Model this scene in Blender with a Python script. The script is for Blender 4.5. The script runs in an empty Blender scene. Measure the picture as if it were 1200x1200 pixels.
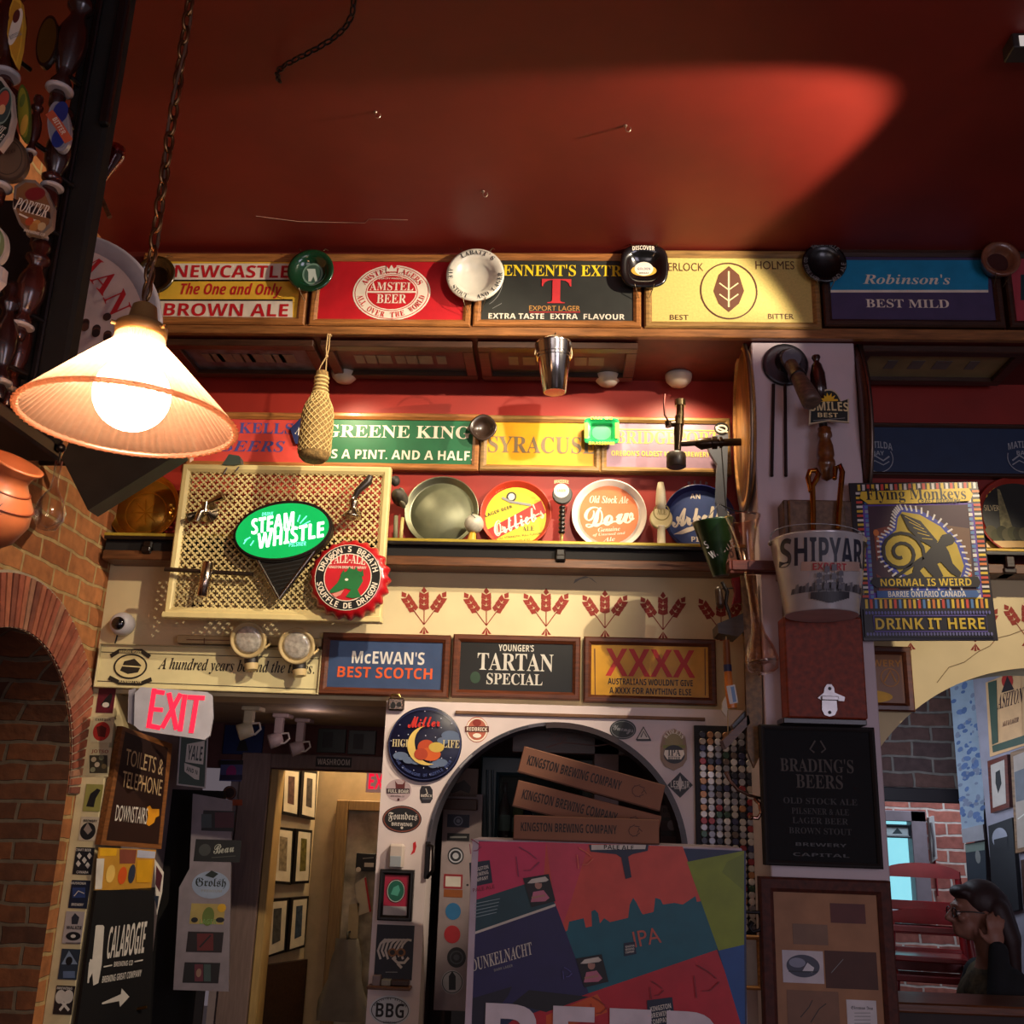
import bpy, bmesh, math, random
from mathutils import Vector, Matrix
random.seed(7)
R_ = math.radians
SC = bpy.context.scene
COL = SC.collection

# ------------------------------------------------------------------ camera
CAM_Z = 1.65
YAW, PIT, ROLL, FOC = R_(3.107), R_(16.383), R_(1.899), 1200.0
_F = Vector((-math.sin(YAW) * math.cos(PIT), math.cos(YAW) * math.cos(PIT), math.sin(PIT)))
_R = Vector((math.cos(YAW), math.sin(YAW), 0)); _U = _R.cross(_F)
CR = math.cos(ROLL) * _R + math.sin(ROLL) * _U
CU = -math.sin(ROLL) * _R + math.cos(ROLL) * _U
EYE = Vector((0, 0, CAM_Z))
cam = bpy.data.cameras.new('camera'); cam.sensor_width = 36; cam.lens = 36 * FOC / 1200; cam.clip_start = .02
camo = bpy.data.objects.new('camera', cam); COL.objects.link(camo)
m = Matrix((CR, CU, -_F)).transposed().to_4x4(); m.translation = EYE
camo.matrix_world = m
SC.camera = camo

# ------------------------------------------------------------------ light
w = bpy.data.worlds.new('room_air'); SC.world = w; w.use_nodes = True
w.node_tree.nodes['Background'].inputs[0].default_value = (.72, .58, .66, 1)
w.node_tree.nodes['Background'].inputs[1].default_value = .155
SC.view_settings.view_transform = 'Standard'; SC.view_settings.look = 'None'
SC.view_settings.exposure = 0.0; SC.view_settings.gamma = 1.0; SC.view_settings.use_curve_mapping = False

def light(name, kind, loc, target, power, color, size=.05, angle=60, blend=.3, shape=None, sy=None):
    l = bpy.data.lights.new(name, kind); l.energy = power; l.color = color
    if kind == 'SPOT': l.spot_size = R_(angle); l.spot_blend = blend; l.shadow_soft_size = size
    elif kind == 'AREA':
        l.size = size
        if sy: l.shape = 'RECTANGLE'; l.size_y = sy
    else: l.shadow_soft_size = size
    o = bpy.data.objects.new(name, l); COL.objects.link(o); o.location = loc
    if target is not None:
        o.rotation_euler = (Vector(target) - Vector(loc)).to_track_quat('-Z', 'Y').to_euler()
    return o
WARM = (1, .78, .5); WL_ = 4.2
# daylight from the street windows behind and to the right of the camera
light('street_window_daylight', 'AREA', (2.6, -1.6, 1.9), (.6, 4, 1.6), 36, (.88, .8, 1.0), 1.6, sy=1.8)
light('bar_window_daylight', 'AREA', (-.4, -2.4, 1.7), (0, 4, 1.8), 16, (1, .84, .84), 2.0, sy=1.4)
# the spotlight at the top right, grazing the ceiling on its way to the beam
SPOT_AT, SPOT_TO = (1.60, 2.39, 3.65), (-.48, 3.77, 3.10)
light('track_spot_beam', 'SPOT', SPOT_AT, SPOT_TO, 330, (1, .84, .64), .012, 64, .2)
SPOT2_AT, SPOT2_TO = (.55, 1.75, 3.72), (-.72, 4.15, 2.72)
light('track_spot_screen', 'SPOT', SPOT2_AT, SPOT2_TO, 330, (1, .82, .58), .03, 46, .75)
SPOT3_AT, SPOT3_TO = (2.3, 2.3, 3.7), (1.48, WL_, 2.42)
light('track_spot_right', 'SPOT', SPOT3_AT, SPOT3_TO, 170, (1, .82, .58), .03, 27, .7)
# daylight in the vestibule beyond the right arch, lamps and an added fill in the back rooms
light('vestibule_daylight', 'AREA', (2.75, 6.45, 2.9), (2.6, 7.3, 1.4), 34, (.74, .86, 1.0), .9)
light('right_room_daylight', 'AREA', (1.55, 5.2, 1.9), (2.6, 5.3, 1.9), 6, (.72, .84, 1.0), .6)
light('washroom_hall_lamp', 'POINT', (-1.1, 5.95, 2.3), None, 22, (1, .76, .46), .08)
light('passage_lamp', 'POINT', (-1.15, 4.75, 2.02), None, .4, (1, .7, .7), .06)
light('stone_wall_fill', 'POINT', (-.62, 6.05, 2.25), None, 7, (1, .86, .66), .06)  # unseen light added to brighten the stone wall
light('alcove_lamp', 'POINT', (.1, 4.62, 2.15), None, .8, (1, .72, .66), .05)

# ------------------------------------------------------------------ pixel -> place
def ray(px, py): return _F + (px - 600) / FOC * CR - (py - 600) / FOC * CU
class Pl:
    """an upright plane; theta 0 faces the camera, 90 is a left-hand wall, -90 a right-hand wall"""
    def __init__(s, theta, pt):
        a = R_(theta); s.x = Vector((math.cos(a), math.sin(a), 0)); s.y = Vector((0, 0, 1))
        s.n = s.x.cross(s.y); s.p = Vector(pt)
    def hit(s, px, py, off=0.0):
        d = ray(px, py); t = ((s.p + s.n * off) - EYE).dot(s.n) / d.dot(s.n)
        return EYE + d * t
BF, WL = 3.79, 4.2
BEAM = Pl(0, (0, BF, 0)); WALL = Pl(0, (0, WL, 0))
def YP(y): return Pl(0, (0, y, 0))
def W(px, py, y): return YP(y).hit(px, py)
ZC = W(560, 297, BF).z          # ceiling
ZB = W(560, 396, BF).z          # underside of the beam
XL = W(118, 740, WL).x          # left wall
LEFTW = Pl(90, (XL, 0, 0))
ZSH = W(650, 638, WL - .12).z   # top of the long shelf

# ------------------------------------------------------------------ materials
def lin(h):
    h = h.lstrip('#'); c = [int(h[i:i + 2], 16) / 255 for i in (0, 2, 4)]
    return tuple(x / 12.92 if x <= .04045 else ((x + .055) / 1.055) ** 2.4 for x in c)
_mc = {}
def mat(h, rough=.5, metal=0.0, var=.12, scale=14.0, bump=0.0, emit=0.0, coat=0.0, stretch=None):
    k = (h, rough, metal, var, scale, bump, emit, coat, stretch)
    if k in _mc: return _mc[k]
    m = bpy.data.materials.new('paint_' + h.strip('#')); m.use_nodes = True
    nt = m.node_tree; b = nt.nodes['Principled BSDF']; c = lin(h)
    tc = nt.nodes.new('ShaderNodeTexCoord'); n = nt.nodes.new('ShaderNodeTexNoise')
    n.inputs['Scale'].default_value = scale; n.inputs['Detail'].default_value = 5
    if stretch:
        mp = nt.nodes.new('ShaderNodeMapping'); mp.inputs['Scale'].default_value = stretch
        nt.links.new(tc.outputs['Object'], mp.inputs[0]); nt.links.new(mp.outputs[0], n.inputs['Vector'])
    else: nt.links.new(tc.outputs['Object'], n.inputs['Vector'])
    r = nt.nodes.new('ShaderNodeValToRGB')
    r.color_ramp.elements[0].position = .3; r.color_ramp.elements[1].position = .72
    r.color_ramp.elements[0].color = tuple(x * (1 - var) for x in c) + (1,)
    r.color_ramp.elements[1].color = tuple(min(1, x * (1 + var)) for x in c) + (1,)
    nt.links.new(n.outputs['Fac'], r.inputs[0]); nt.links.new(r.outputs[0], b.inputs['Base Color'])
    b.inputs['Roughness'].default_value = rough; b.inputs['Metallic'].default_value = metal
    if coat: b.inputs['Coat Weight'].default_value = coat; b.inputs['Coat Roughness'].default_value = .155
    if bump:
        bp = nt.nodes.new('ShaderNodeBump'); bp.inputs['Strength'].default_value = bump; bp.inputs['Distance'].default_value = .004
        nt.links.new(n.outputs['Fac'], bp.inputs['Height']); nt.links.new(bp.outputs[0], b.inputs['Normal'])
    if emit:
        b.inputs['Emission Color'].default_value = c + (1,); b.inputs['Emission Strength'].default_value = emit
    _mc[k] = m; return m
def wood(h, rough=.42, var=.4, st=(3, 30, 30), coat=.15): return mat(h, rough, 0, var, 3.0, .12, 0, coat, st)
def metal(h, rough=.25): return mat(h, rough, 1.0, .12, 30.0)
def glass(name, col, rough=.03, trans=.7):
    if name in _mc: return _mc[name]
    m = bpy.data.materials.new(name); m.use_nodes = True; nt = m.node_tree; nt.nodes.clear()
    o = nt.nodes.new('ShaderNodeOutputMaterial'); t = nt.nodes.new('ShaderNodeBsdfTransparent'); g = nt.nodes.new('ShaderNodeBsdfGlossy')
    mx = nt.nodes.new('ShaderNodeMixShader'); lw = nt.nodes.new('ShaderNodeLayerWeight'); lw.inputs[0].default_value = .22
    n = nt.nodes.new('ShaderNodeTexNoise'); n.inputs['Scale'].default_value = 9
    mc = nt.nodes.new('ShaderNodeMixRGB'); c = lin(col)
    mc.inputs[1].default_value = c + (1,); mc.inputs[2].default_value = tuple(min(1, x * 1.12) for x in c) + (1,)
    nt.links.new(n.outputs['Fac'], mc.inputs[0]); nt.links.new(mc.outputs[0], t.inputs[0])
    g.inputs[0].default_value = (1, 1, 1, 1); g.inputs[1].default_value = rough
    nt.links.new(lw.outputs['Facing'], mx.inputs[0]); nt.links.new(t.outputs[0], mx.inputs[1]); nt.links.new(g.outputs[0], mx.inputs[2])
    nt.links.new(mx.outputs[0], o.inputs[0]); _mc[name] = m; return m
def brick_mat(name, c1, c2, mortar, axes='YZ', scale=1.0, rough=.9, bw=.225, bh=.085):
    m = bpy.data.materials.new(name); m.use_nodes = True; nt = m.node_tree; b = nt.nodes['Principled BSDF']
    tc = nt.nodes.new('ShaderNodeTexCoord'); sp = nt.nodes.new('ShaderNodeSeparateXYZ'); cb = nt.nodes.new('ShaderNodeCombineXYZ')
    nt.links.new(tc.outputs['Object'], sp.inputs[0])
    sm = nt.nodes.new('ShaderNodeMath'); sm.operation = 'ADD'; nt.links.new(sp.outputs[0], sm.inputs[0]); nt.links.new(sp.outputs[1], sm.inputs[1])
    nt.links.new(sm.outputs[0], cb.inputs[0]); nt.links.new(sp.outputs['XYZ'.index(axes[1])], cb.inputs[1])
    ns = nt.nodes.new('ShaderNodeTexNoise'); ns.inputs['Scale'].default_value = 6
    nt.links.new(tc.outputs['Object'], ns.inputs['Vector'])
    wob = nt.nodes.new('ShaderNodeVectorMath'); wob.operation = 'SCALE'; wob.inputs[3].default_value = .035
    nt.links.new(ns.outputs['Color'], wob.inputs[0])
    ad = nt.nodes.new('ShaderNodeVectorMath'); nt.links.new(cb.outputs[0], ad.inputs[0]); nt.links.new(wob.outputs[0], ad.inputs[1])
    br = nt.nodes.new('ShaderNodeTexBrick'); nt.links.new(ad.outputs[0], br.inputs['Vector'])
    br.inputs['Color1'].default_value = lin(c1) + (1,); br.inputs['Color2'].default_value = lin(c2) + (1,); br.inputs['Mortar'].default_value = lin(mortar) + (1,)
    br.inputs['Scale'].default_value = scale; br.inputs['Mortar Size'].default_value = .008; br.inputs['Mortar Smooth'].default_value = .3
    br.inputs['Brick Width'].default_value = bw; br.inputs['Row Height'].default_value = bh; br.inputs['Bias'].default_value = -.1
    n2 = nt.nodes.new('ShaderNodeTexNoise'); n2.inputs['Scale'].default_value = 22; n2.inputs['Detail'].default_value = 6
    nt.links.new(tc.outputs['Object'], n2.inputs['Vector'])
    mx = nt.nodes.new('ShaderNodeMixRGB'); mx.blend_type = 'OVERLAY'; mx.inputs[0].default_value = .55
    nt.links.new(br.outputs['Color'], mx.inputs[1]); nt.links.new(n2.outputs['Fac'], mx.inputs[2]); nt.links.new(mx.outputs[0], b.inputs['Base Color'])
    b.inputs['Roughness'].default_value = rough
    bp = nt.nodes.new('ShaderNodeBump'); bp.inputs['Strength'].default_value = .7; bp.inputs['Distance'].default_value = .012; bp.invert = True
    hm = nt.nodes.new('ShaderNodeMath'); hm.operation = 'ADD'; nt.links.new(br.outputs['Fac'], hm.inputs[0])
    sc = nt.nodes.new('ShaderNodeMath'); sc.operation = 'MULTIPLY'; sc.inputs[1].default_value = .5; nt.links.new(n2.outputs['Fac'], sc.inputs[0])
    nt.links.new(sc.outputs[0], hm.inputs[1]); nt.links.new(hm.outputs[0], bp.inputs['Height']); nt.links.new(bp.outputs[0], b.inputs['Normal'])
    return m

# ------------------------------------------------------------------ lettering
STY = {'s': None, 'b': (0x1D5D4, 0x1D5EE), 'i': (0x1D63C, 0x1D656), 'r': (0x1D400, 0x1D41A), 'ri': (0x1D468, 0x1D482),
       'sc': (0x1D4D0, 0x1D4EA), 'fr': (0x1D56C, 0x1D586), 'tt': (0x1D670, 0x1D68A)}
DIG = {'b': 0x1D7EC, 'i': 0x1D7EC, 'r': 0x1D7CE, 'ri': 0x1D7CE}
def styled(s, k):
    if not STY[k]: return s
    u, l = STY[k]; d = DIG.get(k)
    return ''.join(chr(u + ord(c) - 65) if 'A' <= c <= 'Z' else chr(l + ord(c) - 97) if 'a' <= c <= 'z' else chr(d + ord(c) - 48) if d and '0' <= c <= '9' else c for c in s)
_tx = {}
def textmesh(s, k):
    if (s, k) in _tx: return _tx[(s, k)]
    for body in (styled(s, k), s):
        cu = bpy.data.curves.new('t', 'FONT'); cu.body = body; cu.resolution_u = 3
        o = bpy.data.objects.new('t', cu); me = o.to_mesh()
        v = [(a.co.x, a.co.y) for a in me.vertices]; f = [tuple(p.vertices) for p in me.polygons]
        flip = [p.normal.z < 0 for p in me.polygons]
        f = [tuple(reversed(q)) if fl else q for q, fl in zip(f, flip)]
        o.to_mesh_clear(); bpy.data.objects.remove(o); bpy.data.curves.remove(cu)
        if v: break
    _tx[(s, k)] = (v, f); return v, f

# ------------------------------------------------------------------ mesh builder
class MB:
    def __init__(s, T=None, z=0.0): s.T = T; s.v = []; s.f = []; s.fm = []; s.fs = []; s.mats = []; s.z = z; s.step = .0003
    def mi(s, m):
        if m not in s.mats: s.mats.append(m)
        return s.mats.index(m)
    def add(s, v, f, m, smooth=False):
        b = len(s.v); s.v += [tuple(p) for p in v]; i = s.mi(m)
        for q in f: s.f.append([b + k for k in q]); s.fm.append(i); s.fs.append(smooth)
    def up(s): s.z += s.step; return s.z
    # flat print, given in photo pixels, lying on the thing's face
    def poly(s, pts, m):
        z = s.up(); p = [s.T.L(*q) for q in pts]
        ar = sum(p[i - 1][0] * p[i][1] - p[i][0] * p[i - 1][1] for i in range(len(p)))
        if ar < 0: p.reverse()
        s.add([(x, y, z) for x, y in p], [range(len(p))], m)
    def rect(s, x0, y0, x1, y1, m): s.poly([(x0, y0), (x1, y0), (x1, y1), (x0, y1)], m)
    def arect(s, x0, y0, x1, y1, m):
        a, b, c, d = s.T.box(x0, y0, x1, y1); z = s.up()
        s.add([(a, b, z), (c, b, z), (c, d, z), (a, d, z)], [(0, 1, 2, 3)], m)
    def disc(s, cx, cy, rx, ry, m, n=40, rot=0):
        x, y = s.T.L(cx, cy); z = s.up(); rx *= s.T.sx; ry *= s.T.sy; c, q = math.cos(R_(rot)), math.sin(R_(rot)); P = []
        for i in range(n):
            a = 2 * math.pi * i / n; u, v = rx * math.cos(a), ry * math.sin(a); P.append((x + u * c - v * q, y + u * q + v * c, z))
        s.add(P, [range(n)], m)
    def ring(s, cx, cy, rx, ry, wd, m, n=48, rot=0, a0=0, a1=360):
        x, y = s.T.L(cx, cy); z = s.up(); c, q = math.cos(R_(rot)), math.sin(R_(rot)); P = []; full = a1 - a0 >= 360
        k = n if full else n + 1
        for i in range(k):
            a = R_(a0 + (a1 - a0) * i / n)
            for d in (0, wd):
                u, v = (rx - d) * s.T.sx * math.cos(a), (ry - d) * s.T.sy * math.sin(a); P.append((x + u * c - v * q, y + u * q + v * c, z))
        s.add(P, [(2 * i, 2 * ((i + 1) % k), 2 * ((i + 1) % k) + 1, 2 * i + 1) for i in range(n)], m)
    def line(s, pts, wd, m, taper=None):
        z = s.up(); P = [Vector(s.T.L(*q)) for q in pts]; w2 = wd * s.T.sx / 2; V = []; n = len(P)
        for i, p in enumerate(P):
            t = (P[min(i + 1, n - 1)] - P[max(i - 1, 0)]).normalized(); nn = Vector((-t.y, t.x))
            k = w2 * (1 if not taper else taper[0] + (taper[1] - taper[0]) * i / (n - 1)); V += [(*(p + nn * k), z), (*(p - nn * k), z)]
        s.add(V, [(2 * i + 1, 2 * i + 3, 2 * i + 2, 2 * i) for i in range(n - 1)], m)
    def text(s, t, cx, cy, wd, h, m, k='b', rot=0, shear=0, warp=None, box=None):
        """t centred on photo pixel (cx,cy), wd x h pixels (either None keeps the aspect)"""
        V, F = textmesh(t, k)
        if not V: return
        x0, x1 = min(p[0] for p in V), max(p[0] for p in V); y0, y1 = min(p[1] for p in V), max(p[1] for p in V)
        sw = wd * s.T.sx / (x1 - x0) if wd else None; sh = h * s.T.sy / (y1 - y0) if h else None
        sw = sw or sh; sh = sh or sw; ox, oy = s.T.L(cx, cy); c, q = math.cos(R_(rot)), math.sin(R_(rot)); z = s.up(); P = []
        for a, b in V:
            u, v = (a - (x0 + x1) / 2) * sw, (b - (y0 + y1) / 2) * sh; u += shear * v
            if warp: v += warp * s.T.sy * (1 - (2 * u / (wd * s.T.sx)) ** 2)
            P.append((ox + u * c - v * q, oy + u * q + v * c, z))
        s.add(P, F, m)
    def arctext(s, t, cx, cy, rx, ry, h, a0, a1, m, k='b', inside=False, cw=.8):
        """letters along an ellipse (photo pixels) from angle a0 to a1 (degrees, counter-clockwise from right)"""
        ox, oy = s.T.L(cx, cy); z = s.up(); n = len(t)
        for i, ch in enumerate(t):
            if ch == ' ': continue
            V, F = textmesh(ch, k)
            if not V: continue
            x0, x1 = min(p[0] for p in V), max(p[0] for p in V); sh = h * s.T.sy / .72
            a = R_(a0 + (a1 - a0) * (i + .5) / n); px, py = ox + rx * s.T.sx * math.cos(a), oy + ry * s.T.sy * math.sin(a)
            nx, ny = math.cos(a) / max(rx, 1), math.sin(a) / max(ry, 1); an = math.atan2(ny, nx) + (math.pi / 2 if inside else -math.pi / 2)
            c, q = math.cos(an), math.sin(an)
            pitch = abs(R_(a1 - a0)) / n * (rx * s.T.sx + ry * s.T.sy) / 2
            kx = min(sh, pitch * .92 / (x1 - x0)) if x1 - x0 > .12 else sh
            P = [(px + (u - (x0 + x1) / 2) * kx * c - (v - .36) * sh * q, py + (u - (x0 + x1) / 2) * kx * q + (v - .36) * sh * c, z) for u, v in V]
            s.add(P, F, m)
    # solids in the thing's own metres (x right, y up, z towards the room)
    def cbox(s, x0, y0, z0, x1, y1, z1, m, ch=.003):
        x0, x1 = min(x0, x1), max(x0, x1); y0, y1 = min(y0, y1), max(y0, y1); z0, z1 = min(z0, z1), max(z0, z1)
        ch = min(ch, (x1 - x0) * .3, (y1 - y0) * .3, (z1 - z0) * .3); bm = bmesh.new()
        bmesh.ops.create_cube(bm, size=1)
        for q in bm.verts: q.co = Vector((x0 + (q.co.x + .5) * (x1 - x0), y0 + (q.co.y + .5) * (y1 - y0), z0 + (q.co.z + .5) * (z1 - z0)))
        if ch > 1e-5: bmesh.ops.bevel(bm, geom=bm.edges[:], offset=ch, segments=1, affect='EDGES')
        bm.verts.index_update(); s.add([q.co[:] for q in bm.verts], [[q.index for q in f.verts] for f in bm.faces], m); bm.free()
    def pbox(s, x0, y0, x1, y1, z0, z1, m, ch=.003):
        a, b, c, d = s.T.box(x0, y0, x1, y1); s.cbox(a, b, z0, c, d, z1, m, ch)
    def prism(s, pts, z0, z1, m, px=True, back=None):
        p = [s.T.L(*q) for q in pts] if px else list(pts)
        ar = sum(p[i - 1][0] * p[i][1] - p[i][0] * p[i - 1][1] for i in range(len(p)))
        if ar < 0: p = p[::-1]
        n = len(p); V = [(x, y, z1) for x, y in p] + [(x, y, z0) for x, y in p]
        s.add(V, [range(n), list(range(2 * n - 1, n - 1, -1))] + [(i, n + i, n + (i + 1) % n, (i + 1) % n) for i in range(n)], m)
    def frame(s, x0, y0, x1, y1, wd, z0, z1, m, px=True):
        if px: x0, y0, x1, y1 = s.T.box(x0, y0, x1, y1); wd *= s.T.sx
        e = min(wd * .22, .006)
        L = [(0, z0), (0, z1 - e), (e, z1), (wd - 2 * e, z1), (wd, z1 - 1.6 * e), (wd, z0)]
        V = []
        for d, z in L: V += [(x0 + d, y0 + d, z), (x1 - d, y0 + d, z), (x1 - d, y1 - d, z), (x0 + d, y1 - d, z)]
        F = [(4 * i + k, 4 * i + (k + 1) % 4, 4 * i + 4 + (k + 1) % 4, 4 * i + 4 + k) for i in range(len(L) - 1) for k in range(4)]
        n = 4 * (len(L) - 1); F += [(n + k, n + (k + 1) % 4, (k + 1) % 4, k) for k in range(4)]
        s.add(V, F, m)
    def lathe(s, prof, o, ax, m, seg=32, kx=1.0, smooth=True, rib=0, nrib=0):
        """prof = [(radius, along)], turned about ax through o; kx squeezes one cross axis"""
        o = Vector(o); ax = Vector(ax).normalized()
        u = ax.cross(Vector((0, 0, 1))) if abs(ax.z) < .9 else Vector((1, 0, 0)); u.normalize(); v = ax.cross(u); V = []
        for r, t in prof:
            for i in range(seg):
                a = 2 * math.pi * i / seg; rr = r * (1 + rib * math.cos(a * nrib)) if rib else r
                V.append(o + ax * t + u * (rr * math.cos(a) * kx) + v * (rr * math.sin(a)))
        ms = m if isinstance(m, list) else [m] * (len(prof) - 1)
        b = len(s.v); s.v += [tuple(p) for p in V]
        for j in range(len(prof) - 1):
            k = s.mi(ms[j])
            for i in range(seg):
                i2 = (i + 1) % seg; s.f.append([b + j * seg + i, b + j * seg + i2, b + (j + 1) * seg + i2, b + (j + 1) * seg + i]); s.fm.append(k); s.fs.append(smooth)
        for j, fl in ((0, True), (len(prof) - 1, False)):
            if prof[j][0] > 1e-5:
                q = [b + j * seg + i for i in range(seg)]; s.f.append(q[::-1] if fl else q); s.fm.append(s.mi(ms[min(j, len(ms) - 1)])); s.fs.append(False)
    def tube(s, pts, r, m, seg=8, closed=False):
        P = [Vector(p) for p in pts]; n = len(P); rs = r if isinstance(r, (list, tuple)) else [r] * n; V = []; u = None
        for i, p in enumerate(P):
            t = (P[(i + 1) % n] - P[i - 1]) if closed else (P[min(i + 1, n - 1)] - P[max(i - 1, 0)])
            t.normalize()
            if u is None: u = t.cross(Vector((0.31, .22, .93))).normalized()
            else: u = (u - t * u.dot(t)).normalized()
            v = t.cross(u)
            for k in range(seg): a = 2 * math.pi * k / seg; V.append(p + (u * math.cos(a) + v * math.sin(a)) * rs[i])
        F = [(i * seg + k, i * seg + (k + 1) % seg, ((i + 1) % n) * seg + (k + 1) % seg, ((i + 1) % n) * seg + k) for i in range(n if closed else n - 1) for k in range(seg)]
        s.add(V, F, m, True)
        if not closed: s.add(V[:seg], [range(seg - 1, -1, -1)], m); s.add(V[-seg:], [range(seg)], m)
    def ball(s, c, r, m, seg=16, k=(1, 1, 1)):
        V = []; c = Vector(c); rings = seg // 2
        for j in range(rings + 1):
            th = math.pi * j / rings
            for i in range(seg): a = 2 * math.pi * i / seg; V.append(c + Vector((r * k[0] * math.sin(th) * math.cos(a), r * k[1] * math.sin(th) * math.sin(a), r * k[2] * math.cos(th))))
        s.add(V, [(j * seg + i, (j + 1) * seg + i, (j + 1) * seg + (i + 1) % seg, j * seg + (i + 1) % seg) for j in range(rings) for i in range(seg)], m, True)
    def done(s, name, parent=None, label=None, stuff=False):
        if not s.v: return None
        me = bpy.data.meshes.new(name); me.from_pydata(s.v, [], [list(f) for f in s.f]); me.materials.clear()
        for q in s.mats: me.materials.append(q)
        me.polygons.foreach_set('material_index', s.fm); me.polygons.foreach_set('use_smooth', s.fs); me.update()
        o = bpy.data.objects.new(name, me); COL.objects.link(o)
        if parent is None and s.T: parent = s.T.o
        if parent: o.parent = parent
        if label: o['label'] = label
        if stuff: o['kind'] = 'stuff'
        return o

class Thing:
    def __init__(s, name, label, cat, pl, px, py, off=0.0, group=None, tilt=None, empty=True):
        s.pl = pl; s.off = off; o = pl.hit(px, py, off); x, y = pl.x.copy(), pl.y.copy(); s.org = o
        if isinstance(tilt, tuple): t = (pl.hit(*tilt[1], off) - pl.hit(*tilt[0], off)).normalized(); x = t; y = pl.n.cross(x)
        elif tilt: a = R_(tilt); x, y = x * math.cos(a) + y * math.sin(a), y * math.cos(a) - x * math.sin(a)
        s.x, s.y, s.n = x, y, pl.n
        M = Matrix((x, y, pl.n)).transposed().to_4x4(); M.translation = o; s.M = M
        e = .5; s.sx = (Vector(s.L(px + e, py)) - Vector(s.L(px - e, py))).length; s.sy = (Vector(s.L(px, py + e)) - Vector(s.L(px, py - e))).length
        s.name, s.label, s.cat, s.group = name, label, cat, group; s.o = None
        if empty:
            s.o = bpy.data.objects.new(name, None); COL.objects.link(s.o); s.o.empty_display_size = .05; s.o.matrix_world = M; s.tag(s.o)
    def tag(s, o):
        o['label'] = s.label; o['category'] = s.cat
        if s.group: o['group'] = s.group
    def L(s, px, py):
        d = s.pl.hit(px, py, s.off) - s.org; return (d.dot(s.x), d.dot(s.y))
    def L3(s, px, py, z=0.0):
        """the point at height z above the face that the pixel looks at"""
        d = s.pl.hit(px, py, s.off + z) - s.org; return (d.dot(s.x), d.dot(s.y), z)
    def loc(s, p): d = Vector(p) - s.org; return (d.dot(s.x), d.dot(s.y), d.dot(s.n))
    def box(s, x0, y0, x1, y1):
        xm, ym = (x0 + x1) / 2, (y0 + y1) / 2
        return s.L(x0, ym)[0], s.L(xm, y1)[1], s.L(x1, ym)[0], s.L(xm, y0)[1]
    def mb(s, z=0.0): return MB(s, z)
    def single(s, mb):
        """a thing that is one mesh"""
        o = mb.done(s.name); o.matrix_world = s.M; s.tag(o); s.o = o; return o
def struct(name, mb, parent=None):
    o = mb.done(name, parent)
    if not parent: o['kind'] = 'structure'
    return o
# ------------------------------------------------------------------ the room
RED = mat('#781c10', .55, var=.16, scale=3.0, bump=.04); REDW = mat('#8f2318', .5, var=.18, scale=4.0, bump=.05)
CREAM = mat('#d9c79a', .7, var=.09, scale=4.0, bump=.08); WHITE = mat('#d8c8c4', .6, var=.07, scale=7.0)
OAK = wood('#8a5a30'); OAKD = wood('#5f3a20'); MAHOG = wood('#5a2416'); DARKW = wood('#2a1812', .4, .35); BLACKW = wood('#120c0b', .35, .3)
BRICKL = brick_mat('brick_left', '#a86a3a', '#8c5028', '#a88a58', 'YZ', bw=.225, bh=.084)
BRICKJ = brick_mat('brick_jamb', '#74401f', '#3e2214', '#6a5844', 'XZ', bw=.2, bh=.075)
BRICKR = brick_mat('brick_right_room', '#6b4a42', '#4a3a3c', '#77706c', 'XZ')
BRICKV = brick_mat('brick_vestibule', '#b0685a', '#93524a', '#c9b8b0', 'XZ')
STONE = mat('#b0a894', .9, var=.55, scale=9, bump=.9)
XR = 4.6
b = MB(); b.cbox(-4.2, -3.2, ZC, 6, 8.6, ZC + .1, RED, 0); ceil_o = struct('ceiling', b)
b = MB(); b.cbox(-4.2, -3.2, -.1, 6, 9.4, 0, wood('#4a3122', .4, .3, (8, 1.2, 8)), 0); struct('floor', b)
# red wall above the shelf, cream plaster below it
zs0 = W(650, 663, WL).z; zopen = W(300, 817, WL).z
b = MB(); b.cbox(XL, WL, zs0, XR, WL + .25, ZC, REDW, 0); struct('wall_back', b)
xarch = W(449, 830, WL).x; xpil = W(900, 700, WL).x
b = MB(); b.cbox(XL, WL, zopen, xpil, WL + .25, zs0, CREAM, 0); plaster = struct('wall_back_plaster', b)
def circ3(p, q, r):
    ax, ay = p; bx, by = q; cx, cy = r; d = 2 * (ax * (by - cy) + bx * (cy - ay) + cx * (ay - by))
    ux = ((ax * ax + ay * ay) * (by - cy) + (bx * bx + by * by) * (cy - ay) + (cx * cx + cy * cy) * (ay - by)) / d
    uy = ((ax * ax + ay * ay) * (cx - bx) + (bx * bx + by * by) * (ax - cx) + (cx * cx + cy * cy) * (bx - ax)) / d
    return ux, uy, math.hypot(ax - ux, ay - uy)
def prism_y(b, pts, y0, y1, m):      # outline in (x, z), counter-clockwise from the room
    n = len(pts); b.add([(x, y0, z) for x, z in pts] + [(x, y1, z) for x, z in pts],
        [range(n), list(range(2 * n - 1, n - 1, -1))] + [(n + i, n + (i + 1) % n, (i + 1) % n, i) for i in range(n)], m)
def prism_x(b, pts, x0, x1, m):      # outline in (y, z)
    n = len(pts); b.add([(x0, y, z) for y, z in pts] + [(x1, y, z) for y, z in pts],
        [range(n), list(range(2 * n - 1, n - 1, -1))] + [(n + i, n + (i + 1) % n, (i + 1) % n, i) for i in range(n)], m)
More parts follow.
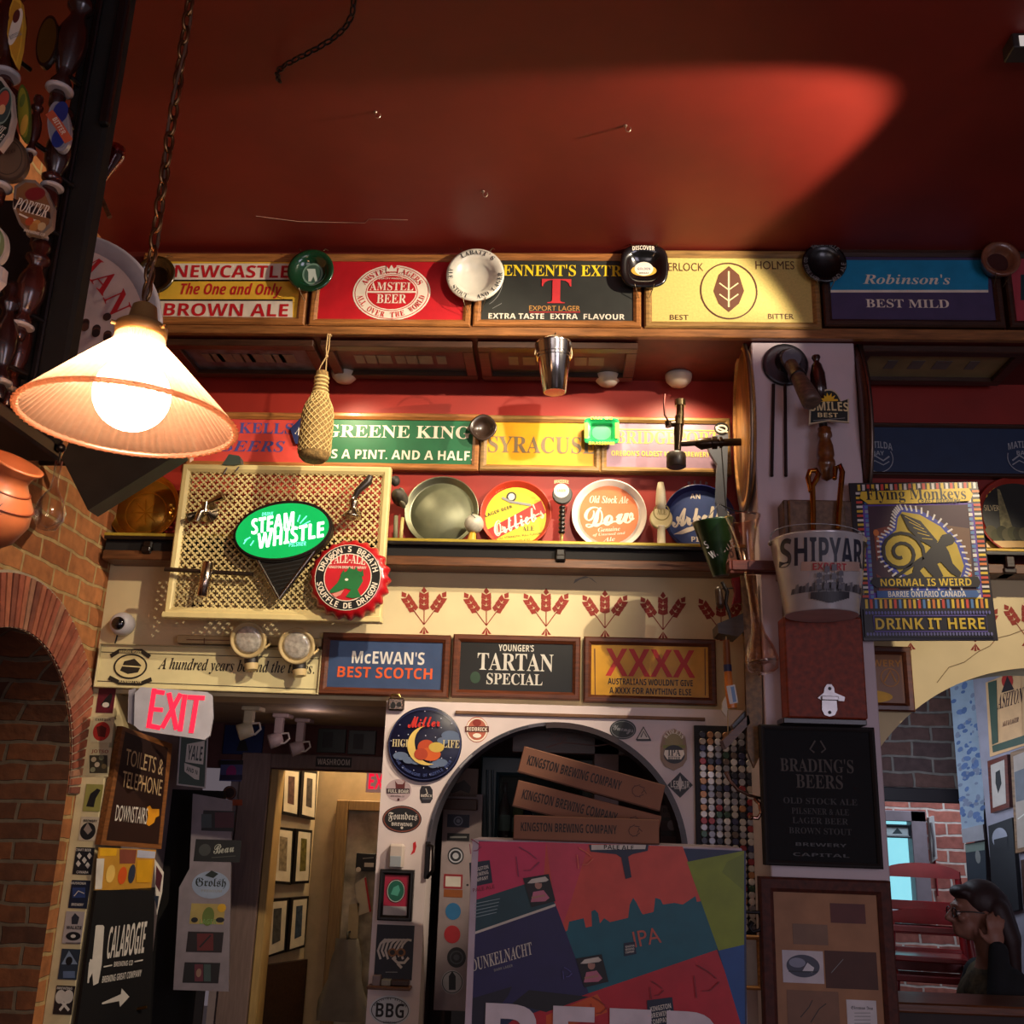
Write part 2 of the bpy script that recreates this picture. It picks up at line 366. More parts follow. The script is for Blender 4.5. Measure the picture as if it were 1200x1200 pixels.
# right-hand wall with its arch
P3 = [(p.x, p.z) for p in (W(1028, 881, WL), W(1090, 819, WL), W(1200, 783, WL))]
acx, acz, acr = circ3(*P3)
pts = [(xpil, 0), (max(xpil + .02, acx - acr), 0), (max(xpil + .02, acx - acr), acz)]
pts += [(acx + acr * math.cos(R_(180 - a)), acz + acr * math.sin(R_(180 - a))) for a in range(3, 178, 3)]
pts += [(acx + acr, acz), (acx + acr, 0), (XR, 0), (XR, zs0), (xpil, zs0)]
b = MB(); prism_y(b, pts, WL, WL + .25, CREAM); struct('wall_back_arch', b)
# white panelled wall with the round-headed serving hatch
AW = WL - .06; HATCH = YP(AW)
c0 = W(652, 1000, AW); ra = W(805, 1000, AW).x - c0.x; zt = W(655, 848, AW).z - c0.z
xl, xr = W(452, 840, AW).x, W(893, 840, AW).x; ztop = W(640, 826, AW).z
pts = [(xl, 0), (c0.x - ra, 0), (c0.x - ra, c0.z)] + [(c0.x + ra * math.cos(R_(180 - a)), c0.z + zt * math.sin(R_(180 - a))) for a in range(4, 177, 4)]
pts += [(c0.x + ra, c0.z), (c0.x + ra, 0), (xr, 0), (xr, ztop), (xl, ztop)]
b = MB(); prism_y(b, pts, AW, AW + .17, WHITE); struct('wall_hatch', b)
# trim of the hatch: dark edge board on the right half, iron-grey band on the left
b = MB()
def arcband(b, a0, a1, r0, r1, y0, y1, m, n=24):
    V = []
    for i in range(n + 1):
        a = R_(a0 + (a1 - a0) * i / n)
        for r, y in ((r0, y0), (r1, y0), (r1, y1), (r0, y1)): V.append((c0.x + r * ra * math.cos(a), y, c0.z + r * zt * math.sin(a)))
    F = [(4 * i + k, 4 * i + 4 + k, 4 * i + 4 + (k + 1) % 4, 4 * i + (k + 1) % 4) for i in range(n) for k in range(4)] + [(3, 2, 1, 0), tuple(4 * n + k for k in range(4))]
    b.add(V, F, m)
arcband(b, 0, 96, .965, 1.01, AW - .012, AW + .17, DARKW); struct('trim_1', b)
b = MB(); arcband(b, 96, 180, .985, 1.012, AW - .006, AW + .17, mat('#4a4650', .5)); struct('trim_2', b)
b = MB(); q0, q1 = W(534, 833, AW), W(826, 849, AW); b.cbox(q0.x, AW - .012, q1.z + .012, q1.x, AW, q0.z, wood('#6b4a30', .7), .002); struct('trim_3', b)
# beam with its board lip
b = MB(); b.cbox(XL, BF, ZB, XR, WL, ZC, mat('#5a1a12', .5, var=.3), 0); struct('beam', b)
zl = W(560, 385, BF).z; b = MB(); b.cbox(XL, BF - .03, ZB - .002, XR, BF, zl, OAK, .003); struct('trim_4', b)
# left brick wall with its arch
Q = [LEFTW.hit(*p) for p in ((82, 868), (66, 785), (8, 735))]
lcy, lcz, lcr = circ3(*[(q.y, q.z) for q in Q])
LAR = dict(cy=lcy, cz=lcz, r=lcr)
yo0, yo1 = lcy - lcr, lcy + lcr
pts = [(WL, 0), (WL, ZC), (-2.5, ZC), (-2.5, 0), (yo0, 0), (yo0, lcz)] + [(lcy - lcr * math.cos(R_(a)), lcz + lcr * math.sin(R_(a))) for a in range(4, 177, 4)] + [(yo1, lcz), (yo1, 0)]
b = MB(); prism_x(b, pts, XL - .5, XL, BRICKL)
for i, f in enumerate(b.f[2:]):
    if i > 3: b.fm[i + 2] = b.mi(BRICKJ)
struct('wall_left', b)
b = MB(); b.cbox(XL - 1.2, yo1, 0, XL - .5, yo1 + .12, 3.2, BRICKJ, 0); struct('wall_left_jamb', b)
b = MB(); b.cbox(XL - 1.3, yo1 - .06 - 1.6, 0, XL - 1.2, yo1 + .2, 3.2, BRICKJ, 0); struct('wall_left_recess', b)
# ring of header bricks round the left arch
b = MB(); bm_ = [mat(h, .9, var=.3, scale=20, bump=.5) for h in ('#8e4a34', '#a25c40', '#77402f', '#9a6a50')]; mo = mat('#a59278', .95, var=.2, bump=.5)
for i in range(56):
    a0, a1 = R_(180 * i / 56 + .45), R_(180 * (i + 1) / 56 - .45); V = []
    for x in (XL - .02, XL + .016):
        for r, a in ((lcr + .002, a0), (lcr + .19, a0), (lcr + .19, a1), (lcr + .002, a1)): V.append((x, lcy + r * math.cos(a), lcz + r * math.sin(a)))
    b.add(V, [(4, 5, 6, 7), (3, 2, 1, 0), (0, 1, 5, 4), (1, 2, 6, 5), (2, 3, 7, 6), (3, 0, 4, 7)], random.choice(bm_))
for i in range(1):
    V = []; n = 48
    for k in range(n + 1):
        a = math.pi * k / n
        for r in (lcr, lcr + .2): V.append((XL + .008, lcy + r * math.cos(a), lcz + r * math.sin(a)))
    b.add(V, [(2 * k, 2 * k + 1, 2 * k + 3, 2 * k + 2) for k in range(n)], mo)
struct('trim_5', b)

# ------------------------------------------------------------------ passage and washroom hall behind the left opening
PW = 5.6; PB = YP(PW)
DIM = mat('#8f7f80', .7, var=.1); SOFF = mat('#b3a184', .7, var=.12)
xpr = xarch + .02; zpc = W(300, 838, 4.9).z
b = MB(); b.cbox(XL, WL + .25, zopen, xpr + .1, PW, zopen + .1, SOFF, 0); struct('ceiling_passage', b)
xd0, xd1 = W(308, 950, PW).x, xpr + .0; zd = W(370, 903, PW).z
ydr = W(200, 1000, 5.0)
b = MB(); b.cbox(XL, PW, zd, xpr + .3, PW + .12, zopen, mat('#5c3430', .7, var=.2), 0); b.cbox(W(262, 1000, PW).x, PW, 0, xd0, PW + .12, zd, DIM, 0); struct('wall_passage', b)
b = MB(); b.cbox(XL - .02, WL, 0, XL, PW + .1, zopen, DIM, 0); struct('wall_passage_left', b)
b = MB(); b.cbox(xpr + .02, AW + .17, 0, xpr + .1, PW, zopen, DIM, 0); struct('wall_passage_right', b)
b = MB(); b.cbox(XL, WL - .01, 0, W(135, 830, WL).x, WL + .25, zopen, mat('#c9b78c', .7), .003); struct('wall_back_strip', b)
# timber door case round the washroom doorway
DC = wood('#7c6660', .6, .15, (30, 30, 3)); x0 = W(272, 1000, PW - .03).x; xi = W(307, 1000, PW - .03).x; zl0 = W(360, 901, PW - .03).z; zl1 = W(360, 884, PW - .03).z
b = MB(); b.cbox(x0, PW - .03, 0, xi, PW, zl1, DC, .004); b.cbox(xi, PW - .03, zl0, xpr + .02, PW, zl1, DC, .004)
b.cbox(xi, PW, 0, xi + .04, PW + .14, zl0, wood('#a98a55', .5, .15, (30, 30, 3)), .003); struct('door_1', b)
# hall beyond: angled picture wall, end wall with a second door case, stone wall with coats
HL = Pl(62, W(309, 1000, PW + .14))
HALL = mat('#d6c39a', .7, var=.06); 
b = MB(); h0 = HL.p; h1 = HL.hit(366, 1000); d = HL.x; n_ = HL.n
b.add([(h0.x, h0.y, 0), (h1.x, h1.y, 0), (h1.x, h1.y, 2.7), (h0.x, h0.y, 2.7)], [(0, 1, 2, 3)], HALL)
q = [h0 - n_ * .1, h1 - n_ * .1]; b.add([(q[0].x, q[0].y, 0), (q[1].x, q[1].y, 0), (q[1].x, q[1].y, 2.7), (q[0].x, q[0].y, 2.7)], [(3, 2, 1, 0)], HALL); struct('wall_hall_left', b)
HE = h1.y + .02; 
b = MB(); b.cbox(h1.x - .1, HE, 0, xpr + 1.2, HE + .1, 2.7, mat('#c3ae86', .7, var=.1), 0); struct('wall_hall_end', b)
b = MB(); b.cbox(-3.2, PW + .12, 2.5, 1, HE + 1.3, 2.6, mat('#c3a57a', .7), 0); struct('ceiling_hall', b)
DB = wood('#94784a', .5, .2, (30, 30, 3)); hx0, hx1 = W(390, 1000, HE - .05).x, W(404, 1000, HE - .05).x; hz = W(420, 950, HE - .05).z; hz1 = W(420, 938, HE - .05).z
b = MB(); b.cbox(hx0, HE - .05, 0, hx1, HE, hz1, DB, .004); b.cbox(hx1, HE - .05, hz, xpr + 1.0, HE, hz1, DB, .004); struct('door_2', b)
b = MB(); b.cbox(hx1, HE - .012, 0, xpr + 1.0, HE + .001, hz, STONE, 0); struct('wall_hall_stone', b)
# near-black sheet painting the shade of the stair opening beside the sticker board
b = MB(); s0, s1 = W(186, 1000, 5.25), W(226, 1000, 5.25); zst = W(205, 925, 5.25).z; b.cbox(XL, 5.25, 0, s1.x + .12, 5.3, zst, mat('#0b0808', .9), 0); struct('stair_shade', b)
# wainscot in the hall
b = MB(); wv = HL.hit(320, 1150, .02); zw = HL.hit(335, 1128, .03).z; V = []
for o_ in (.002, .03):
    for p_ in (HL.p, h1):
        for z in (0, zw): V.append(tuple(p_ + n_ * o_ + Vector((0, 0, z - p_.z))))
b.add(V, [(4, 6, 7, 5), (1, 3, 2, 0), (5, 7, 3, 1), (0, 4, 5, 1), (2, 3, 7, 6), (0, 2, 6, 4)], wood('#3a2416', .5)); struct('baseboard_hall', b)

# ------------------------------------------------------------------ alcove behind the hatch
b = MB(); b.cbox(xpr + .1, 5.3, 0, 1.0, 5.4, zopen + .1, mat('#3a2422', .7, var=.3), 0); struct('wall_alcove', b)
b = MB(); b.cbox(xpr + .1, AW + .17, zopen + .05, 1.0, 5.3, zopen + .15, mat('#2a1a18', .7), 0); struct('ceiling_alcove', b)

# ------------------------------------------------------------------ pillar
PF = BF + .01; PIL = YP(PF)
px0, px1 = W(883, 470, PF).x, W(996, 470, PF).x
b = MB(); b.cbox(px0, PF, 0, px1 + .03, WL, ZB - .002, mat('#cdbcc0', .55, var=.06, scale=5), .004); struct('pillar', b)

# ------------------------------------------------------------------ room beyond the right arch
RBY = 6.0; zlt = W(1080, 940, RBY).z; zlb = W(1080, 926, RBY).z; rx0 = xpil + .05; rx1 = W(1152, 940, RBY).x
b = MB(); b.cbox(rx0 - .65, RBY, zlb, 5.2, RBY + .12, 3.6, BRICKR, 0); struct('wall_right_room', b)
b = MB(); b.cbox(rx0 - .65, RBY - .05, zlt, rx1, RBY + .12, zlb + .01, mat('#16121a', .5), .004); struct('trim_6', b)
b = MB(); b.cbox(rx1 - .02, RBY, 0, 5.2, RBY + .12, zlb, mat('#5b5560', .7, var=.2), 0); struct('wall_right_room_side', b)
b = MB(); b.cbox(rx0 - .65, WL + .25, 3.3, 5.2, RBY, 3.4, mat('#3a3338', .8), 0); struct('ceiling_right_room', b)
b = MB(); b.cbox(rx0 - .75, WL + .25, 0, rx0 - .65, 7.6, 3.4, mat('#6b5a58', .8), 0); struct('wall_right_room_left', b)
VY = 7.3; wx0, wx1 = W(1020, 1000, VY).x, W(1086, 1000, VY).x; wz0, wz1 = W(1060, 1075, VY).z, W(1060, 950, VY).z
b = MB(); b.cbox(rx0 - .65, VY, 0, wx0, VY + .12, 3.4, BRICKV, 0); b.cbox(wx1, VY, 0, 5.2, VY + .12, 3.4, BRICKV, 0)
b.cbox(wx0, VY, 0, wx1, VY + .12, wz0, BRICKV, 0); b.cbox(wx0, VY, wz1, wx1, VY + .12, 3.4, BRICKV, 0); struct('wall_vestibule', b)
b = MB(); b.cbox(rx0 - .65, RBY + .12, 3.3, 5.2, VY, 3.4, mat('#b8b0b0', .8), 0); struct('ceiling_vestibule', b)
b = MB(); FRW = mat('#8a7c84', .5)
for a in ((wx0, wz0, wx0 + .06, wz1), (wx1 - .1, wz0, wx1, wz1), (wx0, wz1 - .07, wx1, wz1), (wx0, wz0, wx1, wz0 + .05)): b.cbox(a[0], VY - .04, a[1], a[2], VY + .06, a[3], FRW, .004)
win = struct('window_1', b)
b = MB(); b.cbox(wx0 + .02, VY + .03, wz0 + .02, wx1 - .02, VY + .04, wz1 - .02, glass('window_pane', '#e8f4f8', .02), 0); b.done('pane', win)
b = MB(); b.cbox(wx0 - .2, VY + .3, wz0 - .3, wx1 + .3, VY + .34, wz1 + .3, mat('#9fdbe6', .8, emit=1.1), 0); struct('window_daylight_sky', b)
b = MB(); p0, p1 = W(1093, 960, VY - .03), W(1099, 1050, VY - .03); b.cbox(p0.x, VY - .03, p1.z, p1.x, VY, p0.z, mat('#a8343c', .5), .002); struct('trim_7', b)
# ------------------------------------------------------------------ framed beer signs
FR_OAK = wood('#9a6434', .4); FR_OAK2 = wood('#8c6a3a', .4); FR_BRN = wood('#5a2c16', .4); FR_DK = wood('#3a2216', .4)
def sign(name, label, cat, pl, x0, y0, x1, y1, fw, fm, panel, off=.03, group=None, art=None, depth=None, tilt=None, inner=None):
    """framed board: outer box in photo pixels, frame width fw pixels, off = how far the face stands from the plane"""
    T = Thing(name, label, cat, pl, (x0 + x1) / 2, y1, off, group, tilt)
    if fw:
        b = T.mb(); b.frame(x0, y0, x1, y1, fw, -off + .002, .014, fm); b.done('frame')
    b = T.mb(); i = fw * .8 if fw else 0; b.pbox(x0 + i, y0 + i, x1 - i, y1 - i, -off + .004, 0, panel, .001); b.done('panel')
    if art:
        r = art(T)
    return T
def lettering(T, fn, name='lettering', z=.001):
    b = T.mb(z); fn(b); return b.done(name)
ROW1 = 'framed beer signs along the beam'
C_RED = mat('#c01a24'); C_WHT = mat('#e8dcc8'); C_YEL = mat('#e8b83a'); C_BLK = mat('#0d0b0a'); C_GRN = mat('#1f6b3a'); C_CRM = mat('#dccb94'); C_BRN = mat('#6a3a1a')
C_BLU = mat('#2a3a7a'); C_GLD = mat('#d0a040', .35); C_DKG = mat('#2a2c28'); C_GRY = mat('#8a8a88'); C_NVY = mat('#141c34'); C_ORG = mat('#d4602a'); C_PNK = mat('#d88a8a')

def a(T):
    def f(b):
        b.rect(168, 309, 343, 328, C_WHT); b.rect(168, 330, 343, 351, C_YEL); b.rect(168, 353, 343, 373, C_WHT)
        b.rect(168, 328, 343, 330, C_BLK); b.rect(168, 351, 343, 353, C_BLK)
        b.text('NEWCASTLE', 272, 318.5, 136, 15, C_RED, 'b'); b.text('The One and Only', 271, 341, 120, 18, C_RED, 'i'); b.text('BROWN ALE', 265, 363.5, 146, 15, C_RED, 'b')
    lettering(T, f)
sign('beer_sign', 'framed ale sign in white and amber bands with bold red lettering, above the pendant lamp', 'sign', BEAM, 164, 298, 361, 381, 10, FR_OAK, C_YEL, art=a, group=ROW1)
def a(T):
    def f(b):
        b.disc(459, 343, 46, 33, C_WHT); b.disc(459, 343, 44, 31.4, C_RED); b.disc(459, 343, 43, 30.6, C_WHT); b.disc(459, 343, 31, 22, C_RED); b.ring(459, 343, 30, 21.2, 1.2, C_WHT)
        b.rect(430, 341.5, 488, 343.5, C_WHT); b.text('AMSTEL', 459, 336, 52, 10, C_WHT, 'r'); b.text('BEER', 459, 350.5, 35, 10.5, C_WHT, 'r'); b.text('QUALITY PRODUCT', 459, 327, 32, 2.2, C_WHT, 'b')
        b.arctext('AMSTEL LAGERS', 459, 343, 37, 26.4, 6.5, 158, 22, C_RED, 'r'); b.arctext('ALL OVER THE WORLD', 459, 343, 37, 26.4, 6.5, 188, 352, C_RED, 'r', inside=True)
        b.rect(453, 311, 465, 320, C_RED); b.poly([(453, 313), (456, 316), (459, 311), (462, 316), (465, 313), (465, 319), (453, 319)], C_WHT)
    lettering(T, f, 'oval_crest')
sign('beer_sign', 'framed bright red sign with a white oval beer crest in the middle', 'sign', BEAM, 366, 299, 553, 383, 9, FR_OAK, mat('#b8141f'), art=a, group=ROW1)
def a(T):
    def f(b):
        Y = mat('#f0d024'); b.text("TENNENT'S EXTRA", 659, 317, 164, 14, Y, 'r'); b.text('EXPORT LAGER', 650, 361.5, 60, 6, mat('#c8944a'), 's'); b.line([(620, 366), (680, 366)], 1, C_RED)
        b.text('EXTRA TASTE  EXTRA  FLAVOUR', 652, 371, 160, 6.5, C_WHT, 'b')
    lettering(T, f)
    def f(b):
        b.text('T', 652, 341.5, 35, 29, mat('#c83438'), 'r'); b.line([(588, 356), (577, 362)], .6, C_GRY); b.ring(560, 330, 30, 32, .7, C_GRY, a0=-60, a1=40)
    lettering(T, f, 'letter_emblem', .003)
sign('beer_sign', 'framed black lager sign with yellow serif heading and one large red letter T', 'sign', BEAM, 556, 298, 751, 384, 9, FR_OAK, C_DKG, art=a, group=ROW1)
def a(T):
    def f(b):
        D = mat('#4e2c18'); b.text('SHERLOCK', 797, 313, 56, 10, D, 's'); b.text('HOLMES', 908, 311, 46, 10, D, 's'); b.text('BEST', 796, 372, 22, 6, D, 's'); b.text('BITTER', 915, 371, 30, 6, D, 's')
        b.ring(854, 341, 34, 34, 1.6, D)
    lettering(T, f)
    def f(b):
        D = mat('#5c341c')      # a plain brown device fills the roundel
        b.poly([(854, 312), (866, 322), (872, 341), (866, 356), (854, 366), (842, 356), (836, 341), (842, 322)], D); b.line([(854, 318), (854, 360)], 2, C_CRM); b.line([(843, 332), (854, 340), (865, 332)], 1.6, C_CRM); b.line([(843, 345), (854, 353), (865, 345)], 1.6, C_CRM)
    lettering(T, f, 'roundel_device')
sign('beer_sign', 'framed pale gold bitter sign with a plain brown roundel between two names', 'sign', BEAM, 755, 295, 960, 386, 9, FR_OAK2, mat('#c8b468', .35, var=.1, scale=120), art=a, group=ROW1)
def a(T):
    def f(b):
        b.rect(972, 305, 1158, 340, mat('#1487b4')); b.rect(972, 340, 1158, 343, C_WHT); b.rect(972, 343, 1158, 374, mat('#453a5e'))
        b.text("Robinson's", 1062, 327.5, 104, 12, C_WHT, 'ri'); b.text('BEST MILD', 1063, 356, 98, 10, C_WHT, 'r')
    lettering(T, f)
sign('beer_sign', 'framed sign of sky blue over dusky violet with white lettering', 'sign', BEAM, 963, 293, 1173, 384, 10, FR_DK, mat('#453a5e'), art=a, group=ROW1)
def a(T):
    def f(b): b.rect(1191, 306, 1360, 372, mat('#a83a44')); b.rect(1196, 322, 1360, 352, mat('#16323a'))
    lettering(T, f)
sign('beer_sign', 'framed crimson sign with a dark green band, last in the row and cut off', 'sign', BEAM, 1178, 296, 1370, 385, 9, FR_DK, mat('#a83a44'), art=a, group=ROW1)

# signs lying face down under the beam
class Under:
    pass
def under(label, x0, x1, panel, marks):
    zf = ZB - .004
    yA, yB = BF + .02, WL - .06
    X0, X1 = W(x0, 396, BF).x, W(x1, 396, BF).x
    o = bpy.data.objects.new('beer_sign', None); COL.objects.link(o); o.location = ((X0 + X1) / 2, yA, zf); o['label'] = label; o['category'] = 'sign'; o['group'] = 'framed signs under the beam'
    o.rotation_euler = (math.pi / 2, 0, 0)      # local y up = world z; lie flat through the mesh itself
    W_, D_ = (X1 - X0) / 2, yB - yA
    def fl(b, nm):   # (x, depth, down) -> local x, y, z
        ob = b.done(nm, o); return ob
    b = MB()
    def bar(xa, d0, xb, d1, h, m): b.cbox(xa, -h, -d1, xb, 0, -d0, m, .003)
    fm = FR_DK if panel else FR_OAK
    w_ = .045
    bar(-W_, 0, W_, w_, .03, FR_DK); bar(-W_, D_ - w_, W_, D_, .03, FR_DK); bar(-W_, w_, -W_ + w_, D_ - w_, .03, FR_DK); bar(W_ - w_, w_, W_, D_ - w_, .03, FR_DK); fl(b, 'frame')
    b = MB(); b.cbox(-W_ + w_, -.01, -(D_ - w_), W_ - w_, 0, -w_, panel, 0)
    fl(b, 'panel')
    b = MB()
    for k in range(marks):
        u = -W_ + w_ + .06 + (2 * W_ - .22) * (k + .5) / marks
        b.cbox(u - .02 - .012 * (k % 3), -.0115, -(D_ * .62), u + .02, -.0102, -(D_ * .38), mat('#74706a', .5), 0)
    fl(b, 'lettering')
under('dim grey-blue sign face down under the beam, behind the lamp shade', 192, 366, mat('#4a5868', .3, var=.6, scale=16), 9)
under('dark sign face down under the beam, between hanging bottle and tin bucket', 374, 553, mat('#2e2c2e', .3, var=.6, scale=14), 7)
under('brown-grey sign face down under the beam, right behind the tin bucket', 559, 748, mat('#3c352e', .3, var=.5, scale=10), 6)
under('pale cream sign face down under the beam, right of the pillar', 1012, 1210, mat('#9a8a5c', .45, var=.2, scale=8), 4)

ROW2 = 'framed beer signs on the red wall'
def a(T):
    def f(b): B = mat('#4a4a8e'); b.text('KELLS', 312, 502, 64, 13, B, 'r'); b.text('BEERS', 296, 523, 76, 13, B, 'ri')
    lettering(T, f)
sign('beer_sign', 'framed coral red sign with blue serif lettering, partly behind the lamp shade', 'sign', WALL, 222, 484, 372, 549, 8, FR_OAK, mat('#c8443a'), art=a, group=ROW2)
def a(T):
    def f(b): b.text('GREENE KING', 466, 506, 172, 15, C_WHT, 'r'); b.text("IT'S A PINT. AND A HALF.", 462, 533, 184, 11, C_WHT, 'b')
    lettering(T, f)
sign('beer_sign', 'framed green sign with white serif lettering, behind the hanging wicker bottle', 'sign', WALL, 371, 485, 562, 551, 8, FR_OAK, mat('#14603a'), art=a, group=ROW2)
def a(T):
    def f(b): b.text('SYRACUSE', 635, 521.5, 127, 20, mat('#7e6a4e'), 'r')
    lettering(T, f)
sign('beer_sign', 'framed amber yellow sign with grey-brown slab lettering', 'sign', WALL, 563, 488, 704, 553, 8, FR_OAK2, mat('#eaa414'), art=a, group=ROW2)
def a(T):
    def f(b): 
        Y = mat('#e0c050'); b.text('BRIDGEPORT', 782, 513, 122, 15, Y, 'r'); b.line([(724, 503), (845, 505)], 1.2, Y); b.text("OREGON'S OLDEST MICROBREWERY", 774, 532, 116, 6, Y, 'b')
    lettering(T, f)
sign('beer_sign', 'framed mauve sign with yellow lettering, behind the brass tap', 'sign', WALL, 704, 490, 856, 555, 7, FR_OAK2, mat('#94768a'), art=a, group=ROW2)
def a(T):
    def f(b):
        G = mat('#9aa0a8')
        for cx in (1029, 1198): b.text('MATILDA', cx, 524, 34, 8, G, 'b', warp=3); b.text('BAY', cx, 531, 14, 5, G, 'b'); b.ring(cx, 537, 18, 17, 1, G, a0=-200, a1=30); b.line([(cx - 12, 540), (cx - 4, 534), (cx + 6, 540), (cx + 13, 535)], 2, G); b.line([(cx - 12, 545), (cx - 4, 540), (cx + 6, 545), (cx + 13, 541)], 1.4, G)
    lettering(T, f)
sign('beer_sign', 'long navy blue sign with white wave roundels, right of the pillar', 'sign', WALL, 1000, 498, 1330, 560, 5, FR_DK, mat('#1c3252'), art=a, group=ROW2)

ROW3 = 'dark-framed signs over the hatch'
def a(T):
    def f(b): b.text('McEWAN\'S', 455, 771, 86, 15, mat('#d8d4cc'), 'b'); b.text('BEST SCOTCH', 451, 788.5, 112, 13, mat('#d85a2a'), 'b')
    lettering(T, f)
sign('beer_sign', 'brown-framed slate blue sign with white over orange lettering', 'sign', WALL, 376, 743, 527, 816, 9, FR_BRN, mat('#34486c', .4), art=a, group=ROW3)
def a(T):
    def f(b): S = mat('#c8c4b8'); b.text("YOUNGER'S", 605, 759.5, 42, 8, S, 'b'); b.text('TARTAN', 604, 776, 90, 21, S, 'r'); b.text('SPECIAL', 603, 796, 66, 13.5, S, 'r'); b.disc(557, 794, 6, 7, mat('#24402c'))
    lettering(T, f)
sign('beer_sign', 'brown-framed black sign with three lines of silver lettering', 'sign', WALL, 530, 745, 680, 819, 9, FR_BRN, mat('#141616', .35), art=a, group=ROW3)
def a(T):
    def f(b):
        b.text('XXXX', 762, 777, 106, 33, mat('#c42a1e'), 'b'); b.text("AUSTRALIANS WOULDN'T GIVE", 762, 799.5, 100, 7.5, C_BLK, 'b'); b.text('A XXXX FOR ANYTHING ELSE', 762, 810, 96, 7.5, C_BLK, 'b')
        for x in (697, 826): b.line([(x, 760), (x + .5, 815)], 1, C_BRN)
    lettering(T, f)
sign('beer_sign', 'brown-framed golden yellow sign with four big red letters', 'sign', WALL, 684, 748, 839, 825, 9, FR_BRN, mat('#d49a1c', .4), art=a, group=ROW3)
def a(T):
    def f(b):
        O = mat('#d08a24'); b.text('BREWERY', 1028, 777, 56, 8, O, 'b'); b.ring(1043, 794, 11, 11, 1, O); b.line([(1036, 799), (1043, 786), (1050, 799)], 2, O); b.disc(1014, 816, 32, 8, mat('#e8b020'))
    lettering(T, f)
sign('beer_sign', 'small brown-framed amber brewery sign low beside the pillar', 'sign', WALL, 960, 757, 1069, 833, 10, FR_BRN, mat('#8a5414', .35), art=a, group=ROW3)

# long cream board over the passage
def a(T):
    def f(b):
        K = mat('#2a241c'); b.line([(118, 764), (374, 772)], .8, K); b.line([(114, 798), (374, 808)], .8, K)
        b.text('A hundred years behind the times.', 277, 782, 184, 18, K, 'ri')
        b.disc(153, 781, 20, 15, K); b.disc(153, 781, 18, 13, C_CRM); b.poly([(141, 786), (146, 775), (158, 772), (166, 780), (162, 788), (150, 790)], K); b.line([(140, 780), (168, 782)], 1.5, C_CRM)
        for q in ((130, 769, 176, 770, 763, 763), (128, 794, 178, 796, 800, 801)):
            b.line([(q[0], q[1]), (140, q[4]), (166, q[5]), (q[2], q[3])], 5, K)
        b.text('BREWING WORKS', 153, 764.5, 26, 3.4, C_CRM, 'b', warp=1); b.text('KINGSTON', 153, 798.5, 26, 3.4, C_CRM, 'b')
    lettering(T, f)
sign('slogan_board', 'long cream board with an italic slogan and a dark oval crest, over the passage', 'sign', WALL, 114, 758, 376, 810, 1.5, mat('#b8aa80', .5), mat('#dccf9c', .5, var=.06), off=.035, art=a, tilt=((114, 760), (376, 768)))
# ------------------------------------------------------------------ shelf, trays and what stands on it
SHY = WL - .13; SHP = YP(SHY)
T = Thing('wall_shelf', 'long black wooden shelf with a brown lower rail on the red wall', 'shelf', SHP, 490, 640, 0)
b = T.mb(); xa = T.loc((XL + .02, 0, 0))[0]; xb = T.loc((px0 - .002, 0, 0))[0]; y0 = T.loc((0, 0, ZSH))[1]
zb_ = T.L(650, 655)[1]; 
b.cbox(xa, y0 - .018, -.125, xb, y0, .012, BLACKW, .003); b.done('board')
b = T.mb(); b.cbox(xa, zb_, -.125, xb, y0 - .018, -.012, mat('#0c0706', .8), .002); b.done('apron')
b = T.mb(); b.cbox(xa, zb_ - .04, -.125, xb, zb_, .004, OAKD, .004); b.done('rail')
b = T.mb(); b.cbox(xa, y0 - .004, .006, xb, y0 + .009, .014, mat('#b09a3a', .35, .3), .002); b.done('lip')
for x in (657, 172):
    u = T.L(x, 650)[0]; b = T.mb(); b.cbox(u - .02, y0 - .08, -.012, u + .02, y0 - .022, .012, BLACKW, .006); b.cbox(u - .02, zb_ - .01, -.1, u + .02, zb_ + .015, .022, BLACKW, .005); b.done('bracket')
T = Thing('wall_shelf', 'short dark shelf end with a gilt edge, right of the monkey sign', 'shelf', SHP, 1180, 645, 0)
b = T.mb(); xa = T.loc((px1 + .04, 0, 0))[0]; xb = T.loc((XR - .5, 0, 0))[0]; y0r = T.L(1178, 646)[1]; b.cbox(xa, y0r - .02, -.125, xb, y0r, .012, BLACKW, .003); b.done('board')
b = T.mb(); b.cbox(xa, y0r - .09, -.125, xb, y0r - .05, -.01, OAKD, .003); b.done('rail')
b = T.mb(); b.cbox(xa, y0r - .004, .006, xb, y0r + .009, .014, mat('#a8882a', .4, .3), .002); b.done('lip')
u = T.L(1183, 656)[0]; b = T.mb(); b.cbox(u - .018, y0r - .07, -.1, u + .018, y0r - .02, .01, DARKW, .005); b.cbox(u - .026, y0r - .09, -.1, u + .026, y0r - .065, .0, DARKW, .005); b.done('bracket')
ZSHR = (T.M @ Vector((0, y0r, 0))).z

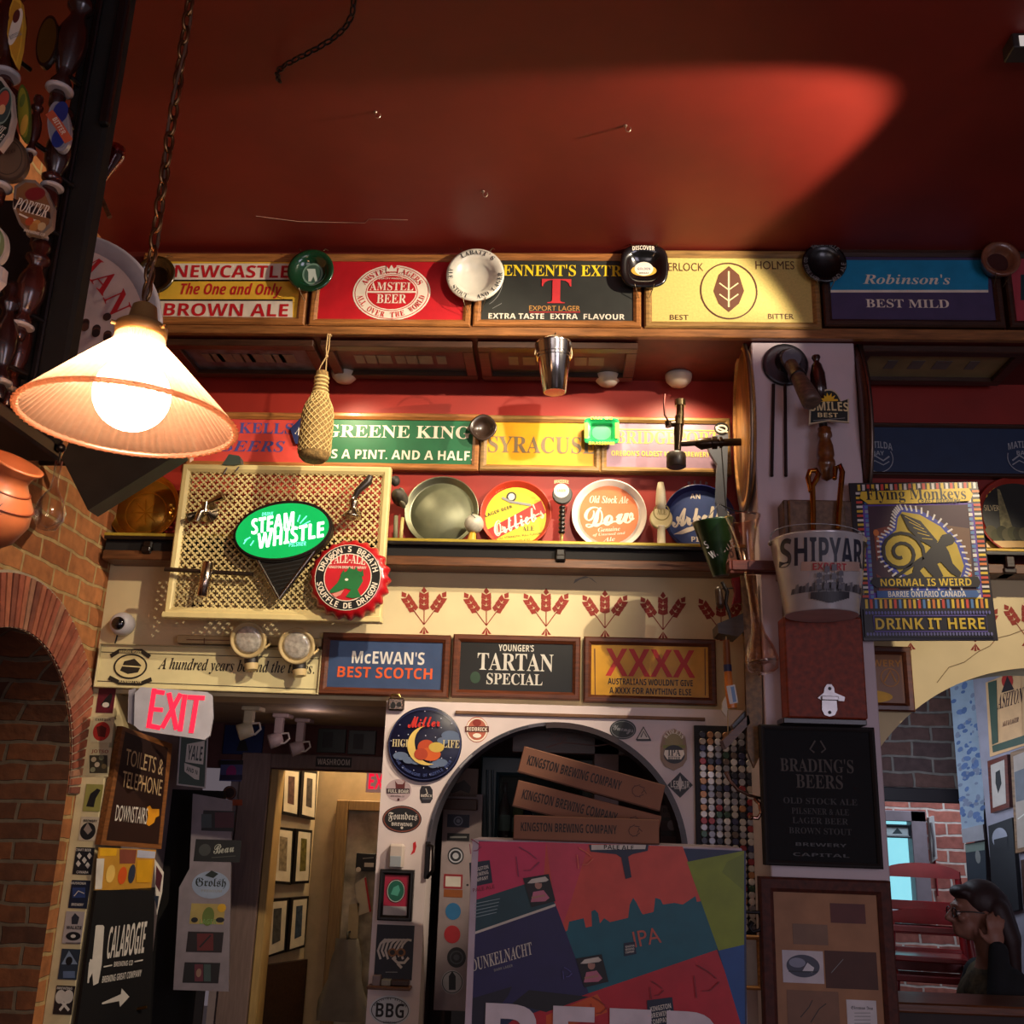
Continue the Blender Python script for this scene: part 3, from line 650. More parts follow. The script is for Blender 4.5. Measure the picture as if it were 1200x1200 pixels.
def tray(label, cx, cy, r, rimm, face, art=None, zshelf=None, squash=1.0, group='round beer trays on the shelf', yy=None):
    """round tin tray leaning against the wall, standing on the shelf"""
    yy = yy or WL - .045
    T = Thing('beer_tray', label, 'tray', YP(yy), cx, cy, 0, group)
    R = r * T.sx; c = Vector(T.L(cx, cy)); zs = T.loc((0, 0, zshelf or ZSH + .001))[1]
    c.y = zs + R
    b = T.mb(); o = (0, c.y, -.022); b.lathe([(R * .84, .0), (R * .88, .003), (R * .97, .026), (R, .028), (R * 1.0, .024), (R * .9, -.003), (R * .84, -.006)], o, (0, 0, 1), rimm, 64); b.done('rim')
    b = T.mb(); b.lathe([(0.0001, -.004), (R * .87, -.004), (R * .87, .001), (.0001, .001)], o, (0, 0, 1), face, 64); b.done('face')
    if art:
        T.cy = cy; b = T.mb(-.0195); art(b); b.done('lettering')
    # lean it back
    M = T.M.copy(); piv = Matrix.Translation((0, zs, -.0)); T.o.matrix_world = M @ piv @ Matrix.Rotation(R_(-4), 4, 'X') @ piv.inverted()
    return T
def a(b):
    G = mat('#a87820', .3, .8); b.ring(168, 598, 24, 24, 1, G); 
    for an in range(0, 360, 45): b.line([(168, 598), (168 + 16 * math.cos(R_(an)), 598 + 16 * math.sin(R_(an)))], 1, G)
tray('brass-coloured round tray with a fine beaded rim, left of the pierced screen', 167, 599, 41, metal('#d8a040', .28), mat('#b8862e', .3, .75, .15), a)
tray('plain dull grey-green tin tray with no lettering', 517, 598, 43.5, metal('#8f9078', .42), mat('#76785f', .5, .35, .25, scale=9))
def a(b):
    Y = mat('#e8d02c'); Rr = mat('#c42820'); b.disc(604, 603, 36, 36, Y); b.poly([(568, 620), (634, 583), (640, 598), (573, 634)], Rr)
    b.text("Ortlieb's", 606, 606, 62, 20, C_WHT, 'sc', rot=24); b.text("Ortlieb's", 606.4, 606.2, 62, 20, C_WHT, 'sc', rot=24); b.line([(582, 624), (632, 599)], 1.6, C_WHT)
    b.text('ALE', 619, 617, 14, 6, C_DKG, 'r', rot=4); b.text('LAGER BEER', 584, 596, 34, 4, C_DKG, 'b', rot=22); b.text('FULL STRENGTH  FULL FLAVOR', 608, 626, 52, 2.4, C_DKG, 's', rot=8); b.text('BREWING CO', 606, 632, 30, 2.4, C_DKG, 's', rot=8)
    b.disc(599, 579, 6, 6, C_DKG); b.disc(599, 579, 4, 4, C_WHT); b.line([(588, 580), (598, 585), (622, 589)], 3, C_GRY); b.arctext('CHILL  OF BEER', 603, 603, 39.5, 39.5, 5, 190, 108, mat('#e8a080'), 'b')
tray('yellow round tray with a red diagonal band of white script', 604, 604, 42, mat('#b83a22', .35), mat('#e8d02c', .4), a)
def a(b):
    O = mat('#d8703c'); b.disc(714, 600, 35, 35, O); b.text('Old Stock Ale', 714, 582, 46, 9, C_WHT, 'ri'); b.text('Dow', 714, 601, 58, 24, C_WHT, 'sc', rot=8); b.text('Dow', 714.6, 601.3, 58, 24, C_WHT, 'sc', rot=8); b.text('Dow', 713.6, 600.7, 58, 24, C_WHT, 'sc', rot=8)
    b.line([(696, 613), (716, 609), (734, 608)], 2, C_WHT); b.text('Genuine', 714, 618, 26, 5, C_WHT, 'ri', rot=5); b.text('of Unusual and', 714, 624, 38, 4, C_WHT, 'ri', rot=5); b.text('Ale', 714, 630, 14, 5, C_WHT, 'ri', rot=5)
tray('orange round tray with a broad white rim and a large white script name', 714, 601, 44, mat('#e8ddd0', .35), mat('#e6d8cc', .4), a)
def a(b):
    b.disc(820, 604, 38, 36, mat('#34487e')); b.text('AN', 816, 578, 12, 6, C_WHT, 'b'); b.text("Arkell's", 822, 600, 70, 24, C_WHT, 'sc', rot=8); b.text("Arkell's", 822.7, 600.3, 70, 24, C_WHT, 'sc', rot=8); b.text("Arkell's", 821.4, 599.6, 70, 24, C_WHT, 'sc', rot=8)
    b.poly([(790, 624), (806, 616), (832, 610), (812, 620), (800, 624)], C_WHT); b.text('PINT', 822, 630, 22, 6, C_WHT, 'b'); b.arctext('BEER', 820, 601, 40, 40, 4, 110, 70, C_GRY, 'b')
tray('deep blue round tray with white script, last before the pillar', 820, 601, 42, mat('#101a58', .3), mat('#2a3f7c', .4), a)
def a(b):
    b.disc(1197, 602, 42, 40, mat('#23261f')); b.arctext('SILVER SPRING', 1198, 602, 45, 44, 6, 150, 30, C_YEL, 'b'); b.text('SILVER', 1166, 592, 18, 7, C_CRM, 's'); b.text('SPRING', 1222, 590, 24, 7, C_CRM, 's')
    S = mat('#8a8458', .6, var=.4, scale=60); b.poly([(1173, 569), (1176, 570), (1192, 622), (1176, 622)], S)
    for i in range(11): b.disc(1158 + i * 6.5, 626 - 5 * math.sin(i * 1.7) ** 2, 7, 8, mat(('#4a4a34', '#6a6648', '#5a5a3c')[i % 3], .7))
    b.rect(1158, 632, 1236, 640, C_GLD)
tray('black round tray with a red lettered rim and a grey fountain, at the right edge', 1197, 601, 51, mat('#a03020', .35), mat('#a03020', .4), a, zshelf=ZSHR + .001)

# pump handles and knobs standing on the shelf
def standing(name, label, cat, px, py, build, group=None, y=SHY + .03, z=None):
    T = Thing(name, label, cat, YP(y), px, py, 0, group); T.zs = T.loc((0, 0, (z or ZSH) + .0015))[1]; build(T); return T
def bl(T):
    s = T.sx; z = T.zs; b = T.mb(); b.lathe([(s * 6, 0), (s * 6.4, .004), (s * 5, .02), (s * 4, s * 12), (s * 3.2, s * 15), (.001, s * 15)], (0, z, 0), (.12, 1, 0), mat('#c89a20', .4), 20); b.done('grip')
    b = T.mb(); b.ball((s * 2.5, z + s * 24, 0), s * 11.5, mat('#b8b4a4', .5, .1, .2, scale=40, bump=.3), 22); b.done('ball')
    b = T.mb(s * 11.4); k = mat('#30302c'); b.line([(553, 606), (558, 610)], 1, k); b.disc(555, 604, 1, 1, k); b.done('mark')
standing('tap_handle', 'pale dimpled ball tap handle on a short yellow grip', 'tap handle', 552, 636, bl, 'tap handles standing on the shelf')
def bl(T):
    s = T.sx; z = T.zs; K = mat('#14100e', .3); b = T.mb()
    b.lathe([(s * 3, 0), (s * 3, .012), (s * 2, .02), (s * 2.2, s * 15)], (0, z, 0), (0, 1, 0), mat('#a88a50', .3, .6), 16); b.done('stem')
    b = T.mb(); p = []
    for i in range(7): p += [(s * 2.6, s * (14 + i * 5)), (s * 4, s * (15.5 + i * 5)), (s * 4, s * (17 + i * 5)), (s * 2.6, s * (18.5 + i * 5))]
    b.lathe(p, (0, z, 0), (0, 1, 0), K, 18); b.done('shaft')
    b = T.mb(); b.lathe([(s * 11, -.012), (s * 12, -.006), (s * 12, .006), (s * 11, .012)], (0, z + s * 62, 0), (0, 0, 1), mat('#3a3a38', .4), 28); b.done('badge')
    b = T.mb(.0125); x, y = 658, 636 - 62; b.disc(x, y + 2, 9, 8.5, C_WHT); b.text('BRASSERIE', x, y - 8, 17, 4, C_CRM, 'b', warp=1); b.text('LAGER', x, y + 2, 10, 3, mat('#a08a30'), 'b'); b.done('lettering')
standing('tap_handle', 'black ribbed tap handle with a round white-faced badge', 'tap handle', 658, 636, bl, 'tap handles standing on the shelf')
def bl(T):
    s = T.sx; z = T.zs; I = mat('#e0d4b0', .35); b = T.mb(); b.lathe([(s * 8, 0), (s * 8, .008), (s * 5, .016), (s * 4.6, s * 24), (s * 6, s * 26)], (0, z, 0), (0, 1, 0), I, 20); b.done('stem')
    b = T.mb(); b.lathe([(s * 12, -.01), (s * 13.5, -.004), (s * 13.5, .004), (s * 12, .01)], (0, z + s * 35, 0), (0, 0, 1), mat('#d8c890', .3), 28); b.done('badge')
    b = T.mb(); b.lathe([(s * 5, 0), (s * 6.5, s * 8), (s * 5.5, s * 24), (s * 3.5, s * 34), (.001, s * 35)], (0, z + s * 46, 0), (0, 1, 0), I, 20); b.done('grip')
    b = T.mb(.0105); b.ring(775, 601, 10, 10, 1.4, mat('#8a7a3a')); b.text('ALE', 775, 601, 11, 6, mat('#8a7a3a'), 'r'); b.done('lettering')
standing('tap_handle', 'ivory tap handle with a round cream badge, in the brightest light', 'tap handle', 775, 636, bl, 'tap handles standing on the shelf')
def bl(T):
    s = T.sx; z = T.zs; b = T.mb(); b.lathe([(s * 3, 0), (s * 2.4, s * 32)], (-s * 2, z, 0), (-.03, 1, 0), mat('#6e6a50', .6), 12); b.lathe([(s * 2.4, 0), (s * 2, s * 30)], (s * 4, z, 0), (.03, 1, 0), mat('#b8a868', .5), 12); b.done('legs')
    b = T.mb(); b.ball((0, z + s * 54, 0), s * 12, mat('#4a443a', .7, var=.5, scale=30, bump=.5), 18, (.8, .7, 2.1)); b.done('body')
    b = T.mb(); b.ball((-s * 6, z + s * 74, .01), s * 5.5, mat('#2e2a26', .6), 14, (1, 1.2, 1)); b.tube([(-s * 9, z + s * 76, .01), (-s * 13, z + s * 82, .012)], [s * 2.2, s * .5], mat('#2a2622', .5), 8); b.done('head')
    b = T.mb(); 
    for k in range(3): b.ball((s * (3 + k), z + s * (60 - k * 8), .022), s * 7, mat('#7a745e', .7, var=.3), 12, (.5, .4, 1.9))
    b.done('wing')
standing('wooden_bird', 'grey carved wooden bird on thin legs, at the screen edge on the shelf', 'carving', 465, 637, bl)
def bl(T):
    s = T.sx * .96; z = T.zs; b = T.mb(); G = mat('#5e6470', .5)
    b.prism([(0 + x * s, z + y * s) for x, y in ((3, 0), (8, 0), (4, 60), (9, 150), (-2, 148), (-20, 142), (-15, 124), (-6, 108), (-9, 60))], -.015, .015, G, px=False); b.done('body')
    b = T.mb(.0155); b.disc(845, 636 - 132, 9, 8, C_BLK); b.ring(845, 636 - 132, 7, 5, 2, C_WHT); b.line([(838, 502), (852, 508)], 2, C_WHT); b.line([(844, 520), (850, 600)], 1, C_BLK)
    b.done('emblem')
standing('tap_handle', 'grey fin-shaped tap handle with a black and white eye, behind the barrel tap', 'tap handle', 848, 636, bl, 'tap handles standing on the shelf')

# ------------------------------------------------------------------ ashtrays hung over the sign frames
def ashtray(label, pl, px, py, r, m, off, group, deep=.03, art=None, kx=1.0, inner=None, square=0, wire=True):
    off = .05 + deep
    T = Thing('ashtray', label, 'ashtray', pl, px, py, off, group); R = r * T.sx
    b = T.mb()
    prof = [(R * .62, -deep), (R * .8, -deep), (R * 1.0, -.004), (R, .003), (R * .9, .005), (R * .66, -.006), (R * .56, -deep * .72), (.0005, -deep * .72)]
    if square:
        seg = 48; V = []
        for q, t in prof:
            for i in range(seg):
                a = 2 * math.pi * i / seg; c, s_ = math.cos(a), math.sin(a); k = (abs(c) ** square + abs(s_) ** square) ** (-1 / square)
                V.append((q * k * c * kx, q * k * s_, t))
        F = [(j * seg + i, j * seg + (i + 1) % seg, (j + 1) * seg + (i + 1) % seg, (j + 1) * seg + i) for j in range(len(prof) - 1) for i in range(seg)]
        b.add(V, F, m, square < 6); b.add(V[:seg], [range(seg - 1, -1, -1)], m)
    else: b.lathe(prof, (0, 0, 0), (0, 0, 1), m, 44)
    b.done('bowl')
    if inner: b = T.mb(-deep * .72 + .0006); b.disc(px, py, r * .55 * kx, r * .55, inner); b.done('inset')
    if art: b = T.mb(.0055); art(b); b.done('lettering')
    if wire:
        b = T.mb(); wm = metal('#8a7a60', .4)
        for sg in (-1, 1):
            x = sg * R * .45 * kx
            b.tube([(x * 1.35, R * 1.16, -deep), (x * 1.25, R * 1.02, .004), (x * 1.1, R * .9, .009)], .0016, wm, 6)
            b.tube([(x * .5, -R * 1.3, -deep), (x * .8, -R * 1.02, .002), (x * .9, -R * .88, .009)], .0016, wm, 6)
        b.done('wire_hanger')
    return T
A1 = 'ashtrays hung over the beam signs'
ashtray('amber-black ashtray with a worn gilt rim, behind the lamp chain', BEAM, 181, 322, 24, mat('#3a2c12', .25, .3, .5, scale=30, coat=.6), .055, A1, inner=mat('#120d08', .3))
def a(b): b.disc(365, 318, 12, 12.5, mat('#7a9a86')); b.disc(365, 318, 10, 10.5, mat('#3a5a4a')); b.poly([(360, 327), (360, 316), (358, 312), (368, 312), (369, 318), (371, 327), (368, 327), (366, 321), (363, 327)], mat('#c4d0c4'))
T = ashtray('dark green glazed ashtray with a pale animal crest', BEAM, 364, 317, 27, mat('#0d3a22', .12, coat=1), .055, A1)
b = T.mb(-.021); a(b); b.done('crest')
def a(b):
    N = mat('#26282c'); b.arctext("LABATT'S", 557, 322, 29, 26, 5.5, 128, 42, N, 'r'); b.arctext('ALE, STOUT', 557, 322, 29, 26, 5, 165, 255, N, 'r', inside=True); b.arctext('AND LAGER', 557, 322, 29, 26, 5, 275, 365, N, 'r', inside=True)
ashtray('white enamel ashtray with lettering all round its rim', BEAM, 557, 322, 34, mat('#dcd6c6', .25, coat=.6), .06, A1, art=a, deep=.034)
def a(b): b.text('DISCOVER', 754, 292, 26, 5, C_WHT, 'b', warp=1)
T = ashtray('black rounded-square ashtray with a small white and gold crest', BEAM, 755, 312, 28, mat('#0c0c0d', .12, coat=1), .06, A1, art=a, square=3.2)
b = T.mb(-.021); b.disc(755, 314, 15, 6.5, C_GLD); b.disc(755, 312, 11, 8, C_WHT); b.text('GOLDEN', 755, 312, 15, 3, mat('#2a3a6a'), 'b'); b.text('WHEAT', 755, 317, 12, 2, C_BLK, 'b'); b.done('crest')
def a(b): b.arctext('WALKERVILLE', 966, 308, 22, 22, 5, 130, 40, C_GRY, 's'); b.arctext('OLD STYLE LAGER', 966, 308, 22, 22, 4, 165, 250, C_GRY, 's', inside=True); b.arctext('AND ALE', 966, 308, 22, 22, 5, 290, 360, C_GRY, 's', inside=True)
ashtray('flat black ashtray with thin grey lettering on the rim, between gold and blue signs', BEAM, 966, 308, 26, mat('#0a0a0b', .3, coat=.3), .055, A1, art=a, deep=.022)
ashtray('brown and tan turned ashtray, between the blue and crimson signs', BEAM, 1173, 303, 23, mat('#7a4a34', .3, var=.3, scale=18, coat=.5), .07, A1, deep=.05, inner=mat('#3c140e', .4))
A2 = 'ashtrays hung over the wall signs'
ashtray('dark brown knobbly ashtray over the green and yellow signs', WALL, 566, 501, 16.5, mat('#33241c', .35, var=.4, coat=.4), .05, A2, square=1.7, wire=False)
def a(b):
    Y = mat('#d8d040'); b.text('BAN GO', 705, 490.5, 26, 3.5, Y, 'b'); b.text('BRASSERIE', 705, 520, 30, 3.5, Y, 'b')
    for x in (687, 723): b.poly([(x - 2, 496), (x + 2, 496), (x + 2, 514), (x - 2, 514)], Y)
ashtray('bright green rectangular ashtray with yellow lettered edges', WALL, 705, 505, 16, mat('#1f9a54', .2, coat=.8), .06, A2, square=9, kx=1.28, art=a, inner=mat('#3a9a6a', .3))

# puck lights under the beam's back edge, each with its lamp
PUCK = 'puck lights behind the beam'
for x, y, pw, lb, tx in ((404, 434, 2.6, 'white half-round lamp under the beam, left of the wicker bottle', 440), (712, 432, 3.2, 'white half-round lamp under the beam, right of the tin bucket', 660), (795, 430, 5.5, 'white half-round lamp under the beam, next to the pillar', 786)):
    p = W(x, y, WL - .07); T = Thing('puck_light', lb, 'lamp', YP(WL - .07), x, y, 0, PUCK)
    y1 = T.loc((0, 0, ZB))[1]; b = T.mb(); r = .058; b.lathe([(r, 0), (r, .012), (r * .92, .03), (r * .6, .05), (.0005, .056)], (0, y1 - .001, 0), (0, -1, 0), mat('#b8b0a8', .4), 28); b.done('housing')
    L = light('puck_lamp', 'SPOT', p - Vector((0, .2, .09)), (W(tx, 560, WL).x, WL - .02, 2.86), pw * 4.5, WARM, .02, 125, .8)

# ------------------------------------------------------------------ hung from the beam
STR = mat('#b89a6a', .9, var=.2)
HB = YP(BF - .075)
T = Thing('wicker_bottle', 'straw-covered bottle hanging by a looped cord in front of the beam', 'bottle', HB, 367, 540, 0)
s = T.sx; zt_ = T.L(372, 388)[1]; b = T.mb()
rad = [(0.0008, 0), (13, 0), (17, 4), (18.5, 10), (18.5, 40), (18, 58), (16, 68), (11, 78), (8.4, 86), (7.4, 94), (7.6, 108), (7, 112), (5, 113), (.0008, 113)]
b.lathe([(r * s, t * s) for r, t in rad], (0, 0, 0), (.012, 1, 0), mat('#8e7040', .85, var=.5, scale=90, bump=.8), 36); b.done('body')
b = T.mb(); wv = mat('#d2b878', .85, var=.25, scale=60)
def rr(t):
    for (r0, t0), (r1, t1) in zip(rad[1:], rad[2:]):
        if t0 <= t <= t1 and t1 > t0: return r0 + (r1 - r0) * (t - t0) / (t1 - t0)
    return 7
for dr in (-1, 1):
    for k in range(16):
        pts = []
        for j in range(19):
            t = 9 + 74 * j / 18; a = 2 * math.pi * k / 16 + dr * t * .05; r = (rr(t) + .35) * s; pts.append((r * math.cos(a) + .012 * t * s, t * s, r * math.sin(a)))
        b.tube(pts, .0021, wv, 5)
b.done('wicker')
b = T.mb(); 
for k in range(5): b.lathe([((rr(84 + k * 5) + .8) * s, -.004), ((rr(84 + k * 5) + 1.6) * s, 0), ((rr(84 + k * 5) + .8) * s, .004)], (.012 * (84 + k * 5) * s, (84 + k * 5) * s, 0), (0, 1, 0), wv, 20)
b.done('neck_wrap')
b = T.mb(); hx = 5 * s
for sg in (-1, 1): b.tube([(sg * 6 * s, 100 * s, .01), (sg * 3.4 * s + hx * .5, 118 * s, .008), (hx, 132 * s, .004), (hx + sg * 1.6 * s, 142 * s, .002), (hx + sg * 1.2 * s, zt_ - .012, -.0), (hx, zt_, -.045)], .0026, STR, 6)
b.ball((hx, 132 * s, .004), .007, STR, 10); b.done('cord')
T = Thing('name_tag', 'small dark blue diamond card behind the wicker bottle', 'tag', WALL, 347, 507, .05); b = T.mb(); b.prism([(340, 502), (352, 490), (366, 494), (360, 520), (346, 520)], -.004, 0, mat('#1a2450')); b.text('N', 350, 506, 6, 8, C_WHT, 'r', rot=-30); b.done('card')
T = Thing('tin_bucket', 'small shiny tin bucket hanging from the beam lip', 'bucket', HB, 653, 461, 0)
s = T.sx; TIN = metal('#c4c0bc', .16); b = T.mb()
b.lathe([(12 * s, 0), (13.2 * s, .002), (19.5 * s, 45 * s), (20 * s, 46 * s), (21.6 * s, 60 * s), (22.4 * s, 61.4 * s), (21.6 * s, 62.4 * s), (20.8 * s, 61 * s), (19 * s, 45 * s), (12.6 * s, 2 * s), (.0008, 2 * s)], (-3 * s, 1 * s, 0), (-.045, 1, 0), TIN, 48)
b.done('body')
b = T.mb(); 
for t in (44, 48): b.lathe([((20.1 + (t - 44) * .12) * s, -.0015), ((20.6 + (t - 44) * .12) * s, 0), ((20.1 + (t - 44) * .12) * s, .0015)], (-3 * s - .045 * t * s, t * s, 0), (-.045, 1, 0), TIN, 40)
b.done('bead')
b = T.mb(); pts = [(-5.5 * s + 22 * s * math.cos(R_(a)), (50 + 24 * math.sin(R_(a))) * s, .004) for a in range(-14, 195, 11)]; b.tube(pts, .0024, mat('#c8b490', .4, .5), 7); b.done('handle')
b = T.mb(); hk = T.L(652, 378)[1]; b.tube([(-4.5 * s, 72 * s, .004), (-4 * s, 76 * s, -.002), (-4 * s, 81 * s, -.02), (-3 * s, 84 * s, -.045)], .002, BLACKW, 6); b.done('hook')

# ------------------------------------------------------------------ pierced screen with the lit sign
SCY = WL - .2; SCP = YP(SCY)
T = Thing('pierced_screen', 'cream wooden screen pierced with rows of little crosses', 'screen', SCP, 326, 724, 0)
x0, y0, x1, y1 = T.box(203.5, 546, 452.5, 724); IV = mat('#d8c488', .55, var=.08)
b = T.mb(); b.frame(x0, y0, x1, y1, .034, -.03, .012, IV, px=False); b.cbox(x0 - .004, y0 - .012, -.03, x1 + .004, y0 + .012, .02, IV, .003); b.done('frame')
b = T.mb(); nx = 24; wx = (x1 - x0 - .05) / nx; ny = round((y1 - y0 - .05) / wx); wy = (y1 - y0 - .05) / ny
hw, hh = wx / 2, wy / 2; aa = .13; bb = .36
for i in range(2 * nx + 1):
    for j in range(2 * ny + 1):
        if (i + j) % 2: continue
        cx, cy = x0 + .025 + i * hw, y0 + .025 + j * hh
        if not (x0 + .015 < cx < x1 - .015 and y0 + .015 < cy < y1 - .015): continue
        A, B = aa * wx, bb * wx
        pl_ = [(B, -A), (B, A), (A, A), (A, B), (-A, B), (-A, A), (-B, A), (-B, -A), (-A, -A), (-A, -B), (A, -B), (A, -A)]
        V = [(cx + u, cy + v, 0) for u, v in pl_] + [(cx + hw, cy, 0), (cx, cy + hh, 0), (cx - hw, cy, 0), (cx, cy - hh, 0)] + [(cx + u, cy + v, -.012) for u, v in pl_]
        F = [(12, 1, 0), (13, 4, 3), (14, 7, 6), (15, 10, 9), (12, 13, 3, 2, 1), (13, 14, 6, 5, 4), (14, 15, 9, 8, 7), (15, 12, 0, 11, 10)]
        F += [(k, (k + 1) % 12, 16 + (k + 1) % 12, 16 + k) for k in range(12)]
        b.add(V, F, IV)
b.done('lattice')
b = T.mb(); xx, yy = T.L(200, 725); 
for x in (240, 420): b.cbox(T.L(x, 600)[0] - .02, y0 + .02, -(WL - SCY) + .002, T.L(x, 600)[0] + .02, y0 + .06, -.03, DARKW, .002)
b.done('standoff')
def onscr(name, label, cat, x, y, off=.013, tilt=None): return Thing(name, label, cat, SCP, x, y, off, None, tilt)
T = onscr('lit_sign', 'glowing green oval beer sign with a chrome wedge below, on the pierced screen', 'sign', 331, 622, .07)
b = T.mb(); CH = metal('#8c8880', .25); DKM = mat('#2a2622', .4, .6)
def ell(b, rx, ry, z0, z1, m, rot=9, n=64, cx=331, cy=622):
    x, y = T.L(cx, cy); c, q = math.cos(R_(rot)), math.sin(R_(rot)); P = [(x + rx * T.sx * math.cos(2 * math.pi * i / n) * c - ry * T.sy * math.sin(2 * math.pi * i / n) * q, y + rx * T.sx * math.cos(2 * math.pi * i / n) * q + ry * T.sy * math.sin(2 * math.pi * i / n) * c) for i in range(n)]
    b.prism(P, z0, z1, m, px=False)
ell(b, 58, 35.5, -.045, -.004, DKM); ell(b, 56.5, 33.6, -.004, .002, CH); b.done('housing')
b = T.mb(); ell(b, 54.5, 31.6, -.003, .0035, mat('#0a8f46', .3, emit=1.1, var=.1)); b.done('face')
b = T.mb(.004); LW = mat('#e8fff4', .5, emit=1.5); LA = mat('#6fe8d8', .5, emit=.9)
b.text('STEAM', 320, 613, 52, 18, LW, 'i', rot=12); b.text('WHISTLE', 342, 627, 78, 18, LW, 'i', rot=12); b.text('STEAM', 320.6, 613.4, 52, 18, LW, 'i', rot=12); b.text('WHISTLE', 342.6, 627.4, 78, 18, LW, 'i', rot=12)
b.text('DRINK', 314, 602.5, 14, 4, LA, 'i', rot=6); b.text('PILSNER', 349, 638, 20, 5, LA, 'i', rot=6)
for q in (((349, 612), (352, 604)), ((352, 614), (360, 605)), ((355, 616), (364, 611)), ((290, 632), (286, 638)), ((294, 630), (287, 634)), ((298, 634), (294, 640))): b.line(q, 1.5, LA)
b.done('lettering')
b = T.mb(); tri = [(300, 654), (369, 643), (326, 701)]; b.prism(tri, -.045, -.012, DKM); 
for i in range(3): p, q = T.L3(*tri[i]), T.L3(*tri[(i + 1) % 3]); b.tube([(p[0], p[1], -.012), (q[0], q[1], -.012)], .008, CH, 8)
b.z = -.0118
for k in range(8):
    t = .1 + k * .095; xa, ya = 300 + 26 * t, 654 + 47 * t; xb, yb = 369 - 43 * t, 643 + 58 * t; b.line([(xa + 3, ya), (xb - 3, yb)], 1.6, mat('#0e0c0a', .6))
b.done('wedge')
T = onscr('bottle_cap_sign', 'big red crimped bottle cap sign with a green dragon', 'sign', 408, 677, .067)
b = T.mb(); s = T.sx; Rr = 46.5 * s; V = []; seg = 126; prof = [(1.0, -.045), (1.0, -.03), (.97, -.012), (.88, .004), (.8, .008), (.001, .008)]
for j, (q, t) in enumerate(prof):
    for i in range(seg):
        a = 2 * math.pi * i / seg; k = 1 + (.045 * math.cos(21 * a) if j < 2 else .02 * math.cos(21 * a) if j == 2 else 0); V.append((Rr * q * k * math.cos(a), Rr * q * k * math.sin(a), t))
b.add(V, [(j * seg + i, j * seg + (i + 1) % seg, (j + 1) * seg + (i + 1) % seg, (j + 1) * seg + i) for j in range(len(prof) - 1) for i in range(seg)], mat('#b0121c', .3, coat=.5), True); b.add(V[:seg], [range(seg - 1, -1, -1)], C_RED); b.done('cap')
b = T.mb(.0085); cx, cy = 408, 677; b.disc(cx, cy, 38.5, 38.5, C_WHT); b.disc(cx, cy, 37.8, 37.8, C_BLK); b.disc(cx, cy, 28, 28, C_WHT); b.disc(cx, cy, 27, 27, mat('#c01422'))
b.arctext("DRAGON'S BREATH", cx, cy, 33, 33, 6.6, 168, 12, C_WHT, 'b'); b.arctext('SOUFFLE DE DRAGON', cx, cy, 33, 33, 6.6, 190, 350, C_WHT, 'b', inside=True)
b.text('PALE-ALE', cx, 657, 42, 11, C_WHT, 'r', warp=2); b.text('KINGSTON BREWING COMPANY', cx, 665.5, 44, 3, C_WHT, 'b'); b.done('lettering')
b = T.mb(.0125); G = mat('#1c6a34'); b.poly([(387, 693), (396, 684), (402, 673), (412, 667), (424, 671), (426, 682), (420, 692), (424, 700), (414, 702), (406, 700), (412, 692), (406, 690), (398, 694), (388, 696)], G)
b.disc(407, 680, 2, 1.4, C_WHT); 
for x, y in ((400, 668), (407, 664), (415, 664), (422, 668)): b.poly([(x - 1, y + 8), (x + 5, y + 8), (x + 4, y)], G)
b.poly([(390, 697), (404, 692), (400, 698), (394, 701)], mat('#d88a7a')); b.done('dragon_emblem')
TAPM = metal('#a89a88', .22)
T = onscr('beer_tap', 'chrome tap with a tilted lever, upper left on the pierced screen', 'tap', 245, 602, .012)
s = T.sx; b = T.mb(); b.lathe([(11 * s, 0), (11 * s, .006), (4 * s, .012), (4 * s, .05)], (0, 0, 0), (0, 0, 1), TAPM, 24); b.tube([(0, 0, .045), (-4 * s, -3 * s, .06), (-7 * s, -14 * s, .062)], [4.5 * s, 4 * s, 3.4 * s], TAPM, 14); b.tube([(0, -2 * s, .05), (0, 9 * s, .05)], 4.2 * s, TAPM, 14); b.done('body')
b = T.mb(); b.tube([(-2 * s, 7 * s, .05), (10 * s, 12 * s, .055), (20 * s, 17 * s, .06)], [2 * s, 3 * s, 5.5 * s], TAPM, 12); b.done('lever')
b = T.mb(); b.tube([(-4 * s, 0, .02), (-16 * s, -4 * s, .02), (-21 * s, -8 * s, .03)], [3 * s, 4 * s, 5 * s], mat('#3a3028', .4, .7), 10); b.done('spout')
T = onscr('beer_tap', 'dark-levered tap with a flared chrome foot, upper right on the pierced screen', 'tap', 418, 600, .012)
s = T.sx; b = T.mb(); b.lathe([(6 * s, 0), (5 * s, .02), (4 * s, .05)], (0, -2 * s, 0), (0, 0, 1), TAPM, 20); b.lathe([(11 * s, 0), (10 * s, 3 * s), (5 * s, 8 * s), (4 * s, 14 * s), (6 * s, 18 * s), (4 * s, 24 * s)], (-2 * s, -11 * s, .05), (.05, 1, 0), TAPM, 24); b.done('body')
b = T.mb(); b.tube([(-1 * s, 12 * s, .05), (3 * s, 22 * s, .05), (14 * s, 33 * s, .05), (16 * s, 40 * s, .05)], [3 * s, 4 * s, 5 * s, 3 * s], mat('#241c18', .35), 12); b.done('lever')
T = onscr('beer_tap', 'long steel tap rod with an upright cylinder, lower left on the pierced screen', 'tap', 243, 672, .012)
s = T.sx; b = T.mb(); b.tube([(-47 * s, 2 * s, .03), (56 * s, -2 * s, .03)], 2.6 * s, metal('#6e6660', .35), 12); b.tube([(0, 0, -.01), (0, 0, .03)], 3 * s, TAPM, 10); b.done('rod')
b = T.mb(); b.lathe([(5 * s, 0), (6.6 * s, .003), (6.6 * s, 40 * s), (5 * s, 41 * s)], (2 * s, -30 * s, .042), (.04, 1, 0), metal('#b8a898', .2), 24); b.done('cylinder')
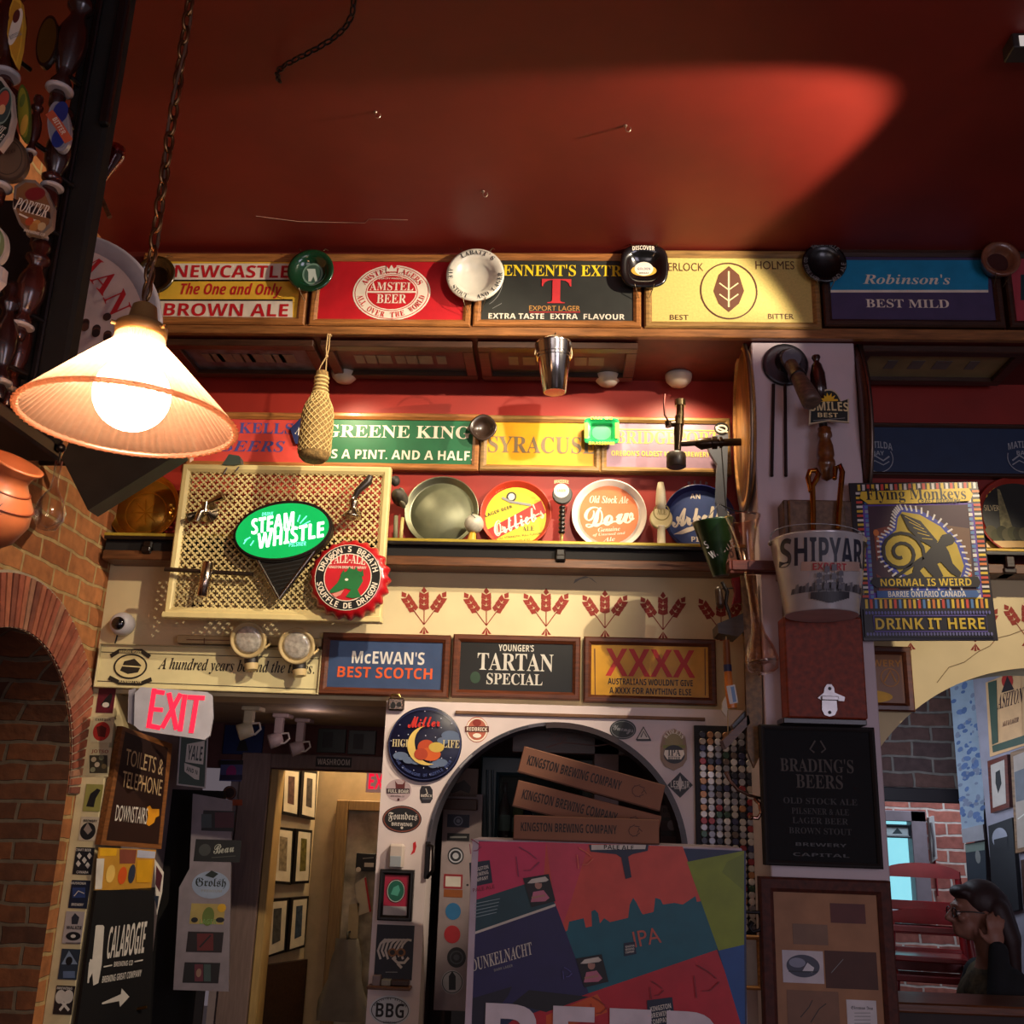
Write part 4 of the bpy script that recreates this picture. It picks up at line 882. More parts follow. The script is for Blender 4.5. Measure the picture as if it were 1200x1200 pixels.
# clip-on clamp above the screen's edge
T = onscr('spring_clamp', 'small grey-green clamp on top of the pierced screen', 'clamp', 273, 543, .0); s = T.sx; b = T.mb(); b.prism([(262, 546), (270, 534), (282, 536), (284, 545), (276, 547)], -.03, .02, mat('#4a5850', .4)); b.done('body')
b = T.mb(); b.tube([T.L3(266, 548, .022), T.L3(262, 556, .022)], .003, metal('#888888'), 6); b.tube([T.L3(280, 547, .022), T.L3(276, 552, .022)], .003, metal('#888888'), 6); b.done('jaw')

# ------------------------------------------------------------------ on the cream plaster
WH = mat('#8e2a1a', .7)
def wheat(cx, cy, k=1.0):
    T = Thing('wheat_stencil', '', '', WALL, cx, cy, .001, empty=False); b = T.mb()
    def leaf(x, y, ang, ln, wd):
        c, q = math.cos(ang), math.sin(ang); P = [(0, 0), (ln * .4, wd / 2), (ln, 0), (ln * .45, -wd / 2)]
        b.z = .0; b.poly([(x + u * c - v * q, y + u * q + v * c) for u, v in P], WH)
    for dx, an in ((0, 0), (-1, -34), (1, 34)):
        a = R_(an); ux, uy = math.sin(a), -math.cos(a); bx, by = cx, cy + 16
        b.z = 0; b.line([(bx, by), (bx + ux * 20 * k + dx, by + uy * 20 * k)], 1.1, WH)
        st = 17 if dx == 0 else 19; n = 3; dirr = math.atan2(uy, ux)
        for i in range(n):
            t = (st + i * 6.6) * k
            x, y = bx + ux * t, by + uy * t
            for sg in (-1, 1): leaf(x - uy * sg * .8, y + ux * sg * .8, dirr + sg * .5, 9.6 * k, 7.2 * k)
        t = (st + n * 6.6 - .5) * k; leaf(bx + ux * t, by + uy * t, dirr, 8.5 * k, 6.6 * k)
    for an in (-28, 0, 28): a = R_(an); b.z = 0; b.poly([(cx, cy + 18), (cx + math.sin(a) * 9 - 1.6, cy + 18 + math.cos(a) * 9), (cx + math.sin(a) * 9 + 1.6, cy + 18 + math.cos(a) * 9)], WH)
    o = b.done('wheat_stencil'); o.matrix_world = T.M; o.parent = plaster
for x, y in ((497, 716), (570, 717), (640, 718), (709, 720), (777, 722), (845, 724), (1067, 735), (1143, 736), (1203, 731)): wheat(x, y)
T = Thing('crack', '', '', WALL, 1100, 740, .0012, empty=False); b = T.mb(); b.line([(1098, 800), (1112, 782), (1130, 776), (1146, 764), (1160, 757), (1168, 748), (1184, 744), (1200, 738)], .9, mat('#7a6648', .9)); o = b.done('plaster_crack'); o.matrix_world = T.M; o.parent = plaster
T = Thing('crack', '', '', WALL, 685, 680, .0012, empty=False); b = T.mb(); b.poly([(672, 684), (674, 679), (686, 675), (694, 678), (700, 684), (690, 677), (680, 679)], mat('#9a9484', .8)); o = b.done('plaster_chip'); o.matrix_world = T.M; o.parent = plaster
# camera dome
T = Thing('security_camera', 'small white dome security camera on the cream wall, left end', 'camera', WALL, 147, 732, 0); s = T.sx; b = T.mb()
b.lathe([(11 * s, 0), (13 * s, .01), (13.5 * s, .035), (11.5 * s, .06), (8 * s, .07)], (0, 0, 0), (0, -.1, 1), mat('#c8c4c8', .35), 32); b.done('housing')
b = T.mb(); b.ball((-s * .5, -.006, .066), 8 * s, mat('#0a0c12', .08, coat=1), 20, (1, 1, .6)); b.done('lens_dome')
b = T.mb(); b.tube([(-7 * s, -10 * s, .004), (-9 * s, -26 * s, .004)], .003, C_BLK, 6); b.done('cable')
# twin emergency lamp
T = Thing('emergency_lamp', 'beige twin-headed emergency lamp above the slogan board', 'lamp', WALL, 322, 750, .085); s = T.sx; BG = mat('#c2aa78', .45)
b = T.mb(); b.pbox(203, 744, 374, 754, -.083, -.035, BG, .004); b.z = -.0345; b.line([(215, 748), (280, 749)], 1, C_BRN); b.line([(236, 746), (236, 753)], 1, C_BRN); b.done('bar')
for x, y in ((295, 750), (351, 757)):
    px_, py_ = T.L(x, y); ax = Vector((-.02, -.3, 1)).normalized()
    b = T.mb(); b.lathe([(10 * s, -.05), (13 * s, -.045), (18 * s, -.01), (21 * s, .018), (21 * s, .034), (18.5 * s, .036), (17 * s, .03)], (px_, py_, .02), ax, BG, 36); h = b.done('head')
    c = b = T.mb(); b.lathe([(17.5 * s, .029), (12 * s, .033), (.0005, .036)], (px_, py_, .02), ax, mat('#d0c8ba', .15, .3, .35, scale=60, coat=1), 30); b.done('lens', h)
    b = T.mb(); b.tube([(px_ + .004, py_ - 14 * s, .0), (px_ + .008, py_ - 24 * s, .004), (px_ + .01, py_ - 30 * s, .004)], [7 * s, 8 * s, 7.4 * s], mat('#1c1410', .5), 14); b.tube([(px_ + .01, py_ - 28 * s, .004), (px_ + .014, py_ - 35 * s, .006)], [8.5 * s, 7 * s], BG, 14); b.tube([(px_ + 18 * s, py_ + 2 * s, -.03), (px_ + 22 * s, py_ - 4 * s, .0), (px_ + 18 * s, py_ - 10 * s, .02)], .005, BG, 8); b.done('bracket', h)
# ------------------------------------------------------------------ track spot on the ceiling
TW = mat('#cfc8c4', .4)
for SPOT_AT, SPOT_TO, lb_ in ((SPOT3_AT, SPOT3_TO, 'third white track spotlight, outside the right of the view'), (SPOT2_AT, SPOT2_TO, 'second white track spotlight, outside the top of the view'), (SPOT_AT, SPOT_TO, 'small white track spotlight on the ceiling, top right corner')):
  ax = (Vector(SPOT_TO) - Vector(SPOT_AT)).normalized()
  o = bpy.data.objects.new('track_spotlight', None); COL.objects.link(o); o.location = SPOT_AT; o['label'] = lb_; o['category'] = 'lamp'; o['group'] = 'track spotlights on the main ceiling'
  b = MB(); b.lathe([(.03, -.13), (.036, -.125), (.042, -.012), (.046, -.01), (.046, -.001), (.04, -.001), (.036, -.02), (.0005, -.03)], (0, 0, 0), ax, TW, 24); b.done('housing', o)
  b = MB(); t0 = ax * -.09; b.tube([t0, t0 + Vector((0, 0, .04)), (t0.x, t0.y, ZC - SPOT_AT[2] - .03)], .012, TW, 10); b.done('stem', o)
  b = MB(); b.cbox(t0.x - .1, t0.y - .02, ZC - SPOT_AT[2] - .03, t0.x + .25, t0.y + .02, ZC - SPOT_AT[2] - .0005, TW, .003); b.done('track', o)
# unseen flap added to the front spot to keep its light off the pillar
b = MB(); q0_, q1_ = Vector((-.60, .80, 0)) * .14, Vector((.12, 1.0, 0)) * .14; b.add([(q.x * k, q.y * k, z) for q in (q0_, q1_) for z in (-.010, -.17) for k in (1, 1.02)], [(0, 4, 6, 2), (1, 3, 7, 5), (0, 1, 5, 4), (2, 6, 7, 3), (0, 2, 3, 1), (4, 5, 7, 6)], mat('#1a1816', .6)); b.tube([q1_ + Vector((0, 0, -.05)), -ax * .02 + Vector((.04, 0, 0))], .004, mat('#1a1816', .6), 6); b.done('added_flap', o)
CEILP = lambda px, py: EYE + ray(px, py) * ((ZC - CAM_Z) / ray(px, py).z)
for px, py, lb in ((440, 131, 'bright cup hook in the bare ceiling, left of the others'), (733, 147, 'small cup hook in the ceiling near the lit patch'), (566, 224, 'tiny cup hook in the ceiling close above the beam')):
    p = CEILP(px, py); o = bpy.data.objects.new('cup_hook', None); COL.objects.link(o); o.location = p; o['label'] = lb; o['category'] = 'hook'; o['group'] = 'cup hooks in the ceiling'
    b = MB(); b.lathe([(.007, 0), (.007, .003), (.002, .005)], (0, 0, -.0003), (0, 0, -1), metal('#b0a090', .3), 12); b.done('plate', o)
    b = MB(); b.tube([(0, 0, -.002), (0, 0, -.014)] + [(.009 - .009 * math.cos(R_(a)), 0, -.014 - .011 * math.sin(R_(a))) for a in range(20, 230, 25)], .0017, metal('#c8b8a8', .3), 7); b.done('hook', o)
def chain(b, pts, r, m, pitch=.026):
    """oval links along a polyline"""
    P = [Vector(p) for p in pts]; L = [0]
    for i in range(1, len(P)): L.append(L[-1] + (P[i] - P[i - 1]).length)
    n = max(2, int(L[-1] / pitch))
    for k in range(n):
        d = L[-1] * (k + .5) / n; i = max(j for j in range(len(L) - 1) if L[j] <= d + 1e-9); t = (P[i + 1] - P[i]).normalized(); c = P[i] + t * (d - L[i])
        u = t.cross(Vector((.2, 1, .1))).normalized(); v = t.cross(u); s_ = u if k % 2 else v
        b.tube([c + t * (pitch * .62 * math.cos(2 * math.pi * q / 12)) + s_ * (r * 2.6 * math.sin(2 * math.pi * q / 12)) for q in range(12)], r, m, 5, True)
p_ = [CEILP(*q) - Vector((0, 0, .0008)) for q in ((300, 253), (350, 259.5), (428, 261), (432, 256.5), (478, 257.5))]; b = MB(); b.tube(p_, .0013, mat('#b08a78', .9), 5); b.done('plaster_crack', ceil_o)
p_ = CEILP(1192, 48); o = bpy.data.objects.new('track_lamp', None); COL.objects.link(o); o.location = p_; o['label'] = 'small white-ended track lamp at the upper right corner of the ceiling'; o['category'] = 'fitting'
b = MB(); b.cbox(-.03, -.035, -.05, .3, .035, -.0005, mat('#2a2624', .5), .003); b.done('box', o); b = MB(); b.cbox(-.012, -.037, -.049, .3, -.035, -.012, mat('#e0d8d0', .4, emit=.5), .0005); b.done('face', o)  # dark lamp box with a faintly glowing white face
CHM = metal('#4a3a30', .4)
o = bpy.data.objects.new('swag_chain', None); COL.objects.link(o); p0, p1 = CEILP(415, -8), CEILP(318, 92); o.location = p0; o['label'] = 'dark slack chain looped along the ceiling at the top edge'; o['category'] = 'chain'
b = MB(); pts = [(p1 - p0) * t + Vector((.04 * math.sin(t * 7), 0, -.012 - .05 * math.sin(math.pi * t))) for t in [i / 14 for i in range(15)]]; chain(b, pts, .0032, mat('#1c0c0a', .5, .3)); b.done('links', o)

# ------------------------------------------------------------------ pendant lamp
LY = 1.62; LP = YP(LY)
T = Thing('pendant_lamp', 'lit pendant lamp with a ribbed glass cone shade and round bulb on a chain', 'lamp', LP, 165, 392, 0); s = T.sx
c_ = T.L(148, 487); D = -c_[1]; Rr = 116 * s; D += 6 * T.sy
def prism_glass():
    m = bpy.data.materials.new('ribbed_glass'); m.use_nodes = True; nt = m.node_tree; nt.nodes.clear()
    o = nt.nodes.new('ShaderNodeOutputMaterial'); tl = nt.nodes.new('ShaderNodeBsdfTranslucent'); tp = nt.nodes.new('ShaderNodeBsdfTransparent'); g = nt.nodes.new('ShaderNodeBsdfGlossy'); df = nt.nodes.new('ShaderNodeBsdfDiffuse')
    n = nt.nodes.new('ShaderNodeTexNoise'); n.inputs['Scale'].default_value = 30; mc = nt.nodes.new('ShaderNodeMixRGB'); nt.links.new(n.outputs['Fac'], mc.inputs[0])
    mc.inputs[1].default_value = lin('#cf9a7c') + (1,); mc.inputs[2].default_value = lin('#dcae90') + (1,)
    for q in (tl, df): nt.links.new(mc.outputs[0], q.inputs[0])
    tp.inputs[0].default_value = (.93, .82, .72, 1); g.inputs[1].default_value = .18
    a = nt.nodes.new('ShaderNodeMixShader'); a.inputs[0].default_value = .2; nt.links.new(tl.outputs[0], a.inputs[1]); nt.links.new(df.outputs[0], a.inputs[2])
    b2 = nt.nodes.new('ShaderNodeMixShader'); b2.inputs[0].default_value = .2; nt.links.new(a.outputs[0], b2.inputs[1]); nt.links.new(tp.outputs[0], b2.inputs[2])
    c = nt.nodes.new('ShaderNodeMixShader'); c.inputs[0].default_value = .06; nt.links.new(b2.outputs[0], c.inputs[1]); nt.links.new(g.outputs[0], c.inputs[2]); nt.links.new(c.outputs[0], o.inputs[0]); return m
PG = prism_glass(); r0 = 27 * s
b = T.mb(); prof = [(r0, .004), (r0 * 1.06, .02)] + [(r0 * 1.06 + (Rr - r0 * 1.06) * t ** .97, .02 + (D - .022) * t) for t in [i / 10 for i in range(1, 11)]]
inner = [(r - .004, t) for r, t in prof[::-1]]
b.lathe(prof + [(Rr + .003, D - .001), (Rr + .002, D + .004), (Rr - .004, D + .003)], (0, 0, 0), (0, -1, 0), PG, 360, rib=.024, nrib=72)
b.f = b.f[:-2]; b.fm = b.fm[:-2]; b.fs = b.fs[:-2]; b.done('shade')
b = T.mb(); b.tube([(Rr * math.cos(2 * math.pi * i / 96), -D, Rr * math.sin(2 * math.pi * i / 96)) for i in range(96)], .0048, PG, 8, True); b.done('rim')
GB = mat('#b8945c', .32, .55, .2)
b = T.mb(); b.lathe([(r0 * 1.02, 0), (r0 * 1.08, .006), (r0 * 1.08, .02), (r0 * .9, .026), (r0 * .62, .034), (r0 * .5, .06), (r0 * .3, .066), (.0005, .067)], (0, -.006, 0), (0, 1, 0), GB, 40); cl = b.done('collar')
b = T.mb()
for a in (20, 140, 260): b.tube([(r0 * math.cos(R_(a)) * 1.0, .008, r0 * math.sin(R_(a))), (r0 * 1.28 * math.cos(R_(a)), .008, r0 * 1.28 * math.sin(R_(a)))], .004, GB, 8)
b.done('screw', cl)
b = T.mb(); by = -D * .70; b.lathe([(.016, 0), (.016, -.02), (.022, -.05)], (0, -.01, 0), (0, 1, 0), mat('#c8b090', .4), 20); b.done('socket')
bm2 = mat('#ffe9c8', .5, emit=62, var=.02); b = T.mb(); b.ball((0, by, 0), 42 * s, bm2, 32); b.done('bulb')
b = T.mb(); zt_ = T.loc((0, 0, ZC))[1]; CH2 = metal('#8a6a48', .35); chain(b, [(0, .07, 0), (0, zt_ - .03, 0)], .0034, CH2, .034); b.done('chain')
b = T.mb(); b.tube([(.006 * math.sin(i * .8), .06 + (zt_ - .06) * i / 24, .008 * math.cos(i * .8)) for i in range(25)], .003, mat('#5a4030', .5), 6); b.done('cord')
b = T.mb(); b.lathe([(.05, 0), (.045, .02), (.012, .035), (.0005, .036)], (0, zt_ - .0005, 0), (0, -1, 0), GB, 28); b.done('canopy')

# ------------------------------------------------------------------ tall black post hung with pump handles
NY = 2.0; NP = YP(NY)
T = Thing('handle_post', 'tall black timber post with a bottom rail, hung with tap handles', 'post', NP, 62, 530, 0)
xr_, _ = T.L(101, 285); xl_, _ = T.L(50, 285); yb_ = 0; yt_ = T.loc((0, 0, ZC))[1]
b = T.mb(); b.cbox(xl_, yb_, -.05, xr_, yt_ - .001, 0, mat('#0b0807', .85), .008); b.done('upright')
b = T.mb(); b.cbox(xl_ - .3, yb_ + .03, -.05, xl_, T.L(30, 225)[1], -.03, mat('#1a0c0a', .5), .004); b.done('dark_backing')  # dark sheet added to keep the gap behind the handles black
b = T.mb(); b.cbox(xr_ - .012, T.L(130, 150)[1], .0, xr_ + .012, yt_ - .002, .02, BLACKW, .004); b.cbox(xl_ + .03, yb_, .0, xl_ + .045, yt_ - .002, .012, BLACKW, .004); b.done('moulding')
b = T.mb(); b.cbox(xl_ - .35, -.004, -.05, xr_, .03, .75, mat('#241210', .4), .006); b.done('rail')
TH = 'tap handles hung on the black post'
HB_ = [mat(h, .25, var=.25, coat=.7) for h in ('#3c1812', '#2c1410', '#441a12')]
def phandle(label, pts, r, badge=None, yy=NY - .06, m=0, ringm='#b8b0b0', z=.0):
    """turned handle from pixel a (top) to pixel b (bottom) with an optional badge builder"""
    (ax_, ay_), (bx_, by_) = pts; T = Thing('tap_handle', label, 'tap handle', YP(yy), bx_, by_, z, TH); s = T.sx; p = Vector((*T.L(ax_, ay_), 0)); ln = p.length; q = r * s
    b = T.mb(); pr = [(.3, 0), (.42, .02), (.5, .1), (.34, .13), (.62, .16), (.66, .2), (.4, .25), (.55, .3), (.9, .4), (1, .5), (.92, .6), (.55, .7), (.46, .74), (.8, .78), (.85, .82), (.5, .86), (.7, .92), (.6, .98), (.001, 1)]
    b.lathe([(q * a, ln * t) for a, t in pr], (0, 0, 0), p, HB_[m % 3], 26); b.done('shaft')
    b = T.mb(); b.lathe([(q * .7, ln * .13), (q * .86, ln * .14), (q * .86, ln * .155), (q * .7, ln * .165)], (0, 0, 0), p, mat(ringm, .35), 24); b.done('ring')
    b = T.mb(); b.tube([(0, ln * .3 * p.normalized().y, 0), (.02, ln * .3, -.05)], .006, BLACKW, 6); b.done('peg')
    if badge: badge(T)
    return T
def clip(T, pts, m, rim, z0=.02, th=.014, art=None):
    b = T.mb(); b.prism(pts, z0, z0 + th, rim); cx = sum(p[0] for p in pts) / len(pts); cy = sum(p[1] for p in pts) / len(pts)
    bd = b.done('badge'); b = T.mb(z0 + th + .0002); b.poly([(cx + (x - cx) * .86, cy + (y - cy) * .88) for x, y in pts], m)
    if art: art(b)
    b.done('badge_print', bd)
def ov(cx, cy, rx, ry, rot=0, n=30): return [(cx + rx * math.cos(2 * math.pi * i / n) * math.cos(R_(rot)) - ry * math.sin(2 * math.pi * i / n) * math.sin(R_(rot)), cy + rx * math.cos(2 * math.pi * i / n) * math.sin(R_(rot)) + ry * math.sin(2 * math.pi * i / n) * math.cos(R_(rot))) for i in range(n)]
def g(T): clip(T, [(25, 8), (33, 14), (36, 40), (33, 68), (28, 90), (22, 78), (17, 52), (20, 22)], mat('#c08a28'), mat('#d8a838'), art=lambda b: (b.disc(27, 44, 6, 22, C_WHT, rot=-4), b.disc(28, 32, 4, 8, mat('#5a2420')), b.text('ALE', 27, 54, 7, 12, C_GRY, 'r', rot=-60)))
phandle('turned tap handle with a long gold oval badge, top left corner', ((18, -40), (4, 112)), 19, g, m=0)
phandle('turned reddish handle with a glass-edged amber disc, next to the gold badge', ((102, -20), (64, 128)), 18, lambda T: clip(T, ov(63, 60, 12, 30, 10), mat('#4a3010', .2), mat('#20140c', .15, coat=1)), m=1)
def g(T):
    def art(b): b.disc(22, 147, 10, 22, mat('#8a9a8a'), rot=4); b.disc(22, 147, 9, 20, mat('#3a4a48'), rot=4); b.disc(23, 140, 6, 10, mat('#b84a3a')); b.disc(21, 152, 4, 6, mat('#d8a878')); b.text('ABBOT', 16, 173, 19, 9, C_WHT, 'r', rot=-28); b.text('ALE', 18, 182, 12, 7, C_WHT, 'r', rot=-28)
    clip(T, [(9, 112), (20, 114), (31, 130), (34, 160), (29, 182), (18, 197), (6, 184), (0, 166), (3, 136)], mat('#16241c'), mat('#b8a898'), .05, .016, art)
phandle('dark handle with a green shield badge picturing a red-hooded figure', ((12, 105), (-4, 240)), 17, g, m=2, yy=NY - .12)
def g(T): clip(T, ov(38, 146, 7, 33, -3), mat('#8a8428'), mat('#4a5a1c'), .03, .01, lambda b: (b.disc(39, 160, 4, 12, C_GLD), b.disc(37, 132, 3, 8, mat('#5a6a2a'))))
phandle('slim handle with a narrow olive green oval badge, second from the left edge', ((46, 112), (34, 190)), 8, g, m=0, yy=NY - .1)
def g(T):
    def art(b): b.disc(81, 146, 9, 13, mat('#20307a')); b.disc(79, 176, 8, 11, mat('#20307a')); b.line([(68, 146), (80, 162), (91, 180)], 10, mat('#c85a3a')); b.text('BITTER', 80, 162, 26, 5, C_WHT, 'b', rot=-55)
    clip(T, ov(79, 162, 13, 29, -6), mat('#8a8a92'), mat('#b8b8c0', .3, .5), .03, .012, art)
phandle('turned handle with a silver-rimmed blue badge crossed by a red band', ((78, 128), (58, 236)), 15, g, m=1)
def g(T): clip(T, ov(31, 211, 22, 27, -20), mat('#7a6450', .35, .3), mat('#6a5a4c', .3, .6), .07, .012, lambda b: (b.ring(31, 211, 17, 21, 1.2, mat('#4a3a2c'), rot=20), b.text('BREWERY', 29, 206, 24, 5, mat('#4a3426'), 'sc', rot=18)))
phandle('handle with a worn bronze oval badge with no legible lettering', ((66, 190), (40, 292)), 14, g, m=2, ringm='#c8c0bc')
def g(T):
    def art(b):
        b.disc(58, 247, 12, 8, mat('#7a1c20')); b.poly([(33, 252), (75, 268), (76, 276), (34, 262)], mat('#2a1410')); b.text('PORTER', 55, 263, 42, 15, C_WHT, 'r', rot=-16); b.line([(40, 270), (52, 276), (60, 278)], 2, C_WHT)
        for x, y, h in ((52, 279, '#b84a24'), (60, 282, '#c88a44'), (66, 285, '#c8a878'), (57, 286, '#b87a3a')): b.disc(x, y, 5, 5, mat(h))
        b.text('BREWING CO', 58, 292, 26, 3, C_WHT, 'b', rot=-14)
    clip(T, [(34, 238), (46, 230), (58, 231), (70, 242), (79, 262), (77, 284), (64, 295), (50, 292), (40, 282), (32, 262)], mat('#8a5a34'), mat('#9a8a7c', .3, .4), .05, .014, art)
phandle('handle with a brown badge reading porter in white letters', ((50, 282), (20, 400)), 17, g, m=0, z=0)
def g(T):
    b = T.mb(); b.prism([(-14, 318), (4, 322), (21, 330), (19, 345), (12, 352), (2, 378), (-14, 376)], .04, .06, mat('#d8c8c0', .35)); b.done('tower')
    clip(T, ov(10, 302, 13, 21, 0), mat('#7a8a5a'), mat('#c8bcae'), .04, .016, lambda b: (b.disc(11, 300, 6, 12, mat('#a8b890')), b.line([(9, 296), (12, 312)], 3, C_WHT)))
phandle('handle with a white tower clip and a pale green oval, at the left edge', ((14, 330), (-2, 470)), 15, g, m=1, yy=NY - .08)
phandle('long plain turned reddish-brown handle at the foot of the post', ((38, 340), (6, 478)), 13, None, m=2, yy=NY - .03, ringm='#8a7a70')
# amber glass hung behind the post
T = Thing('beer_glass', 'amber tulip glass lying sideways behind the black post', 'glass', YP(NY + .2), 124, 205, 0); s = T.sx
b = T.mb(); b.lathe([(.001, 0), (3 * s, 2 * s), (6 * s, 20 * s), (11 * s, 40 * s), (12 * s, 48 * s), (9 * s, 56 * s), (8.6 * s, 56 * s), (11 * s, 47 * s), (10 * s, 40 * s), (5 * s, 20 * s), (.001, 6 * s)], (-6 * s, -16 * s, 0), (.28, 1, 0), glass('amber_glass', '#c07040', .08), 28); b.done('bowl')
b = T.mb(); b.cbox(-14 * s, -46 * s, -.01, -10 * s, -2 * s, .01, OAKD, .002); b.tube([(-11 * s, -10 * s, .01), (15 * s, -58 * s, .01)], .006, OAKD, 8); b.tube([(-8 * s, -18 * s, 0), (-8 * s, -18 * s, .152)], .006, OAKD, 8); b.done('peg')
# round white sign with red letters
T = Thing('round_sign', 'large round white tin sign with bold red letters behind the black post', 'sign', YP(2.62), 30, 528, 0); R0 = 138 * T.sx; cy_ = T.L(30, 392)[1]
b = T.mb(); b.lathe([(R0 * .97, -.02), (R0, -.014), (R0, .0), (R0 * .97, .004), (R0 * .85, .002), (.001, .002)], (0, cy_, 0), (0, 0, 1), [mat('#8a8088', .4)] * 4 + [mat('#c8b4b0', .4)], 72); b.done('disc')
b = T.mb(.0035); 
for ch, x, y, rot in (('M', 103, 310, -35), ('A', 124, 330, -48), ('N', 138, 356, -62)): b.text(ch, x, y, 30, 26, mat('#b01c26'), 'r', rot=rot)
for i in range(16): b.disc(88 + (i * 13) % 52, 372 + (i * 7) % 26, 5, 5, mat(('#3a2420', '#5a3428', '#2a1c1c')[i % 3]))
b.done('lettering')
b = T.mb(); b.tube([(-R0 * .5, cy_, -.02), (T.loc((XL, 0, 0))[0] + .004, cy_, -.02)], .008, BLACKW, 8); b.done('bracket')
# terracotta jug and glass bulb vase hung under the rail
T = Thing('terracotta_jug', 'orange terracotta jug painted with a dark palm leaf, hanging at the left edge', 'jug', YP(1.78), 4, 582, 0); s = T.sx * .92
JM = mat('#b8643a', .45, var=.18, scale=12, coat=.25); axj = Vector((.5, .82, .28)).normalized(); o_ = Vector((-14 * s, -18 * s, 0))
b = T.mb(); b.lathe([(.001, -48 * s), (24 * s, -46 * s), (42 * s, -26 * s), (49 * s, 0), (44 * s, 22 * s), (31 * s, 38 * s), (24 * s, 48 * s), (26 * s, 58 * s), (33 * s, 66 * s), (34 * s, 69 * s), (30 * s, 69 * s), (22 * s, 56 * s), (.001, 50 * s)], o_, axj, JM, 44); b.done('body')
b = T.mb(); 
for r, t in ((33.4, 36), (45.6, 19)): b.lathe([(r * s, (t - 1) * s), ((r + .9) * s, t * s), (r * s, (t + 1) * s)], o_, axj, mat('#7a3418', .5), 44)
b.done('band')
b = T.mb(); pj = o_ + axj * 60 * s; b.tube([pj + Vector((-20 * s, 12 * s, .03)), pj + Vector((-42 * s, 22 * s, .05)), pj + Vector((-52 * s, 4 * s, .05)), pj + Vector((-46 * s, -22 * s, .04))], [8 * s, 9 * s, 9 * s, 7 * s], JM, 12); b.done('handle')
b = T.mb(); LK = mat('#12161e', .5); c0_ = Vector(o_)
def onj(u, v):   # a point on the belly that faces the room
    d = Vector((u, v, 1)).normalized(); return c0_ + Vector((d.x * 50.2 * s, d.y * 50.2 * s, d.z * 50.2 * s))
for an in (-62, -40, -20, 0, 20, 42):
    a = R_(an); V = []
    for k in range(7):
        t = k / 6; wdt = .13 * math.sin(math.pi * min(1, t + .12)) ; du, dv = math.cos(a), math.sin(a)
        V += [onj(.3 + du * t * .8 - dv * wdt, -.7 + dv * t * 1.2 + du * wdt + .3 * t), onj(.3 + du * t * .8 + dv * wdt, -.7 + dv * t * 1.2 - du * wdt + .3 * t)]
    b.add(V, [(2 * k, 2 * k + 1, 2 * k + 3, 2 * k + 2) for k in range(6)], LK, True)
b.done('leaf_painting')
b = T.mb(); b.tube([pj + Vector((-40 * s, 24 * s, .05)), (-30 * s, T.loc((0, 0, W(62, 530, NY).z))[1] + .004, .06)], .004, BLACKW, 6); b.done('cord')
T = Thing('glass_vase', 'small clear glass bulb vase hanging beside the terracotta jug', 'vase', YP(1.95), 54, 622, 0); s = T.sx
b = T.mb(); b.lathe([(.001, 0), (10 * s, 2 * s), (17 * s, 14 * s), (18 * s, 24 * s), (13 * s, 38 * s), (5 * s, 50 * s), (3.6 * s, 64 * s), (4.6 * s, 84 * s), (4 * s, 84 * s), (3 * s, 64 * s), (4.4 * s, 50 * s), (12.4 * s, 38 * s), (17.2 * s, 24 * s), (16.2 * s, 14 * s), (.001, 3 * s)], (0, 0, 0), (.02, 1, 0), glass('clear_glass', '#f4f2f0', .04), 32); b.done('bulb')
b = T.mb(); b.tube([(1.6 * s, 82 * s, 0), (1.6 * s, T.loc((0, 0, W(62, 530, NY).z))[1] + .014, 0)], .0022, BLACKW, 6); b.ball((1.6 * s, T.loc((0, 0, W(62, 530, NY).z))[1] - .008, 0), .01, BLACKW, 10); b.done('cord')
# dark speaker seen from below
T = Thing('loudspeaker', 'dark flat loudspeaker angled in the corner behind the lamp', 'speaker', YP(3.3), 130, 575, 0)
b = T.mb(); b.prism([(72, 536), (103, 598), (212, 530), (168, 492), (90, 500)], -.08, 0, mat('#2b2723', .45, var=.2)); b.done('cabinet')
b = T.mb(); q = T.L(80, 520); b.tube([(q[0] + .05, q[1], -.2), (T.loc((XL, 0, 0))[0] + .004, q[1], -.2)], .015, BLACKW, 8); b.done('bracket')
# ------------------------------------------------------------------ barrel heads on both sides of the pillar
BW = wood('#a8743c', .4, .35, (20, 3, 20)); BYC = 3.92
def barrelhead(label, x, cz, sgn, r, wd):
    o = bpy.data.objects.new('wooden_barrel', None); COL.objects.link(o); o.location = (x, BYC, cz); o['label'] = label; o['category'] = 'barrel'; o['group'] = 'barrel ends on the pillar'
    r *= .56
    for nm, pr, m in (('staves', [(r * .9, 0), (r * .95, wd * .3), (r, wd * .7), (r, wd), (r - .018, wd), (r - .018, wd - .015)], BW), ('head', [(.001, wd - .008), (r - .02, wd - .008), (r - .02, wd - .02), (.001, wd - .02)], wood('#b07a40', .45, .45, (3, 18, 3)))):
        b = MB(); b.lathe(pr, (0, 0, 0), (sgn, 0, 0), m if sgn < 0 else wood('#4a2a1c', .4), 56)
        if nm == 'staves':
            b.v = [(x_, y_, z_ * 1.79) for x_, y_, z_ in b.v]
        else: b.v = [(x_, y_, z_ * 1.79) for x_, y_, z_ in b.v]
        b.done(nm, o)
    b = MB(); b.lathe([(r + .001, wd * .55), (r + .001, wd), (r + .004, wd), (r + .004, wd * .55)], (0, 0, 0), (sgn, 0, 0), metal('#7a6c64', .4), 56); b.v = [(x_, y_, z_ * 1.79) for x_, y_, z_ in b.v]; b.done('hoop', o); return o
hz0, hz1 = W(872, 412, 3.98).z, W(874, 602, 3.98).z
